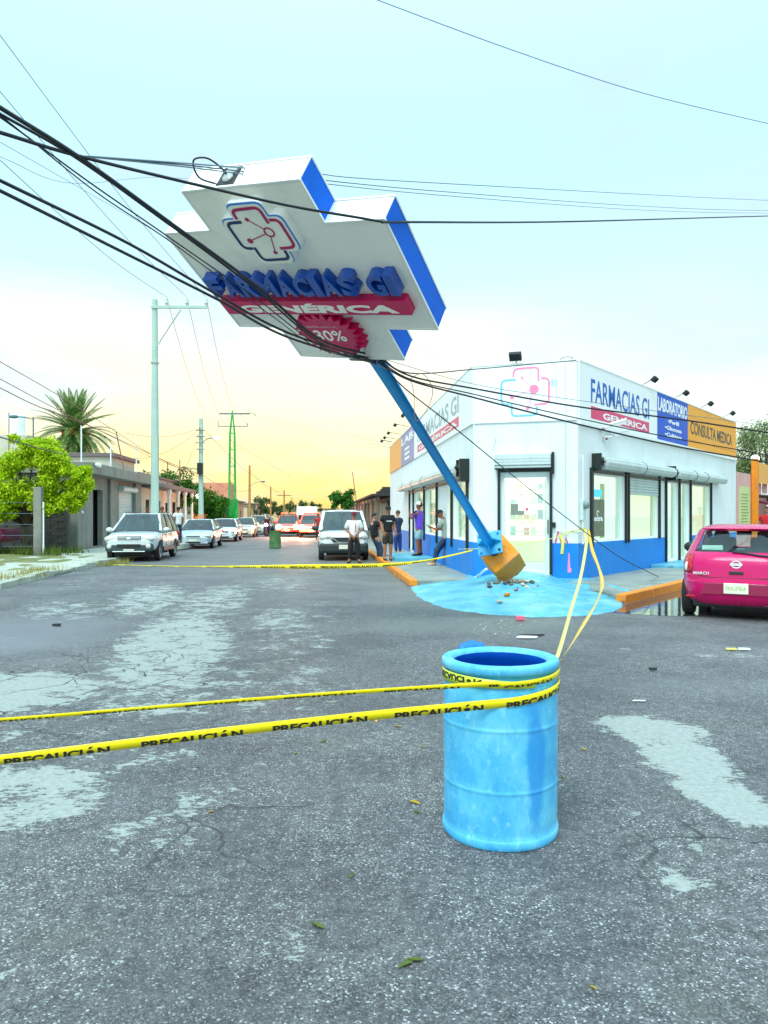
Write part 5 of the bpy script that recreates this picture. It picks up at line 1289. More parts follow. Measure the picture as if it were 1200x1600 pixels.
# magenta hatchback seen from behind: one rounded shell, window openings cut out of the same surface
hb = thing('pink_hatchback', 'shiny magenta hatchback seen from behind at the right edge, parked by the puddle', 'car')
L_, W = 3.78, 1.68; h = L_/2
HZT = [(.20, -1.70, 1.70, .66, 4.5), (.26, -1.83, 1.80, .76, 5), (.36, -1.90, 1.87, .81, 5), (.50, -1.925, 1.89, .83, 5), (.585, -1.925, 1.88, .835, 5), (.60, -1.90, 1.87, .838, 5), (.72, -1.885, 1.82, .84, 5), (.84, -1.865, 1.62, .838, 5), (.93, -1.835, 1.35, .825, 4.6),
       (.99, -1.79, 1.12, .80, 4.4), (1.04, -1.745, .98, .775, 4.2), (1.16, -1.64, .80, .72, 4.0), (1.28, -1.53, .58, .665, 3.8), (1.36, -1.445, .42, .625, 3.6), (1.405, -1.36, .30, .58, 3.4), (1.44, -1.20, .12, .50, 3.2), (1.462, -.95, -.15, .36, 3.0)]
def hsurf(z, th, off=0.0):
    for i in range(len(HZT)-1):
        if z <= HZT[i+1][0] or i == len(HZT)-2:
            p, q = HZT[i], HZT[i+1]; t = max(0, min(1, (z-p[0])/(q[0]-p[0]))); yr, yf, w_, n_ = [p[k]+(q[k]-p[k])*t for k in (1, 2, 3, 4)]; break
    c, s_ = math.cos(th), math.sin(th); e = 2/n_
    x = (w_+off)*math.copysign(abs(c)**e, c); y = (yr+yf)/2+((yf-yr)/2+off)*math.copysign(abs(s_)**e, s_)
    return Vector((x, y, z)), w_, yr, yf
zr = sorted({z[0] for z in HZT} | {.31, .43, .54, .66, .78, .885, .905, 1.0, 1.02, 1.07, 1.10, 1.13, 1.19, 1.22, 1.25, 1.31, 1.34, 1.375, 1.39})
NC = 288
def kind_of(z, th):
    p, w_, yr, yf = hsurf(z, th); s_ = math.sin(th); fx = abs(p.x)/w_
    rear = s_ < 0 and p.y < yr+.34
    if 1.04 < z < 1.375 and s_ < 0 and fx < .80 and p.y < yr+.2: return 'rear_window'
    if 1.04 < z < 1.36 and s_ > 0 and fx < .86 and p.y > yf-.3: return 'windscreen'
    if 1.02 < z < 1.36 and fx > .955 and yr+.52 < p.y < yf-.16 and abs(p.y+.32) > .035: return 'side_window'
    if .70 < z < .985 and s_ < 0 and fx > .76 and p.y < yr+.34: return 'tail_light'
    return 'body'
cells = {}
for i in range(len(zr)-1):
    for k in range(NC):
        t0, t1 = 2*PI*k/NC, 2*PI*(k+1)/NC; kd = kind_of((zr[i]+zr[i+1])/2, (t0+t1)/2); o_ = .010 if kd == 'tail_light' else -.006 if kd != 'body' else 0
        cells.setdefault(kd, []).append((i, k, o_))
def cell_mesh(kd, off=None):
    bm = bmesh.new(); vm_ = {}
    def V(i, k):
        k %= NC
        if (i, k) not in vm_: vm_[(i, k)] = bm.verts.new(hsurf(zr[i], 2*PI*k/NC, cells[kd][0][2])[0])
        return vm_[(i, k)]
    for i, k, _ in cells[kd]:
        try: bm.faces.new((V(i, k), V(i, k+1), V(i+1, k+1), V(i+1, k)))
        except ValueError: pass
    if kd == 'body':
        n = len(zr)-1; bm.faces.new([V(n, k) for k in range(NC)]); bm.faces.new([V(0, k) for k in range(NC)][::-1])
    bmesh.ops.remove_doubles(bm, verts=bm.verts, dist=1e-4)
    me = bpy.data.meshes.new(kd); bm.to_mesh(me); bm.free()
    me.polygons.foreach_set('use_smooth', [True]*len(me.polygons)); me.set_sharp_from_angle(angle=math.radians(38)); return me
bo = bpy.data.objects.new('tmp', cell_mesh('body')); C.objects.link(bo); so_ = bo.modifiers.new('s', 'SOLIDIFY'); so_.thickness = .02; so_.offset = -1
cut = []
for wy in (-1.22, 1.2):
    for s in (-1, 1):
        c = MB(); c.lathe([(.001, 0), (.355, 0), (.355, .30), (.001, .30)], 28, (s*.86-(.30 if s > 0 else 0), wy, .31), Matrix(((0, 0, 1), (0, 1, 0), (-1, 0, 0))))
        co = bpy.data.objects.new('cut', c.data('cut')); C.objects.link(co); bb = bmesh.new(); bb.from_mesh(co.data); bmesh.ops.recalc_face_normals(bb, faces=bb.faces); bb.to_mesh(co.data); bb.free()
        md = bo.modifiers.new('b', 'BOOLEAN'); md.operation = 'DIFFERENCE'; md.object = co; md.solver = 'EXACT'; cut.append(co)
bme = eval_mesh(bo); bme.name = 'hatch_body'
for c in cut: bpy.data.objects.remove(c)
link('body', bme, pinkp, hb)
for kd in ('rear_window', 'windscreen'): link(kd, cell_mesh(kd), clear_glass, hb)
for sgn in (-1, 1):
    for kd, m_ in (('side_window', clear_glass), ('tail_light', red_lens)):
        full = cells[kd]; cells[kd] = [c for c in full if math.copysign(1, math.cos(2*PI*(c[1]+.5)/NC)) == sgn]
        o = link(kd, cell_mesh(kd), m_, hb); cells[kd] = full
        if kd == 'tail_light': so_ = o.modifiers.new('t', 'SOLIDIFY'); so_.thickness = .02; lamp_o = o; blob(o, 'reversing_lens', pm('clear_lens', lin(250, 235, 235), .15), tuple(hsurf(.80, PI+PI*min(range(720), key=lambda k: abs(hsurf(.80, PI+PI*k/720)[0].x-sgn*.715))/720, .004)[0]), 1, (.045, .022, .075), rot=Matrix.Rotation(sgn*.6, 3, 'Z'))
for y in (-1.22, 1.2):
    for s in (-1, 1): wheel(hb, s*.735, y, .30, .18)
v = MB()
for s in (-1, 1): v.cbox((s*.34, -.05, .92), (.46, .16, .62)); v.cbox((s*.34, -.05, 1.26), (.25, .12, .16)); v.cbox((s*.34, -1.0, .88), (.56, .16, .42))
v.cbox((0, .75, .95), (1.3, .4, .1)); v.cbox((0, -.3, .5), (1.4, 2.6, .1)); v.build('seats', pm('seat_grey', lin(70, 84, 84), .8), hb, bevel=.06)
v = MB(); v.cbox((0, .22, 1.30), (.24, .03, .08)); v.build('inner_mirror', black_rubber, hb)
v = MB(); v.tube([(-.34+.17*math.cos(a*PI/8), .5, 1.02+.17*math.sin(a*PI/8)) for a in range(17)], .016, 5); v.build('steering_wheel', black_rubber, hb)
RZ = Matrix.Rotation(PI/2, 4, 'X')
part(hb, 'roof_spoiler', pinkp, (0, -1.40, 1.40), (1.02, .16, .03), .012)
def tail_strip(name, pts, wd, m, lift=.004):   # a line laid on the tail surface
    P = []
    for x, z in pts:
        best = min(range(720), key=lambda k: abs(hsurf(z, PI+PI*k/720)[0].x-x)); P.append(hsurf(z, PI+PI*best/720, lift)[0])
    v = MB(); v.tube(P, wd, 5); return v.build(name, m, hb)
tail_strip('tailgate_seam', rounded([(-.66, 1.0), (-.60, .72), (-.44, .655), (.44, .655), (.60, .72), (.66, 1.0)], .08, 6), .006, dark_trim, .001)
tail_strip('bumper_crease', [(x/10, .565+.0*x) for x in range(-7, 8)], .006, paint('magenta_shade', (.30, .003, .06)), .0)  # darker colour paints the shade in the bumper crease
v = MB(); v.prism([(-.50, .40), (.50, .40), (.43, .575), (-.43, .575)], 0, .012, Matrix.Translation((0, -1.922, 0)) @ RZ); v.build('plate_recess', paint('magenta_shade', (.30, .003, .06)), hb, bevel=.006)  # flat panel; the recess shade is painted into its colour
pl_ = part(hb, 'number_plate', plate_mat, (0, -1.944, .50), (.34, .012, .16), .006)
v = MB(); add_text(v, 'FXX-378-A', -.14, .47, .28, .06, 0, .002, .01, Matrix.Translation((0, -1.9505, 0)) @ RZ); v.build('plate_lettering', pm('plate_green', lin(160, 190, 110)), pl_)
bd = MB(); stroke(bd, [(.065*math.cos(a*PI/10), .86+.05*math.sin(a*PI/10)) for a in range(21)], .018, 0, .014, Matrix.Translation((0, -1.862, 0)) @ RZ); bd.box(-.085, .085, .842, .878, 0, .018, Matrix.Translation((0, -1.862, 0)) @ RZ); bd.build('badge', pm('chrome', (.75, .78, .8), .3), hb)
part(hb, 'gate_handle', dark_trim, (0, -1.895, .735), (.20, .03, .045), .01)
v = MB(); add_text(v, 'MARCH', -.60, .695, .22, .045, 0, .006, .02, Matrix.Translation((0, -1.885, 0)) @ RZ); v.build('model_lettering', pm('chrome', (.75, .78, .8), .3), hb)
for s in (-1, 1): part(hb, 'reflector', red_lens, (s*.64, -1.905, .36), (.13, .02, .03), .006)
tail_strip('rear_wiper', [(-.05, 1.045), (.12, 1.03), (.30, 1.0), (.42, .99)], .016, black_rubber, .02)
part(hb, 'exhaust_shield', rim_mat, (.25, -1.6, .24), (.9, .3, .06), .02); part(hb, 'brake_lamp', red_lens, (0, -1.455, 1.375), (.3, .03, .02), .004)
v = MB(); v.box(-.50, -.20, -1.66, -1.654, 1.07, 1.14); v.build('window_sticker', pm('sticker_green', lin(170, 220, 200), .5), hb)
for s in (-1, 1):
    v = MB(); v.ball((s*(W/2+.10), .75, 1.02), .12, 12, (1.0, .75, .8)); v.tube([(s*W/2*.93, .77, .95), (s*(W/2+.08), .75, .98)], .022, 6); v.build('side_mirror', black_rubber, hb, smooth='all')
    part(hb, 'door_seam', dark_trim, (s*.838, -.78, .70), (.012, .012, .5), 0); part(hb, 'door_handle', pinkp, (s*.85, -.62, .90), (.03, .16, .03), .008)
place(hb, Vector((6.25, 12.85, 0)), math.radians(-29))

# two vehicles with their headlamps on, a motorcycle, a white lorry behind them
redp = paint('red_paint', (0.45, 0.03, 0.02)); 
def pickup(name, label, pmat, bar=False):
    t = thing(name, label, 'pickup'); L_, W = 5.2, 1.85; h = L_/2
    tab = [(-h, .55, 1.0, .94), (-.6, .5, 1.0, .98), (0, .42, .98, 1.0), (.9, .42, 1.0, 1.0), (h-.3, .45, .98, .96), (h, .5, .86, .88)]
    link('body', body_mesh(L_, W, tab, (-1.6, 1.65), .38, name+'_body'), pmat, t)
    for y in (-1.6, 1.65):
        for s in (-1, 1): wheel(t, s*.78, y, .38)
    cabin(t, W, .98, 1.62, -.9, 1.15, -.75, .45, .66, pmat, car_glass, (.5,), None, .045, .05)
    part(t, 'front_bumper', pmat, (0, h+.02, .52), (1.7, .2, .2), .05); g_ = part(t, 'grille', dark_trim, (0, h-.02, .76), (.8, .1, .22), .03); part(g_, 'grille_bar', rim_mat, (0, h+.04, .77), (.8, .02, .05), .01)
    part(t, 'number_plate', plate_mat, (0, h+.13, .52), (.34, .02, .12), .003)
    for s in (-1, 1): lamp_light(t, 'headlight', (s*.66, h-.03, .76), (.21, .12, .19), (1, .78, .38), 22)
    if bar:
        b_ = part(t, 'light_bar', dark_trim, (0, .0, 1.75), (1.2, .25, .08), .02)
        for s, c in ((-1, (1, .05, .02)), (1, (1, .12, .03))): q = MB(); q.cbox((s*.36, .0, 1.80), (.44, .22, .10)); q.build('beacon', pm('beacon_red', c, .3, emit=c, es=9), b_, bevel=.02)
    mirrors(t, W, .9, 1.12, pmat, 1.2); return t
pk1 = pickup('red_pickup', 'red pickup with headlamps and roof beacons lit, behind the green barrel', redp, True)
place(pk1, Vector((-7.55, 58.5, 0)), TOW)
pk2 = pickup('orange_pickup', 'orange red pickup with both headlamps on, beside the parked white van in the far street', paint('orange_paint_car', (0.5, 0.09, 0.03)), True)
place(pk2, Vector((-5.5, 56, 0)), TOW)
lor = thing('white_lorry', 'white box lorry far up the street behind the lit pickups', 'lorry')
part(lor, 'cargo_box', carwhite, (0, -.6, 1.75), (2.1, 3.8, 1.6), .03); part(lor, 'cab', carwhite, (0, 2.0, 1.2), (1.9, 1.4, 1.3), .12); part(lor, 'windscreen', dark_glass, (0, 2.68, 1.45), (1.6, .06, .5), .02); part(lor, 'chassis', dark_trim, (0, 0, .7), (1.6, 5.2, .3), .03)
for y in (-1.8, 1.9):
    for s in (-1, 1): wheel(lor, s*.85, y, .42)
place(lor, Vector((-7.9, 76, 0)), TOW)
mc = thing('motorcycle', 'motorcycle with violet white lamp lit, beside the parked cars in the far street', 'motorcycle')
for y in (-.65, .65):
    w_ = wheel(mc, .0001, y, .31, .1)
v = MB(); v.tube([(0, .65, .31), (0, .45, .75), (0, .38, 1.0)], .035, 8); v.tube([(0, .4, .75), (0, 0, .5), (0, -.3, .45), (0, -.65, .31)], .04, 8); v.tube([(-.35, .28, 1.05), (0, .38, 1.0), (.35, .28, 1.05)], .018, 6); v.build('frame', dark_trim, mc)
blob(mc, 'fuel_tank', redp, (0, .12, .80), 1, (.15, .28, .13)); part(mc, 'seat', black_rubber, (0, -.38, .78), (.24, .6, .09), .03); part(mc, 'engine', dark_trim, (0, .05, .45), (.28, .36, .3), .05)
lamp_light(mc, 'front_lamp', (0, .58, .9), (.13, .09, .13), (.86, .5, 1.0), 10)
place(mc, Vector((-9.2, 58, 0)), TOW)
# bulb light from the beacons and headlamps (they are lit in the photograph)
for p, c, e in (((-5.6, 52.2, .8), (1, .50, .25), 700), ((-7.4, 54.4, .8), (1, .42, .22), 700), ((-6.4, 54.0, 2.1), (1, .10, .05), 420)):
    d = bpy.data.lights.new('lamp_glow', 'POINT'); d.energy = e; d.color = c; d.shadow_soft_size = .15; o = bpy.data.objects.new('lamp_glow', d); C.objects.link(o); o.location = p
# ------------------------------------------------------------------ people
def skinned(pts, edges, name, sub=1, root=0):
    """pts: [(co, radius)]; grown with a skin modifier"""
    me = bpy.data.meshes.new(name); bm = bmesh.new(); sl = bm.verts.layers.skin.verify()
    vs = []
    for i, (p, r) in enumerate(pts):
        v = bm.verts.new(p); rr = r if isinstance(r, tuple) else (r, r); v[sl].radius = rr; v[sl].use_root = (i == root); vs.append(v)
    for a, b in edges: bm.edges.new((vs[a], vs[b]))
    bm.to_mesh(me); bm.free()
    o = bpy.data.objects.new('tmp', me); C.objects.link(o)
    s = o.modifiers.new('s', 'SKIN'); s.use_smooth_shade = True; s.branch_smoothing = .4
    if sub: q = o.modifiers.new('u', 'SUBSURF'); q.levels = sub; q.render_levels = sub
    r = eval_mesh(o); r.name = name; r.polygons.foreach_set('use_smooth', [True]*len(r.polygons)); return r
SK = {}
def skin_tone(k=0): return pm('skin_%d' % k, [lin(166, 112, 84), lin(140, 88, 66), lin(190, 138, 110)][k], .55, .06, 8)
def hand_mb(mb, wrist, d, up, s=1.0, curl=.5):
    d = d.normalized(); side = d.cross(up).normalized(); up = side.cross(d).normalized()
    palm = wrist+d*.05*s
    mb.tube([wrist, wrist+d*.03*s, wrist+d*.085*s], [.026*s, .034*s, .030*s], 8)
    for i, (o_, l_) in enumerate(((-.028, .07), (-.010, .08), (.010, .075), (.027, .06))):
        a = wrist+d*.08*s+side*o_*s; b = a+(d*(1-curl*.3)+up*-curl*.5).normalized()*l_*.5*s; c = b+(d*(1-curl)+up*-curl).normalized()*l_*.5*s
        mb.tube([a, b, c], [.0095*s, .009*s, .007*s], 6)
    a = wrist+d*.03*s-side*.03*s; b = a+(d*.7-side*.6).normalized()*.04*s; c = b+(d-side*.1-up*.3).normalized()*.03*s
    mb.tube([a, b, c], [.011*s, .010*s, .008*s], 6)
def person(label, loc, yaw, H=1.74, build=1.0, shirt=None, trousers=None, shoes=None, skin=0, hair=None, cap=None, brim=None, shorts=False, J=None, sleeve=.55, group=None, hem=0.0, name='person', long_hair=False, thin=1.0):
    t = thing(name, label, 'person', loc, yaw, group)
    k = H/1.74; b = build
    j = dict(pelvis=(0, 0, .95), belly=(0, .01, 1.08), chest=(0, 0, 1.27), neck=(0, .0, 1.46), head=(0, .015, 1.56), top=(0, .01, 1.66),
             sL=(-.185*b, 0, 1.40), sR=(.185*b, 0, 1.40), eL=(-.23*b, -.02, 1.13), eR=(.23*b, -.02, 1.13), wL=(-.24*b, .07, .89), wR=(.24*b, .07, .89),
             hL=(-.09*b, 0, .90), hR=(.09*b, 0, .90), kL=(-.10*b, .01, .50), kR=(.10*b, .01, .50), aL=(-.10*b, -.02, .09), aR=(.10*b, -.02, .09), tL=(-.12*b, .15, .03), tR=(.12*b, .15, .03), look=(0, 1, 0))
    if J: j.update(J)
    j = {q: (Vector(v)*k if q != 'look' else Vector(v)) for q, v in j.items()}
    keys = ['pelvis', 'belly', 'chest', 'neck', 'head', 'sL', 'eL', 'wL', 'sR', 'eR', 'wR', 'hL', 'kL', 'aL', 'tL', 'hR', 'kR', 'aR', 'tR']
    rad = dict(pelvis=(.135*b, .10*b), belly=(.125*b, .105*b), chest=(.145*b, .105*b), neck=.052, head=.05, sL=.058*b, eL=.043*b, wL=.028, sR=.058*b, eR=.043*b, wR=.028, hL=.085*b, kL=.058*b, aL=.040, tL=.032, hR=.085*b, kR=.058*b, aR=.040, tR=.032)
    E_ = [('pelvis', 'belly'), ('belly', 'chest'), ('chest', 'neck'), ('neck', 'head'), ('chest', 'sL'), ('sL', 'eL'), ('eL', 'wL'), ('chest', 'sR'), ('sR', 'eR'), ('eR', 'wR'), ('pelvis', 'hL'), ('hL', 'kL'), ('kL', 'aL'), ('aL', 'tL'), ('pelvis', 'hR'), ('hR', 'kR'), ('kR', 'aR'), ('aR', 'tR')]
    ix = {q: i for i, q in enumerate(keys)}
    rad = {q: ((v[0]*1.1, v[1]*1.1) if isinstance(v, tuple) else v*1.16) for q, v in rad.items()}
    rr = lambda q, f=1.0, a=0: tuple(x*k*f*thin+a for x in rad[q]) if isinstance(rad[q], tuple) else (rad[q]*k*f*thin+a)
    bm_ = skinned([(j[q], rr(q, .80) if q in ('pelvis', 'belly', 'chest', 'sL', 'sR') else rr(q)) for q in keys], [(ix[a], ix[c]) for a, c in E_], 'body')
    # head: skull, jaw, nose, ears, brow; joined into the body
    lk_ = j['look'].normalized(); upv = Vector((0, 0, 1)); upv = (upv-lk_*upv.dot(lk_)).normalized(); sd_ = lk_.cross(upv)
    HM = Matrix((( sd_.x, lk_.x, upv.x), (sd_.y, lk_.y, upv.y), (sd_.z, lk_.z, upv.z))); hc = j['head']+upv*.045*k
    hm = MB(Matrix.Translation(hc) @ HM.to_4x4() @ Matrix.Scale(k, 4))
    hm.ball((0, -.008, .02), .095, 16, (.82, 1.0, 1.08)); hm.ball((0, .018, -.045), .068, 14, (.86, 1.0, 1.05)); hm.tube([(0, .082, .02), (0, .102, -.018), (0, .084, -.026)], [.010, .015, .012], 6)
    for s in (-1, 1): hm.ball((s*.080, -.005, -.01), .026, 8, (.35, .8, 1.1))
    hm.cur = 1
    for s in (-1, 1): hm.ball((s*.030, .080, .018), .0095, 6)
    hm.tube([(-.022, .082, -.055), (0, .087, -.056), (.022, .082, -.055)], .005, 5)
    for s in (-1, 1): hm.box(s*.031-.016, s*.031+.016, .083, .089, .034, .041)
    # hands
    hd = MB()
    for s in ('L', 'R'):
        d = j['w'+s]-j['e'+s]
        if 'd'+s in j: d = j['d'+s]
        hand_mb(hd, j['w'+s], d, Vector((0, .3, 1)) if abs(d.normalized().z) < .8 else Vector((0, 1, 0)), k, .6)
    bm = bmesh.new(); bm.from_mesh(bm_)
    for x in (hm, hd):
        me = x.data('x'); me.materials.clear(); bm.from_mesh(me)
    bm.to_mesh(bm_); bm.free(); bm_.polygons.foreach_set('use_smooth', [True]*len(bm_.polygons))
    link('body', bm_, [skin_tone(skin), pm('face_dark', (.03, .018, .014), .5)], t)
    lp = lambda a, c, f: j[a].lerp(j[c], f)
    # shirt
    P = [(lp('pelvis', 'belly', -.7-hem*3), rr('pelvis', 1.1, .016)), (lp('pelvis', 'belly', .1), rr('pelvis', 1.1, .016)), (j['belly'], rr('belly', 1.1, .014)), (j['chest'], rr('chest', 1.06, .012)), (j['neck'].lerp(j['chest'], .12), .066*k)]
    Ee = [(0, 1), (1, 2), (2, 3), (3, 4)]
    for s in ('L', 'R'):
        n0 = len(P); P.append((j['s'+s], rr('s'+s, 1.14, .012))); Ee.append((3, n0)); P.append((lp('s'+s, 'e'+s, min(1, sleeve*1.2)), rr('e'+s, 1.3, .014))); Ee.append((n0, n0+1))
    link('shirt', skinned(P, Ee, 'shirt'), shirt, t)
    # trousers
    P = [(lp('pelvis', 'belly', .5), rr('pelvis', 1.0, .008)), (lp('pelvis', 'belly', -.3), rr('pelvis', 1.0, .010))]; Ee = [(0, 1)]
    for s in ('L', 'R'):
        n0 = len(P); P.append((j['h'+s]-Vector((0, 0, .03)), rr('h'+s, 1.05, .010))); Ee.append((1, n0))
        P.append((j['k'+s] if not shorts else lp('h'+s, 'k'+s, 1.02), rr('k'+s, 1.1 if not shorts else 1.45, .016))); Ee.append((n0, n0+1))
        if not shorts: P.append((lp('k'+s, 'a'+s, .93), .062*k)); Ee.append((n0+1, n0+2))
    link('shorts' if shorts else 'trousers', skinned(P, Ee, 'trousers'), trousers, t)
    for s in ('L', 'R'):
        v = MB(); a, c = j['a'+s], j['t'+s]; hl = a-(c-a).normalized()*.05*k; f = min(a.z, c.z)
        v.tube([hl-Vector((0, 0, .035*k)), a-Vector((0, 0, .03*k)), a.lerp(c, .6)-Vector((0, 0, .01)), c+(c-a).normalized()*.05*k], [.038*k, .048*k, .045*k, .028*k], 10); v.build('shoe', shoes, t, smooth='all')
    M = Matrix.Translation(hc) @ HM.to_4x4() @ Matrix.Scale(k, 4)
    if hair:
        v = MB(M)
        n_ = 14
        prof = [(max(1e-3, .104*math.sin(PI*i/12)), .104*math.cos(PI*i/12)) for i in range(0, 7)]
        v.lathe(prof, n_, (0, -.018, .030), Matrix.Rotation(math.radians(16), 3, 'X') @ Matrix.Diagonal((.86, 1.02, 1.08)), wob=lambda a, z: .03*math.sin(5*a)+.02*math.sin(9*a))
        if long_hair: v.tube([(0, -.07, .05), (0, -.11, -.06), (0, -.10, -.20)], [.07, .065, .02], 8)
        v.build('hair', hair, t, smooth='all')
    if cap:
        v = MB(M); prof = [(max(1e-3, .108*math.sin(PI*i/12)), .100*math.cos(PI*i/12)) for i in range(0, 7)]
        v.lathe(prof, 16, (0, -.006, .046), Matrix.Diagonal((.88, 1.02, 1.0)))
        v.build('cap', cap, t, smooth='all')
        v = MB(M); v.prism([(-.07, .07), (-.072, .12), (-.05, .165), (0, .18), (.05, .165), (.072, .12), (.07, .07)], .046, .056); v.build('cap_brim', brim or cap, t, fix=True)
    return t, j
cloth = lambda n, c, dirt=None: pm('cloth_'+n, c, .85, .16, 10, .3, 60, dirt=dirt, dscale=6, damt=.5)
T_white = cloth('white', lin(232, 238, 236)); T_black = cloth('black', (.010, .012, .016)); T_purple = cloth('violet', lin(98, 70, 205)); T_grey = cloth('grey', lin(150, 166, 158)); T_navy = cloth('navy', lin(22, 40, 80), lin(80, 110, 160))
denim = cloth('denim', lin(38, 66, 96), lin(90, 120, 140)); denim_d = cloth('denim_dark', lin(30, 48, 72)); pale_short = cloth('pale_shorts', lin(150, 186, 196)); khaki_d = cloth('charcoal_shorts', lin(56, 54, 48))
shoe_k = pm('shoe_black', (.012, .012, .014), .6); shoe_b = pm('shoe_beige', lin(200, 186, 150), .7); hair_k = pm('hair_black', (.008, .007, .006), .6)
maroon = cloth('maroon', lin(120, 20, 40)); cap_w = cloth('cap_white', lin(225, 232, 225)); red_c = cloth('red', lin(200, 30, 40))
toV = lambda p: math.atan2(p[0], -(-p[1]))   # helper only
def face_cam(p): return PI+math.atan2(-p.x, p.y)
# 1 man in white T-shirt before the van
p = gnd(553, 880); 
person('man in white T-shirt and maroon cap standing before the van, hands clasped', p, PI+.02, 1.74, 1.08, T_white, cloth('trouser_black', (.015, .014, .018)), shoe_k, 0, hair_k, maroon, J=dict(wL=(-.05, .17, .93), wR=(.05, .17, .92), eL=(-.27, .0, 1.13), eR=(.27, .0, 1.13), dL=(.6, .25, -.7), dR=(-.6, .25, -.7), aL=(-.17, -.02, .09), aR=(.15, -.02, .09), kL=(-.13, .02, .5), kR=(.12, .02, .5), tL=(-.22, .13, .03), tR=(.2, .13, .03)), sleeve=.8)
o = [x for x in bpy.data.objects if x.name.startswith('person') and x.type == 'EMPTY'][-1]
part(o, 'shirt_stripe', red_c, (-.055, .168, 1.20), (.022, .012, .30), .004)
# 2 man in black with crossed arm, leaning back by the van
p = gnd(592, 873, .05); p.z = 0.0
person('man in black shirt and jeans leaning by the van, one hand at his mouth', gnd(594, 877), math.radians(-62), 1.74, 1.08, T_black, denim, shoe_k, 2, hair_k, J=dict(pelvis=(0, -.22, .90), belly=(0, -.25, 1.04), chest=(0, -.26, 1.24), neck=(0, -.25, 1.43), head=(0, -.22, 1.53), top=(0, -.2, 1.62), sL=(-.19, -.25, 1.37), sR=(.19, -.25, 1.37), eL=(-.22, -.05, 1.16), eR=(.22, -.04, 1.14), wL=(.02, .06, 1.17), wR=(.04, -.03, 1.36), hL=(-.09, -.2, .87), hR=(.09, -.2, .87), kL=(-.1, .0, .47), kR=(.1, -.02, .47), dL=(.9, .1, .1), dR=(-.2, -.2, .6)))
# 3 black cap, black T-shirt, shorts
p3 = gnd(606, 876, .15)
person('man in black cap, black T-shirt and dark knee-length shorts standing on the kerb', p3, PI+.45, 1.78, 1.0, T_black, khaki_d, shoe_k, 0, hair_k, T_black, shorts=True, J=dict(look=(.3, .9, -.25), wL=(-.23, .1, .9), wR=(.2, .12, .9), tL=(-.05, .16, .03)))
o = [x for x in bpy.data.objects if x.name.startswith('person') and x.type == 'EMPTY'][-1]
part(o, 'chest_print', T_white, (.02, .148, 1.28), (.2, .012, .03), .003)
# 4 woman in blue behind
person('woman in navy patterned top and blue trousers seen from behind, beside the pharmacy wall', Vector((.52, 27.6, .15)), .5, 1.66, .9, T_navy, cloth('blue_trouser', lin(28, 60, 130)), shoe_b, 2, pm('hair_brown', lin(70, 44, 34), .6), long_hair=False, J=dict(eR=(.2, .08, 1.15), wR=(.05, .2, 1.22), dR=(-.3, .2, .7)))
# 5 purple shirt on the step
person('man in violet T-shirt, pale shorts and white cap at the street-side shop door', Vector((1.17, 24.6, .27)), math.radians(60), 1.80, .98, T_purple, pale_short, shoe_k, 1, hair_k, cap_w, shorts=True, hem=.25, J=dict(eL=(-.16, .20, 1.18), wL=(-.14, .28, 1.40), dL=(0, .1, 1), eR=(.24, .12, 1.16), wR=(.16, .32, 1.30), dR=(-.1, .5, .4), look=(.1, 1, .15)))
# 6 grey shirt, phone, leaning on the wall
p6 = Vector((1.55, 21.6, .15))
person('man in grey T-shirt leaning on the blue wall, looking at his phone', p6, math.radians(62), 1.70, 1.02, T_grey, denim, shoe_b, 1, hair_k, T_black, maroon, J=dict(pelvis=(0, -.30, .86), belly=(0, -.31, 1.0), chest=(0, -.26, 1.20), neck=(0, -.20, 1.40), head=(0, -.13, 1.49), sL=(-.19, -.22, 1.34), sR=(.19, -.22, 1.34), eL=(-.2, -.12, 1.08), eR=(.2, -.12, 1.08), wL=(-.07, .13, 1.12), wR=(.07, .13, 1.10), dL=(.1, .6, .25), dR=(-.1, .6, .25), hL=(-.09, -.27, .83), hR=(.09, -.27, .83), kL=(-.1, -.02, .47), kR=(.1, .02, .46), aL=(-.1, .04, .09), aR=(.10, .16, .09), tL=(-.12, .21, .03), tR=(.12, .33, .04), look=(0, 1, -.75)), sleeve=.75)
ph = thing('phone', 'dark mobile phone held by the man in grey leaning on the wall', 'phone', p6); ph.rotation_euler = (0, 0, math.radians(62))
part(ph, 'casing', black_rubber, (0, .27, 1.15), (.075, .15, .010), .004, Matrix.Rotation(.5, 4, 'X')); part(ph, 'screen', dark_glass, (0, .268, 1.156), (.066, .135, .003), 0, Matrix.Rotation(.5, 4, 'X'))
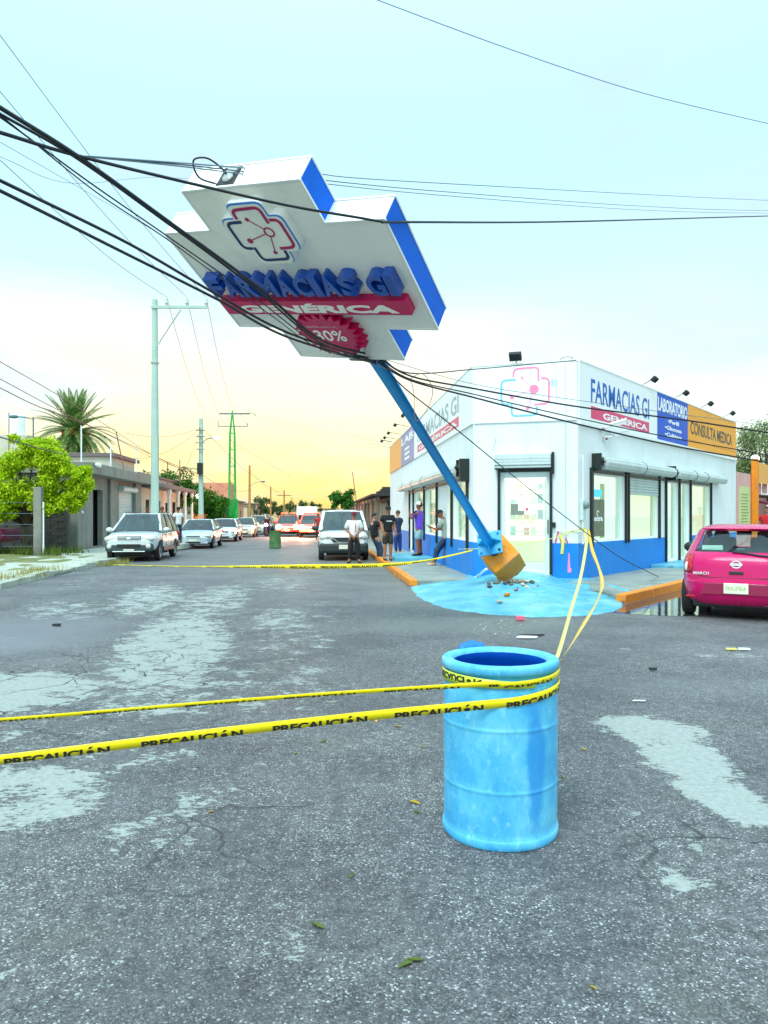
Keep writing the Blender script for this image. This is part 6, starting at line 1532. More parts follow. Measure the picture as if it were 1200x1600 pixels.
# three heads beyond the SUV, on the far pavement
for i, (px, lb) in enumerate(((230, 'person in dark shirt half hidden behind the SUV, left of the tall grey pole'), (253.5, 'person in pale shirt half hidden behind the SUV, right of the tall grey pole'), (278.5, 'person in white shirt between the SUV and the silver saloon'))):
    q = at(px, 806, 35.5); q.z = .12
    person(lb, q+Vector((0, 0, .16)), PI if i != 2 else .8, 1.76, 1, [T_black, T_grey, T_white][i], denim_d, shoe_k, 1, hair_k)
stp = MB(); stp.cbox((-10.6, 35.5, .16), (2.4, 2.4, .26)); tag(stp.build('raised_pavement', pale_concrete, bevel=.02), kind='structure')
person('rider in dark helmet and jacket sitting on the motorcycle', mc.location+Vector((0, .25, 0)), TOW, 1.72, 1.0, T_black, denim_d, shoe_k, 1, None, pm('helmet', lin(50, 30, 60), .3), J=dict(pelvis=(0, 0, .86), belly=(0, .03, 1.0), chest=(0, .08, 1.2), neck=(0, .12, 1.38), head=(0, .14, 1.48), sL=(-.19, .08, 1.32), sR=(.19, .08, 1.32), eL=(-.3, .25, 1.12), eR=(.3, .25, 1.12), wL=(-.32, .48, 1.08), wR=(.32, .48, 1.08), hL=(-.1, 0, .84), hR=(.1, 0, .84), kL=(-.2, .35, .62), kR=(.2, .35, .62), aL=(-.2, .2, .14), aR=(.2, .2, .14), tL=(-.2, .36, .1), tR=(.2, .36, .1)))
person('person in red shirt standing in the far street between the orange pickup and the van', Vector((-4.45, 50, 0)), PI, 1.75, 1.05, cloth('redd', lin(170, 50, 50)), denim_d, shoe_k, 1, hair_k)
person('person in red T-shirt under the awning beyond the pink hatchback', at(1199, 806, 27.5)-Vector((0, 0, 1.5)), 2.2, 1.85, 1.1, red_c, denim_d, shoe_k, 0, hair_k)
# ------------------------------------------------------------------ left side of the street
def fxy(O, d, px, py):
    kk = (px-CX)/FPX; t = (O.x-O.y*kk)/(-d.x+d.y*kk); Yd = O.y+d.y*t
    return t, CH-(py-CY)*Yd/FPX
G0 = Vector((-13.44, 32.2, 0)); NE = Vector((0.9963, 0.0863, 0)); FG = frame(G0, DL, NE)
gar = thing('concrete_garage', 'low bare grey concrete building with flat roof slab, metal door and white roller shutter', 'building', G0)
dx0, dx1 = fxy(G0, DL, 141, 0)[0], fxy(G0, DL, 160.5, 0)[0]; sx0, sx1 = fxy(G0, DL, 186, 0)[0], fxy(G0, DL, 208, 0)[0]; gl = 11.4
wall(FG, gl, 3.5, .25, [(dx0, dx1, .15, 2.85), (sx0, sx1, .15, 2.95)], 'wall', concrete, gar)
MB(FG).box(-.2, gl+.3, 3.45, 3.95, -6, .75).build('roof', concrete, gar, world=True, bevel=.03)
v = MB(FG); v.box(-.001, .25, 0, 3.44, -6, -.26); v.build('wall', concrete, gar, world=True)
for a, b in ((-.03, dx0-.05), (dx1+.9, dx1+1.5), (sx1+.05, gl)): MB(FG).box(a, b, 0, 3.44, .002, .14).build('pilaster', concrete, gar, world=True, bevel=.015)
dd = MB(FG).box(dx0+.02, dx1-.02, .15, 2.5, -.5, -.46).build('door', pm('grey_door', lin(160, 172, 164), .6, .15, 3, dirt=lin(90, 96, 90), dscale=2, damt=.6), gar, world=True)
MB(FG).box(dx1-.3, dx1-.22, 1.35, 1.5, -.46, -.40).build('handle', black_metal, dd, world=True)
MB(FG).box(dx0-.1, dx1+3.5, 0, 3.4, -.9, -.60).build('recess', concrete, gar, world=True)
v = MB(FG)
for i in range(34): v.prism([(-.09, .16+i*.082), (-.06, .18+i*.082), (-.06, .225+i*.082), (-.09, .24+i*.082)], sx0+.03, sx1-.03, RX)
v.build('roller_shutter', shutter_mat, gar, world=True, fix=True)
MB(FG).box(sx0+.02, sx1-.02, .1, 3.0, -.12, -.092).build('shutter_backing', shutter_mat, gar, world=True)
v = MB(FG); v.lathe([(.001, sx0), (.17, sx0), (.17, sx1), (.001, sx1)], 14, (0, 3.05, .12), RX.to_3x3()); v.build('shutter_roll', shutter_mat, gar, world=True, smooth=True)
v = MB(FG); v.ball((.55, 3.72+.12, .8), .16, 12, (2.4, .7, .7)); v.build('wall_lamp', white_paint, gar, world=True, smooth='all')
v = MB(FG); v.ball((.4, 1.75, .16), .07, 8); v.build('wall_lamp', white_paint, gar, world=True)
# dark garden wall and gate post left of it
gw = thing('garden_wall', 'dark stained block wall behind the bright green tree', 'wall', (-17, 31.6, 0))
dark_wall = pm('dark_block', lin(84, 84, 82), .9, .25, 2, .3, 20, dirt=lin(50, 54, 48), dscale=2, damt=.7, streak=True)
v = MB(); v.box(-30, -13.5, 31.6, 31.8, 0, 1.85); v.build('wall', dark_wall, gw, world=True)
for i in range(11):
    for j in range(9):
        a = -13.6-(j+1)*.62+(.3 if i % 2 else 0)
        if a < -19 or a+.58 > -13.55: continue
        MB().box(a, a+.58, 31.57, 31.599, .14+i*.155, .14+i*.155+.14).build('block', dark_wall, gw, world=True)
pp = gnd(61, 868, .08)
cp = thing('gate_post', 'broad grey concrete post with white pipe beside it, in front of the green tree', 'post', pp)
MB().box(-.17, .13, -.12, .12, -.05, 2.62).build('post', concrete, cp, bevel=.02); MB().tube([(.19, -.05, -.05), (.19, -.05, 2.05)], .035, 8).build('pipe', white_paint, cp); MB().tube([(.19, -.05, 2.05), (-.1, -.05, 2.05)], .02, 6).build('cross_pipe', pm('rust', lin(110, 84, 66)), cp)
fn = thing('wire_fence', 'low wire fence strung from the concrete gate post to the left', 'fence', pp+Vector((-4, 0, 0)))
for i in range(5): MB().tube([pp+Vector((-.15, 0, .35+i*.42)), pp+Vector((-8, -.3, .35+i*.42))], .012, 5).build('strand', wire_mat, fn, world=True)
for i in range(1, 4): MB().tube([pp+Vector((-.2-i*2.2, -.05*i, -.05)), pp+Vector((-.2-i*2.2, -.05*i, 2.1))], .03, 6).build('fence_post', black_metal, fn, world=True)
pk = thing('pink_car_rear', 'maroon car bonnet glimpsed behind the fence at the left edge', 'car', at(2, 806, 29)-Vector((0, 0, 1.6)))
part(pk, 'body', pm('maroon_paint', lin(120, 20, 70), .4, coat=.5), (-.7, 0, .85), (2.2, 1.6, .55), .15); part(pk, 'bumper', dark_trim, (-.6, -.8, .5), (2.0, .2, .25), .05)
# house with columns beyond the garage
H0 = G0+DL*11.8; FH = frame(H0, DL, NE)
hs = thing('white_house', 'white house with dark cornice, barred windows and porch columns beyond the garage', 'house', H0)
cream = pm('cream_wall', lin(206, 206, 190), .8, .08, 1.5, dirt=lin(160, 156, 140), dscale=1.2, damt=.5, streak=True); cornice = pm('cornice', lin(116, 104, 104), .7, .1, 3)
hl = 13
hh = [(1.2, 2.2, 1.0, 2.6), (4.2, 5.4, 1.0, 2.6), (7.0, 8.0, .15, 2.5), (9.4, 10.6, 1.0, 2.6)]
wall(FH, hl, 3.3, .2, hh, 'wall', cream, hs)
for a, b, c, d in hh:
    f = MB(FH).box(a, b, c, d, -.16, -.13).build('window', dark_glass, hs, world=True)
    v = MB(FH)
    for i in range(6): v.box(a+(b-a)*(i+.5)/6-.012, a+(b-a)*(i+.5)/6+.012, c, d, -.04, -.015)
    v.build('bars', black_metal, f, world=True)
MB(FH).box(-.1, hl+.1, 3.3, 3.55, -6, 1.3).build('porch_roof', cornice, hs, world=True, bevel=.02)
MB(FH).box(.2, hl-.3, 3.56, 4.1, -5.6, -.3).build('parapet', cream, hs, world=True); MB(FH).box(.1, hl-.2, 4.1, 4.22, -5.7, -.1).build('cornice', cornice, hs, world=True)
for x in (3.2, 6.2, 8.8, 11.6): v2 = MB(FH @ Matrix.Translation((x, 0, 1.0))); v2.lathe([(.16, .12), (.16, .25), (.11, .3), (.10, 3.0), (.16, 3.1), (.16, 3.3)], 12, (0, 0, 0), Matrix(((1, 0, 0), (0, 0, 1), (0, 1, 0)))); v2.build('column', white_paint, hs, world=True, smooth=True, fix=True)
MB(FH).box(-1.2, 4.2, 3.6, 5.0, -7, -1.4).build('upper_storey', cream, hs, world=True); MB(FH).box(-1.4, 4.4, 5.0, 5.22, -7.2, -1.1).build('cornice', cornice, hs, world=True, bevel=.02)
v = MB(FH); v.ball((12.2, 3.1, 1.35), .16, 10); v.build('porch_lamp', pm('lamp_on', (1, 1, 1), .4, emit=(1, .97, .9), es=5), hs, world=True)

def simple_house(name, label, O, ln, ht, dep, mwall, mroof, wins, side=1, door=None, upper=None, d=None):
    d = d or DL; n = NE if side > 0 else -NE; M = frame(O, d, n) if side > 0 else frame(O+d*ln, -d, n)
    t = thing(name, label, 'house', O)
    wall(M, ln, ht, .2, wins+([door] if door else []), 'wall', mwall, t)
    MB(M).box(0, .2, 0, ht, -dep, -.201).build('wall', mwall, t, world=True); MB(M).box(-.15, ln+.15, ht, ht+.16, -dep, .35).build('roof', mroof, t, world=True)
    MB(M).box(ln-.2, ln, 0, ht, -dep, -.201).build('wall', mwall, t, world=True)
    for w_ in wins:
        f = MB(M).box(w_[0], w_[1], w_[2], w_[3], -.15, -.12).build('window', dark_glass, t, world=True)
        v = MB(M); v.box(w_[0]-.06, w_[1]+.06, w_[2]-.08, w_[2]-.005, .002, .08); v.build('sill', white_paint, f, world=True)
    if door: MB(M).box(door[0], door[1], door[2], door[3], -.15, -.10).build('door', pm('brown_door', lin(110, 80, 60), .6), t, world=True)
    if upper: MB(M).box(upper[0], upper[1], ht+.16, ht+upper[2], -dep*.8, -.8).build('upper_storey', mwall, t, world=True)
    return t
def wm_(c): return pm('render_%d_%d_%d' % c, lin(*c), .85, .12, 1.5, dirt=lin(*[int(x*.75) for x in c]), dscale=1.5, damt=.5, streak=True)
pale_roof = pm('slab_roof', lin(150, 140, 130), .85, .15, 2)
W3 = [(1, 2.2, 1, 2.3), (5.5, 6.8, 1, 2.3)]
def LO(Y, off=0): return Vector((-10.65-off-0.0866*Y, Y, 0))
simple_house('low_white_house', 'low pale house half hidden behind the tree and concrete lamp pole', LO(57.5, 1), 9, 2.6, 6, wm_((210, 208, 196)), pale_roof, W3, door=(3.2, 4.2, .1, 2.2))
simple_house('orange_house', 'small orange fronted house just beyond the green lattice pole', LO(80), 9, 3.0, 7, wm_((226, 120, 50)), pale_roof, W3, door=(3.2, 4.2, .1, 2.2))
simple_house('salmon_house', 'salmon house with white upper storey in the far left row', LO(93), 10, 3.4, 8, wm_((222, 150, 122)), pale_roof, W3, upper=(1, 7, 2.4))
simple_house('cream_far_house', 'cream house farther along the left row', LO(108), 11, 3.0, 8, wm_((220, 204, 168)), pale_roof, W3, door=(3.2, 4.2, .1, 2.2))
simple_house('pink_far_house', 'pinkish house near the end of the left row', LO(125), 12, 3.6, 8, wm_((214, 150, 140)), pale_roof, W3)
simple_house('white_far_house', 'white house at the far end of the left row', LO(146), 14, 3.2, 8, wm_((226, 214, 190)), pale_roof, W3)
simple_house('closing_house', 'long low pale building closing the view at the end of the street', Vector((-26, 215, 0)), 22, 3.6, 10, wm_((224, 196, 150)), pale_roof, W3, d=Vector((1, 0, 0)))
simple_house('right_far_house', 'low pink house beyond the wooden shack on the right of the street', Vector((-3.6, 96, 0)), 12, 3.1, 8, wm_((216, 160, 140)), pale_roof, [(4, 5.2, 1, 2.2), (8, 9.2, 1, 2.2)], side=-1, door=(1.2, 2.2, .1, 2.2))
simple_house('right_white_house', 'low white house at the far right of the street', Vector((-5.6, 118, 0)), 14, 3.0, 8, wm_((222, 214, 196)), pale_roof, [(4, 5.2, 1, 2.2), (8, 9.2, 1, 2.2)], side=-1)
# wooden shack past the pharmacy
wood = pm('grey_wood', lin(120, 122, 112), .9, .25, 3, .4, 30, dirt=lin(80, 80, 74), dscale=4, damt=.6, streak=True); wood2 = pm('pale_wood', lin(170, 172, 150), .9, .2, 3, .4, 30, dirt=lin(120, 120, 104), dscale=4, damt=.6, streak=True)
Q0 = A0+DL*22.0; FW = frame(Q0+DL*22, -DL, Vector((-0.9963, -0.0863, 0)))
shk = thing('wooden_shack', 'weathered wooden shack with board fence and dark lean-to roof past the pharmacy', 'shack', Q0)
x = 0
while x < 21.7:
    w_ = random.uniform(.34, .5); z_ = 2.35+random.uniform(-.08, .12)
    MB(FW).box(x+.008, x+w_-.008, .05, z_, 0, random.uniform(.03, .06)).build('board', wood2 if 16.5 < x < 20.8 else wood, shk, world=True); x += w_
v = MB(FW)
for i in range(60): v.box(i*.37, i*.37+.2, 2.72, 2.78, -4, .9); v.box(i*.37+.2, i*.37+.37, 2.68, 2.74, -4, .9)
v.build('corrugated_roof', pm('roof_dark', lin(60, 60, 58), .7, .2, 3), shk, world=True)
for i in range(7): MB(FW).box(i*3.6, i*3.6+.14, 0, 2.7, .5, .64).build('post', wood, shk, world=True)
MB(FW).box(0, 22, 2.45, 2.62, .48, .58).build('beam', wood, shk, world=True)
MB(FW).box(-.1, 22, .0, 2.6, -.25, -.1).build('back_boards', wood, shk, world=True)
v = MB(FW); v.box(19.6, 21.3, 2.80, 2.95, -.6, .5); v.box(19.9, 21.0, 2.95, 3.08, -.5, .3); v.box(20.1, 20.8, 3.08, 3.2, -.4, .2); v.build('roof_pile', dark_trim, shk, world=True)

# ------------------------------------------------------------------ neighbour shop on the side street
N0 = A1+DR*14.75; FN = frame(N0, DR, NR)
ns = thing('orange_shop', 'shop with orange fascia, orange post and pink wall at the right edge beyond the pharmacy', 'building', N0)
wall(FN, 14, 3.3, .2, [(3.2, 7.5, .3, 2.5), (8.5, 11, .3, 2.5)], 'wall', wm_((222, 176, 170)), ns)
fa = fxy(A1, DR, 1174, 0)[0]-14.75
MB(FN).box(fa-.12, fa+.12, .1, 3.95, .02, .26).build('post', orange_paint, ns, world=True, bevel=.01)
MB(FN).box(fa+.13, 13.5, 2.95, 3.8, .05, .20).build('fascia', pm('fascia_orange', lin(246, 176, 80), .6, .1, 2), ns, world=True, bevel=.01)
v = MB(FN); v.prism([(.1, 2.15), (1.3, 1.85), (1.3, 1.93), (.1, 2.23)], fa+.6, 12, RX); v.build('awning', pm('awning_maroon', lin(100, 24, 50), .8), ns, world=True, fix=True)
po = MB(FN).box(.35, fa-.35, .9, 2.75, .002, .03).build('poster', pm('poster_green', lin(206, 220, 150), .7, .15, 3), ns, world=True)
v = MB(FN)
for i in range(12): v.box(.55, fa-.6-random.uniform(0, .3), 1.1+i*.12, 1.15+i*.12, .031, .034)
v.build('poster_print', pm('poster_ink', lin(150, 160, 110)), po, world=True)
MB(FN).box(3.2, 11, .3, 2.5, -1.2, -1.1).build('shop_back', pm('shop_pink', lin(200, 150, 150), .8, .3, 2), ns, world=True)
v = MB(FN); v.ball((fa+.2, 3.95, .1), .16, 10); v.build('post_lamp', pm('lamp_on', (1, 1, 1)), ns, world=True)
v = MB(FN); v.tube([(fa+.4, 2.95, .3), (fa+.4, 2.5, .3), (fa+1.6, 2.5, .3), (fa+1.6, 2.95, .3)], .03, 6); v.build('hanging_frame', white_paint, ns, world=True)

# ------------------------------------------------------------------ trees and plants
def leaf_mat(name, c1, c2, c3):
    m = bpy.data.materials.new(name); m.use_nodes = True; nt = m.node_tree; b = nt.nodes['Principled BSDF']; L = nt.links.new
    g = N(nt, 'ShaderNodeNewGeometry'); r = ramp(nt, [(0, (*c1[:3], 1)), (.5, (*c2[:3], 1)), (1, (*c3[:3], 1))]); L(g.outputs['Random Per Island'], r.inputs[0])
    L(r.outputs[0], b.inputs['Base Color']); b.inputs['Roughness'].default_value = .55; b.inputs['Specular IOR Level'].default_value = .3
    tr = N(nt, 'ShaderNodeBsdfTranslucent'); L(r.outputs[0], tr.inputs[0]); mx = N(nt, 'ShaderNodeMixShader', inputs={0: .35}); o = nt.nodes['Material Output']
    L(b.outputs[0], mx.inputs[1]); L(tr.outputs[0], mx.inputs[2]); L(mx.outputs[0], o.inputs[0]); return m
bark = pm('bark', lin(84, 76, 60), .9, .3, 8, .5, 40)
lime = leaf_mat('leaf_lime', lin(96, 140, 8), lin(178, 214, 12), lin(228, 240, 50)); green = leaf_mat('leaf_green', lin(20, 80, 20), lin(44, 116, 26), lin(96, 150, 40)); olive = leaf_mat('leaf_olive', lin(70, 96, 50), lin(120, 142, 84), lin(176, 190, 140)); dusty = leaf_mat('leaf_dusty', lin(60, 80, 40), lin(90, 110, 60), lin(130, 140, 90))
def tree(name, label, loc, crowns, nleaf, ls, m, trunk_r=.14, seed=1, droop=0, clumps=26, stems=None):
    rn = random.Random(seed); t = thing(name, label, 'tree', loc)
    v = MB(); c0 = Vector(crowns[0][0]); tops = []
    fork = Vector((0, 0, c0.z*.38)); v.tube([(0, 0, -.1), (.04, 0, fork.z*.5), fork], [trunk_r*1.25, trunk_r, trunk_r*.85], 9)
    cl = []
    for (c, r) in crowns:
        c, r = Vector(c), Vector(r)
        for i in range(max(4, clumps//len(crowns))):
            d = Vector((rn.gauss(0, 1), rn.gauss(0, 1), rn.gauss(0, 1))).normalized()*rn.uniform(.45, 1.0)
            cl.append((c+Vector((d.x*r.x, d.y*r.y, d.z*r.z)), rn.uniform(.20, .40)*min(r)))
    for i, (c, r) in enumerate(cl):
        if i % 3 == 0: mid = fork.lerp(c, .5)+Vector((rn.uniform(-.1, .1), rn.uniform(-.1, .1), .1)); v.tube([fork, mid, c], [trunk_r*.5, trunk_r*.28, trunk_r*.08], 6)
    v.build('trunk', bark, t, smooth=True)
    lf = MB(); per = nleaf//len(cl)
    for c, r in cl:
        for k_ in range(per):
            d = Vector((rn.gauss(0, 1), rn.gauss(0, 1), rn.gauss(0, .8))).normalized()*(rn.random()**.45)
            p = c+d*r*1.25-Vector((0, 0, droop*rn.random()))
            s = ls*rn.uniform(.6, 1.3); a = Vector((rn.gauss(0, 1), rn.gauss(0, 1), rn.gauss(0, 1)-droop*2)).normalized(); b = a.cross(Vector((rn.gauss(0, 1), rn.gauss(0, 1), rn.gauss(0, 1)))).normalized()
            ln = s*(1.0 if not droop else 2.2)
            b0 = lf.av([p, p+a*ln*.5+b*s*.28, p+a*ln, p+a*ln*.5-b*s*.28]); lf.af([(b0, b0+1, b0+2, b0+3)])
    lf.build('crown', m, t); return t
tl_ = gnd(40, 862, .1); tl_.y = 29.3; tl_.x = -14.2; tl_.z = 0
tree('lime_tree', 'bright yellow-green bushy tree behind the concrete gate post on the left', tl_, [((.1, 0, 3.1), (1.7, 1.4, 1.1)), ((1.3, -.1, 2.7), (1.2, 1.0, 1.1)), ((-1.2, -.2, 2.5), (1.4, 1.1, 1.1)), ((.9, -.1, 3.9), (.9, .9, .8)), ((-.6, -.3, 2.0), (1.0, .8, .6)), ((1.2, -.3, 1.95), (.8, .7, .5)), ((-1.7, 0, 3.4), (1.1, 1.0, .9)), ((.2, 0, 4.2), (1.0, .9, .7)), ((2.1, -.1, 3.2), (.6, .7, .6)), ((2.0, -.2, 2.3), (.5, .6, .4))], 46000, .125, lime, .11, 3, clumps=150)
tree('dark_green_tree', 'tall dark green tree behind the concrete lamp pole', LO(56, .8)+Vector((0, 0, 0)), [((0, 0, 3.9), (1.9, 1.7, 1.5)), ((-.9, 0, 3.0), (1.2, 1.2, 1.1)), ((1.1, 0, 3.2), (1.1, 1.1, 1.2))], 7000, .22, green, .15, 5, clumps=44)
tree('rounded_green_tree', 'dark green tree just left of the green lattice pole', LO(61, -1.1), [((0, 0, 2.8), (1.6, 1.6, 1.5)), ((1.1, 0, 2.0), (1.2, 1.2, 1.1))], 5500, .22, green, .13, 6, clumps=34)
tree('small_bush_tree', 'small reddish green tree right of the lattice pole base', LO(74, -1.4), [((0, 0, 2.6), (1.0, 1.0, .9))], 1500, .22, dusty, .1, 7, clumps=14)
pt = at(1192, 806, 38); pt.z = 0
tree('pepper_tree', 'tall feathery olive-green tree behind the right end of the pharmacy', pt, [((0, 0, 5.5), (1.7, 1.7, 1.7)), ((.8, 0, 4.2), (1.9, 1.5, 1.4)), ((-.9, .3, 4.0), (.9, 1.2, 1.0)), ((1.8, 0, 5.2), (1.3, 1.2, 1.2))], 12000, .10, olive, .2, 8, droop=.5, clumps=64)
tree('thin_tree', 'sparse pale tree tips showing above the orange panel', at(1112, 806, 44)-Vector((0, 0, 1.6)), [((0, 0, 6.6), (1.0, 1.0, .8))], 900, .10, olive, .1, 9, droop=.4, clumps=14)
tree('far_green_tree', 'rounded green tree beyond the white van', Vector((-4.2, 74, 0)), [((0, 0, 3.1), (1.6, 1.5, 1.0))], 3000, .25, green, .12, 11, clumps=20)
for i, (px, Y_, h_, r_, lb) in enumerate(((462, 150, 4.6, 2.2, 'small round tree far off, right of the far poles'), (487, 170, 4.6, 2.4, 'low round tree on the skyline above the lorry'), (405, 120, 4.6, 2.8, 'dusty tree in the far left row, behind the cars'), (437, 135, 4.0, 3.0, 'dusty low tree on the skyline above the red pickup'))):
    q = at(px, 806, Y_); q.z = 0; tree('far_tree', lb, q, [((0, 0, h_*.72), (r_, r_, h_*.28))], 1500, .4, dusty, .15, 20+i, clumps=16)
# palm
pb = at(117, 806, 50); pb.z = 0
palm = thing('date_palm', 'date palm with arching grey-green fronds and orange fruit clusters behind the garage', 'palm', pb)
PZ = 7.25
v = MB(); v.tube([(0, 0, -.1), (.05, 0, 2), (0, 0, 4.6), (0, 0, PZ-.2)], [.30, .24, .23, .30], 12)
for i in range(60):
    a = i*2.4; z = 3.9+i*.055; v.cbox((.25*math.cos(a), .25*math.sin(a), z), (.12, .12, .10), Matrix.Rotation(a, 4, 'Z'))
v.build('trunk', bark, palm, smooth=True)
palm_leaf = leaf_mat('palm_leaf', lin(62, 96, 44), lin(100, 136, 66), lin(148, 176, 96))
def frond_mesh(ln, arch, seed):
    rn = random.Random(seed); v = MB(); pts = []
    for i in range(13):
        t = i/12; pts.append(Vector((ln*(t*.98-.12*arch*t*t*t), 0, ln*(-.55*arch*t*t+.02*t))))
    v.tube(pts, [.028-.022*i/12 for i in range(13)], 5)
    P = catmull(pts, 4)
    for i in range(4, len(P)-1):
        t = i/len(P); d = (P[i+1]-P[i]).normalized()
        for s in (-1, 1):
            l_ = .42*math.sin(PI*min(1, t*.85+.18))*rn.uniform(.8, 1.1)+.06
            tip = P[i]+(d*.75+Vector((0, s*.75, .28-.25*t))).normalized()*l_
            b0 = v.av([P[i], P[i].lerp(tip, .45)+d*.034, tip, P[i].lerp(tip, .45)-d*.034]); v.af([(b0, b0+1, b0+2, b0+3)])
    return v.data('frond')
fm = [frond_mesh(3.3, a, i) for i, a in enumerate((.25, .6, 1.0, 1.35))]
for m_ in fm: m_.materials.append(palm_leaf)
rn = random.Random(4)
for i in range(92):
    f_ = i/92; el = math.radians(84-f_*128+rn.uniform(-7, 7)); az = i*2.399+rn.uniform(-.15, .15)
    me = fm[0 if el > .9 else 1 if el > .45 else 2 if el > -.1 else 3]
    o = bpy.data.objects.new('frond', me); C.objects.link(o); o.parent = palm
    o.location = (0, 0, PZ); o.rotation_euler = (0, -el, az); o.scale = (1-.1*abs(f_-.3), 1, 1)
fr_m = pm('dates', lin(206, 110, 40), .6, .3, 20)
for i in range(9):
    a = i*.7; v = MB(); c = Vector((.72*math.cos(a), .72*math.sin(a), PZ-.05+.12*math.sin(i*3)))
    v.tube([(0, 0, PZ), c+Vector((0, 0, .1)), c], .015, 5)
    for q in range(1): v.tube([c+Vector((0, 0, -.3)), c+Vector((0, 0, .02))], [.08, .13], 8)
    for q in range(16): v.ball(c+Vector((rn.uniform(-.13, .13), rn.uniform(-.13, .13), -.14+rn.uniform(-.17, .17))), .065, 6)
    v.build('fruit_cluster', fr_m, palm)
# undergrowth: tufts by the kerb and under the tree
def tufts(name, label, spots, m, h=.25, n=40):
    v = MB(); rn = random.Random(2)
    for (x, y, r, z) in spots:
        for i in range(n):
            p = Vector((x+rn.gauss(0, r*.5), y+rn.gauss(0, r*.5), z)); a = rn.uniform(0, 2*PI); l_ = h*rn.uniform(.4, 1.2)
            tip = p+Vector((math.cos(a)*l_*.45, math.sin(a)*l_*.45, l_)); sd = Vector((-math.sin(a), math.cos(a), 0))*.012
            b0 = v.av([p-sd, p+sd, tip]); v.af([(b0, b0+1, b0+2)])
    return tag(v.build(name, m), label, 'grass', kind='stuff')
tg1 = gnd(160, 884); tg2 = gnd(45, 898)
tufts('kerb_grass', 'dry grass tufts growing at the broken left kerb', [(tg1.x, tg1.y, .5, 0), (tg1.x+.15, tg1.y+1.0, .4, 0), (leftx(20)-.45, 20, .5, .1), (leftx(18.8)-.3, 18.8, .45, .08), (leftx(17.5)-.5, 17.5, .6, .08)], leaf_mat('dry_grass', lin(120, 130, 50), lin(170, 160, 90), lin(190, 180, 120)), .20, 160)
tufts('undergrowth', 'low weeds under the bright tree', [(-13.5-i*.9, 28.5+(i % 3)*.6, .8, .08) for i in range(9)]+[(-12.3, 27.5, .5, .08), (-12.5, 29.5, .6, .08)], leaf_mat('weeds', lin(50, 70, 20), lin(80, 110, 30), lin(130, 150, 50)), .40, 200)

# ------------------------------------------------------------------ poles
pole_grey = pm('pole_pale', lin(176, 204, 194), .75, .10, 2, .1, 20)
def top_of(px, py, Y): return at(px, py, Y)
ip = Vector((at(242, 806, 32).x, 32, 0))
up = thing('utility_pole', 'tall pale concrete utility pole with single-sided crossarm and three insulators, behind the SUV', 'utility pole', ip)
MB().tube([(0, 0, -.1), (0, 0, 5), (0, 0, 10.95)], [.20, .165, .115], 20).build('pole', pole_grey, up, smooth=True)
for i in range(3): MB().lathe([(.125, 3.0+i*2.6), (.185, 3.0+i*2.6), (.185, 3.06+i*2.6), (.125, 3.06+i*2.6)], 16).build('band', rim_mat, up) if i == 2 else None
MB().box(-.12, 2.30, -.16, -.06, 10.55, 10.66, Matrix.Rotation(math.radians(0), 4, 'Z')).build('crossarm', pole_grey, up)
MB().tube([(.1, -.1, 8.9), (1.15, -.1, 10.5)], .03, 6).build('brace', pole_grey, up)
for x in (.55, 1.42, 2.25):
    v = MB(); v.lathe([(.001, 10.66), (.03, 10.66), (.03, 10.72), (.08, 10.74), (.09, 10.80), (.06, 10.83), (.08, 10.87), (.05, 10.92), (.06, 10.97), (.03, 11.02), (.001, 11.02)], 14, (x, -.11, 0)); v.build('insulator', pm('porcelain', lin(200, 214, 206), .3), up, smooth='all')
def lamp_pole(name, label, px, top_py, Y, r, arm, m, lit=False, base=None):
    p = at(px, 806, Y); h = CH-(top_py-CY)*Y/FPX; t = thing(name, label, 'utility pole', (p.x, Y, 0))
    MB().tube([(0, 0, -.1), (0, 0, h)], [r, r*.62], 12).build('pole', m, t, smooth=True)
    if base: MB().tube([(0, 0, -.05), (0, 0, base[0])], r*1.06, 12).build('painted_base', base[1], t, smooth=True)
    if arm:
        z = h*arm[0]; v = MB(); v.tube([(0, 0, z), (arm[1]*.5, 0, z+arm[2]*.8), (arm[1], 0, z+arm[2])], .035, 6); v.build('lamp_arm', wire_mat, t)
        v = MB(); v.ball((arm[1]+.15*(1 if arm[1] > 0 else -1), 0, z+arm[2]), .2, 10, (1.2, .6, .45)); v.build('street_lamp', pm('lamp_on', (1, 1, 1)) if lit else wire_mat, t, smooth='all')
    return t, h
lp, h2 = lamp_pole('concrete_pole', 'pale concrete pole with street lamp and orange painted foot beside the dark green tree', 314, 654, 47, .19, (.80, .85, .35), pole_grey, True, (1.7, pm('salmon_base', lin(240, 180, 140), .8)))
v = MB(); v.cbox((0, -.2, 4.6), (.35, .25, .7)); v.tube([(-.1, 0, 4.55), (-1.2, 0, 4.7)], .04, 6); v.build('junction_box', black_metal, lp)
v = MB()
for z in (7.0, 6.6, 6.2, 5.8): v.box(-.28, .28, -.2, -.14, z, z+.05)
v.build('wire_rack', wire_mat, lp)
lamp_pole('timber_pole', 'thin brown utility pole with short lamp arm beyond the green lattice pole', 390, 727, 79, .16, (.68, 1.3, .5), pm('timber_pole', lin(190, 140, 80), .9))
lamp_pole('far_pole', 'far thin utility pole, first of two beyond the timber pole', 423, 760, 110, .15, None, pm('timber_pole', lin(190, 140, 80), .9))
fp_, h_ = lamp_pole('far_pole', 'far thin utility pole with crossarm, above the lit pickups', 444, 766, 125, .17, None, pm('timber_pole', lin(190, 140, 80), .9)); MB().box(-1.2, 1.2, -.1, .1, 5.0, 5.12).build('crossarm', wire_warm, fp_)
lamp_pole('far_pole', 'short faraway pole nearest the white lorry', 456, 778, 140, .15, None, pm('timber_pole', lin(190, 140, 80), .9))
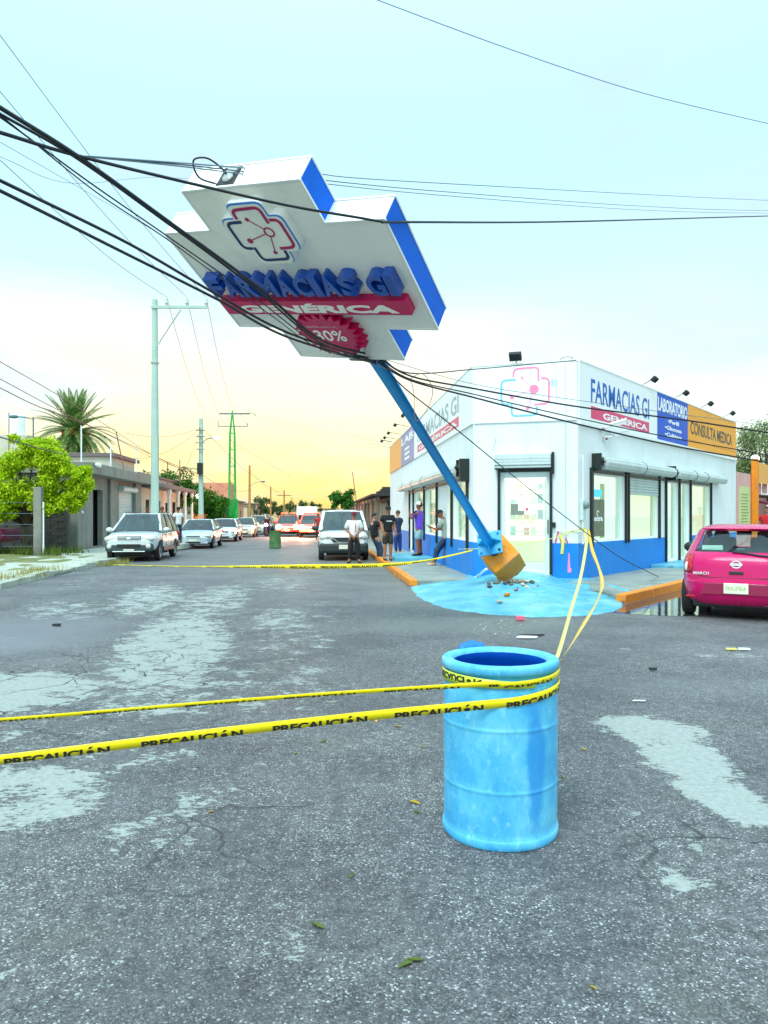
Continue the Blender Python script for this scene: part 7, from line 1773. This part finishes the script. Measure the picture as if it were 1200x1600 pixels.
lamp_pole('slim_mast', 'slim street lamp with bent arm standing in front of the white water tank', 52, 652, 34, .05, (.985, -.75, .12), wire_mat)
# green lattice pole
gp = at(363, 806, 63); gp.z = 0; grn = pm('pole_green', lin(34, 176, 80), .6, .1, 3)
lt = thing('lattice_pole', 'slender green lattice steel pole with two crossarms and solid green foot', 'utility pole', gp)
MB().tube([(0, 0, -.1), (0, 0, 3.0)], .5, 4).build('solid_foot', grn, lt); v = MB()
a_ = .26
for sx in (-1, 1):
    for sy in (-1, 1): v.tube([(sx*a_, sy*a_, 3), (sx*a_*.75, sy*a_*.75, 8.6), (0, 0, 10.6)], .05, 5)
v.build('upright', grn, lt)
v = MB(); n_ = 12
for i in range(n_):
    z0, z1 = 3+i*.47, 3.47+i*.47; k0 = a_*(1-.25*i/n_); k1 = a_*(1-.25*(i+1)/n_)
    for s in (-1, 1): v.box(-k1, k1, s*k1-.02, s*k1+.02, z1-.02, z1+.02) if i % 3 == 2 else v.tube([(-k0 if i % 2 else k0, s*k0, z0), (k1 if i % 2 else -k1, s*k1, z1)], .016, 4)
v.build('lattice', grn, lt)
MB().box(-1.1, 1.5, -.06, .06, 10.25, 10.36).build('crossarm', wire_mat, lt); MB().box(-1.2, 1.3, -.04, .04, 9.2, 9.27).build('crossarm', wire_mat, lt)
v = MB(); v.tube([(1.5, 0, 10.4), (1.9, 0, 10.3), (2.0, 0, 10.1)], .03, 5); v.tube([(.7, 0, 10.3), (1.1, 0, 9.6), (1.3, 0, 9.3)], .02, 5); v.tube([(-1.2, 0, 9.2), (-1.2, 0, 9.7)], .03, 5); v.tube([(1.3, 0, 9.2), (1.3, 0, 9.5)], .03, 5); v.build('jumper', wire_mat, lt)
# water tank and masts
wt = at(26, 806, 60); tk_ = thing('water_tank', 'pale round water tank on a roof at the far left', 'water tank', (wt.x, 60, 0))
MB().lathe([(.001, 8.0), (.62, 8.0), (.66, 8.4), (.66, 9.6), (.5, 9.85), (.2, 9.95), (.001, 9.95)], 20).build('tank', white_paint, tk_, smooth=True)
MB().box(-1.6, 1.6, -1.5, 1.5, 0, 8.0).build('support_block', cream, tk_)
for i, (px, y0, y1, Y_, tilt, lb) in enumerate(((127, 665, 720, 36, .0, 'thin pale antenna pole on the garage roof near the palm'), (173, 697, 722, 38, .0, 'short pale mast on the garage roof right of the palm'), (195, 674, 722, 42, -.5, 'thin leaning rust mast above the garage roof'), (213, 693, 730, 44, .0, 'white mast on the white house'), (262, 722, 752, 50, 0, 'thin reddish mast beside the dark green tree'), (281, 718, 775, 52, 0, 'tall thin mast in front of the dark green tree'), (560, 738, 790, 62, -.5, 'leaning thin mast above the wooden shack'), (14, 645, 700, 46, 0, 'thin pole left of the water tank'))):
    a, b = at(px, y0, Y_), at(px, y1+18, Y_); a.x += tilt
    v = MB(); v.tube([b, a], .035, 6); tag(v.build('mast', white_paint if i in (0, 1, 3) else wire_warm), lb, 'mast')

# ------------------------------------------------------------------ overhead cables
def cable(label, pts, r, m=None, group=None, sg=0, name='cable'):
    P = [at(*p) if len(p) == 3 and not isinstance(p, Vector) else p for p in pts]
    P = catmull(P, 10) if len(P) > 2 else sag(P[0], P[1], sg, 24)
    v = MB(); v.tube(P, r, 6); o = v.build(name, m or cable_mat, smooth='all'); tag(o, label, 'cable', group); return o
Tp = ST + SR @ Vector((0, 5.93, 0))       # where the cables catch on the pole
def tp(dx=0, dz=0): return Tp+Vector((dx-.02, -.12, dz))
KN = (120, 243, 5.2)
cable('thick black cable draped over the upper right corner of the sign', [(-160, 160, 4.4), (0, 207, 4.7), KN, (300, 287, 6.0), (450, 321, 6.75), (560, 340, 7.2), (601, 346.5, 7.42), (640, 347, 7.8), (900, 346, 12), (1200, 337.5, 19), (1500, 330, 30)], .0125)
cable('thickest black cable crossing in front of the sign down to the pole', [(-120, 90, 4.2), (0, 168, 4.6), KN, (255, 340, 6.0), (400, 446, 7.3), (500, 530, 8.6), tp(-.05, .05)], .015)
cable('black cable running close below the thickest one across the sign', [(-120, 110, 4.3), (0, 178, 4.7), (118, 246, 5.3), (240, 333, 6.0), (395, 448, 7.3), (500, 535, 8.6), tp(-.03, .0)], .010)
cable('thin loose cable beside the thick pair in front of the sign', [(-100, 120, 4.3), (0, 183, 4.7), (140, 285, 5.5), (260, 368, 6.2), (400, 466, 7.4), (500, 540, 8.6), tp(-.06, -.02)], .006)
cable('thin slack cable below the thick pair in front of the sign', [(-100, 110, 4.3), (0, 180, 4.7), (150, 300, 5.5), (270, 380, 6.2), (420, 490, 7.6), (500, 545, 8.6), tp(-.08, -.03)], .005)
cable('upper of the two low black cables from the left edge to the pole', [(-160, 205, 4.4), (0, 282, 4.9), (200, 380, 6.1), (330, 455, 7.0), (450, 520, 8.2), tp(0, -.04)], .0125)
cable('lower of the two low black cables from the left edge to the pole', [(-160, 222, 4.4), (0, 298, 4.9), (200, 398, 6.1), (340, 468, 7.0), (450, 527, 8.2), tp(.02, -.07)], .0125)
cable('topmost black twisted cable from the pole across the shop corner', [tp(0, .05), (640, 587, 10.0), (740, 607, 10.2), (900, 635, 10.6), (1060, 655, 11), (1200, 676, 11.4), (1500, 720, 12.4)], .013)
cable('middle black cable from the pole across the shop corner', [tp(0, .02), (640, 592, 10.0), (740, 616, 10.2), (900, 653, 10.6), (1060, 686, 11), (1200, 711, 11.4), (1500, 765, 12.4)], .009)
cable('lowest thick black cable from the pole across the shop corner', [tp(0, -.02), (640, 594, 10.0), (740, 621, 10.2), (900, 662, 10.6), (1060, 698, 11), (1200, 723, 11.4), (1500, 780, 12.4)], .013)
cable('pale grey wire between the black cables over the shop front', [tp(0, .03), (740, 600, 10.4), (900, 625, 10.8), (1200, 665, 11.6), (1500, 700, 12.4)], .004, wire_mat)
cable('black twisted service wire from the pole to the shop roof corner', [tp(.05, .04), (640, 583, 10.5), (740, 577, 12.5), (820, 570, 14.5), (900, 563, 16.8)], .010, cable_mat)
gnd_end = FR @ Vector((1.9, .15, 1.2))
cable('slack black wire falling from the pole past the glass door to the side pavement', [tp(.05, .02), (625, 600, 10.3), (700, 660, 11.5), (800, 742, 13.2), (880, 805, 14.5), (960, 865, 15.4), (1010, 892, 15.8), gnd_end], .009)
v = MB(); v.tube(catmull([tp(.1, .05), at(590, 570, 10), at(635, 590, 10.3), at(646, 610, 10.8), at(648, 650, 10.8), at(655, 656, 10.8), at(672, 630, 10.8), at(675, 605, 10.6), at(660, 584, 10.4), at(640, 592, 10.3)], 8), .005, 5); tag(v.build('wire_loop', wire_warm), 'thin reddish loop of loose wire hanging beside the pole above the street-side banner', 'cable')
cable('uppermost fine wire from the cable knot across the sign to the right edge', [KN, (300, 256, 7), (480, 270, 9), (700, 287, 13), (1200, 313, 26), (1500, 322, 36)], .007, wire_mat)
cable('second fine wire from the cable knot to the right edge', [KN, (300, 259, 7), (480, 279, 9), (700, 300, 13), (1000, 322, 20), (1200, 329, 26), (1500, 330, 36)], .006)
cable('third fine wire from the cable knot to the right edge', [KN, (300, 262, 7), (480, 284, 9), (700, 306, 13), (1000, 328, 20), (1200, 333, 26), (1500, 333, 36)], .006, wire_mat)
cable('faint blue-grey wire high across the top right of the sky', [(560, -12, 12), (590, 0, 12), (800, 78, 13), (1000, 144, 14.5), (1200, 193, 16), (1400, 238, 18)], .008, pm('wire_blue', lin(120, 160, 190), .5))
IX = [ip+Vector((x, -.11, 11.03)) for x in (.55, 1.42, 2.25)]
for a, (px, py), lb in zip(IX, ((0, 250), (0, 143), (0, 55)), ('left', 'middle', 'right')):
    e = at(px, py, 16.5); e2 = e+(e-a)*.5; cable('fine high wire from the %s insulator of the tall pale pole to the left edge' % lb, [a, a.lerp(e, .5)-Vector((0, 0, .25)), e, e2+Vector((0, 0, .4))], .009, wire_mat)
for a, (px, py), lb in zip(IX, ((345, 668), (360, 662), (378, 645)), ('left', 'middle', 'right')):
    cable('fine sagging wire from the %s insulator of the tall pale pole to the lattice pole' % lb, [a, at(px, py, 63)], .010, wire_warm, sg=1.7)
cable('fine grey wire crossing low at upper left below the cable knot', [(-40, 200, 9), (0, 222, 9.5), (110, 285, 12), (240, 360, 16), (330, 412, 22)], .004, wire_mat)
cable('fine pale wire from the left edge toward the sign top', [(0, 245, 10), (110, 286, 12), (240, 277, 16), (330, 282, 22)], .004, wire_mat)
Lp = at(314, 668, 47)
cable('black service wire at lower left ending on the bright tree', [(-60, 668, 14), (0, 683, 15), (60, 700, 20), (98, 710, 25)], .014)
cable('uppermost reddish wire from the left edge past the palm to the lamp pole', [(0, 565, 22), (95, 620, 30), (190, 680, 38), (240, 712, 43), at(314, 748, 47)], .014, wire_warm)
cable('middle reddish wire from the left edge past the palm to the lamp pole', [(0, 592, 22), (90, 640, 30), (190, 690, 38), (240, 716, 43), at(314, 744, 47)], .014, wire_warm)
cable('lowest dark reddish wire from the left edge past the palm to the lamp pole', [(0, 606, 22), (62, 636, 28), (150, 670, 36), (240, 712, 43), (270, 725, 45), at(314, 742, 47)], .016, pm('wire_dark_red', lin(110, 60, 50), .5))
cable('thin wire from the lamp pole top to the garage roof', [Lp, at(173, 712, 38)], .012, wire_warm, sg=.8)
cable('thin wire drooping from the lamp pole to the leaning rust mast', [Lp, at(195, 676, 42)], .012, wire_warm, sg=.4)
cable('thin wire from the lamp pole down to the white house', [Lp, at(262, 755, 50)], .012, wire_warm, sg=.9)
cable('long wire from the lamp pole toward the far poles on the right', [Lp, at(390, 740, 79), at(444, 775, 125)], .016, wire_warm)
cable('lower wire from the lamp pole to the timber pole', [at(316, 742, 47), at(390, 765, 79)], .016, wire_warm, sg=.5)
for i, (y0, y1) in enumerate(((641, 690), (645, 694), (650, 700))):
    cable(('upper', 'middle', 'lower')[i]+' grey wire from the lattice pole across the street toward the pharmacy lamps', [at(385, y0, 63), at(470, y0+22, 55), at(612, y1, 39)], .010, wire_mat)
cable('wire from the lattice pole sloping down toward the shack', [at(366, 692, 63), at(430, 730, 66), at(455, 744, 70)], .012, wire_warm)
cable('far wire between the timber pole and the crossarm pole', [at(390, 735, 79), at(423, 766, 110), at(444, 768, 125)], .016, wire_warm)

# ------------------------------------------------------------------ barrel in the far street, litter, rubble
gb = gnd(430, 857); fb = thing('green_barrel', 'small weathered green barrel standing in the road before the lit pickups', 'barrel', gb)
v = MB(); v.lathe([(.001, .01), (.27, .01), (.29, .03), (.285, .30), (.30, .31), (.285, .32), (.285, .58), (.30, .59), (.285, .60), (.28, .86), (.295, .88), (.25, .88), (.24, .1), (.001, .1)], 28); v.build('drum_shell', pm('barrel_green', lin(70, 120, 70), .6, .2, 5, dirt=lin(150, 150, 90), dscale=4, damt=.6), fb, smooth=True)
rn = random.Random(12)
rub = [pm('rubble_pale', lin(196, 190, 165), .9, .2, 12), pm('rubble_brown', lin(120, 100, 80), .9, .2, 12), pm('rubble_dark', lin(70, 78, 76), .9, .2, 12), orange_paint]
def chunk(c, s, m, label=None, group=None, cat='rubble', flat=.5):
    bm = bmesh.new(); bmesh.ops.create_icosphere(bm, subdivisions=1, radius=1)
    for v in bm.verts: v.co = Vector((v.co.x*s*rn.uniform(.6, 1.2), v.co.y*s*rn.uniform(.6, 1.2), v.co.z*s*flat*rn.uniform(.6, 1.2)))
    me = bpy.data.meshes.new('chunk'); bm.to_mesh(me); bm.free()
    o = link('rubble_chunk', me, m); o.location = c; o.rotation_euler = (rn.uniform(-.4, .4), rn.uniform(-.4, .4), rn.uniform(0, 6)); return tag(o, label, cat, group)
bx, by = 2.60, 14.55
for i in range(60):
    a = rn.uniform(0, 2*PI); r = abs(rn.gauss(0, .24)); x, y = bx+.0+r*1.45*math.cos(a), by+r*.9*math.sin(a)-.05
    chunk((x, y, ramp_z(x, y)+.02), rn.uniform(.02, .075), rub[0 if i % 4 == 0 else 2 if i % 4 == 1 else 1], 'broken concrete crumb scattered under the tilted orange footing', 'rubble round the footing')
for (px, py, s, m, lb) in ((792, 935, .085, 3, 'orange painted fragment lying below the tilted footing'), (781, 941, .06, 0, 'pale round fragment left of the orange one below the footing')):
    q = gnd(px, py, .1); chunk((q.x, q.y, ramp_z(q.x, q.y)+.03), s, rub[m], lb)
for i in range(20):
    q = gnd(rn.uniform(740, 815), rn.uniform(970, 992)); chunk((q.x, q.y, .008), rn.uniform(.008, .022), pale_concrete, 'tiny white crumb on the asphalt before the blue ramp', 'white crumbs before the ramp', 'debris')
def litter(px, py, label, m, poly, z=.012, h=.02, name='litter'):
    q = gnd(px, py); v = MB(Matrix.Translation((q.x, q.y, z))); n = len(poly)
    v.prism(poly, 0, h); o = v.build(name, m, fix=True, bevel=.004); return tag(o, label, 'litter')
litter(823, 998, 'crumpled white and black wrapper on the asphalt right of the drum rim', white_paint, [(-.14, -.03), (-.02, -.05), (.12, -.04), (.15, .02), (.03, .05), (-.10, .06)])
litter(832, 996, 'black scrap beside the white wrapper', black_rubber, [(-.2, .02), (.12, .05), (.18, .09), (-.1, .1)])
litter(812, 970, 'small crushed pink carton at the ramp edge', pm('pink_scrap', lin(235, 110, 140)), [(-.06, -.04), (.07, -.04), (.06, .05), (-.05, .05)], h=.06)
litter(1142, 1017, 'yellow scrap of paper right of the drum near the right edge', pm('yellow_scrap', lin(225, 222, 120)), [(-.06, -.02), (.07, -.02), (.06, .03), (-.05, .03)])
litter(1160, 1017, 'clear plastic scrap beside the yellow paper', white_paint, [(-.06, -.02), (.09, -.02), (.08, .03), (-.03, .04)])
litter(998, 1097, 'flattened white scrap on the asphalt right of the drum', white_paint, [(-.06, -.012), (.05, -.02), (.06, .0), (-.04, .012)], h=.006)
litter(1020, 1048, 'dark crushed scrap right of the drum', black_rubber, [(-.04, -.02), (.04, -.02), (.04, .02), (-.04, .02)])
litter(88, 979, 'small black scrap on the asphalt at left', black_rubber, [(-.05, -.03), (.06, -.02), (.05, .05), (-.03, .04)], h=.03)
leafy = pm('fallen_leaf', lin(170, 150, 40), .7, .2, 20); leafg = pm('fallen_leaf_green', lin(84, 100, 30), .7, .2, 20); pebble = pm('pebble_amber', lin(220, 160, 60), .6)
for i, (px, py, m, s) in enumerate(((582, 1124, pebble, .035), (588, 1128, pebble, .03), (622, 1136, leafy, .03), (648, 1255, leafy, .035), (650, 1270, leafg, .02), (635, 1508, leafg, .035), (648, 1502, leafg, .03), (927, 1546, leafy, .012), (330, 1270, leafy, .02), (462, 1178, leafy, .02), (505, 1160, leafg, .025), (550, 1370, leafg, .018), (497, 1448, leafg, .03), (912, 1172, leafy, .02), (660, 1168, leafy, .018), (880, 1215, leafy, .015))):
    q = gnd(px, py); v = MB(Matrix.Translation((q.x, q.y, .004)) @ Matrix.Rotation(rn.uniform(0, 6), 4, 'Z')); l_ = s*1.2
    v.poly([(-l_, 0, 0), (-l_*.3, l_*.35, .006), (l_*.6, l_*.22, .008), (l_, 0, .0), (l_*.5, -l_*.25, .004), (-l_*.4, -l_*.3, .003)]); o = v.build('fallen_leaf', m); so = o.modifiers.new('t', 'SOLIDIFY'); so.thickness = .002
    tag(o, 'small fallen leaf or crumb on the asphalt near the blue drum', 'leaf', 'leaves and crumbs on the asphalt')
# white plank leaning by the ramp and hook pipe
v = MB(); v.tube([at(742, 904, 17.0), at(760, 889, 16.2)], .03, 6); tag(v.build('white_rod', white_paint), 'short white rod lying against the wall behind the toppled footing', 'rod')
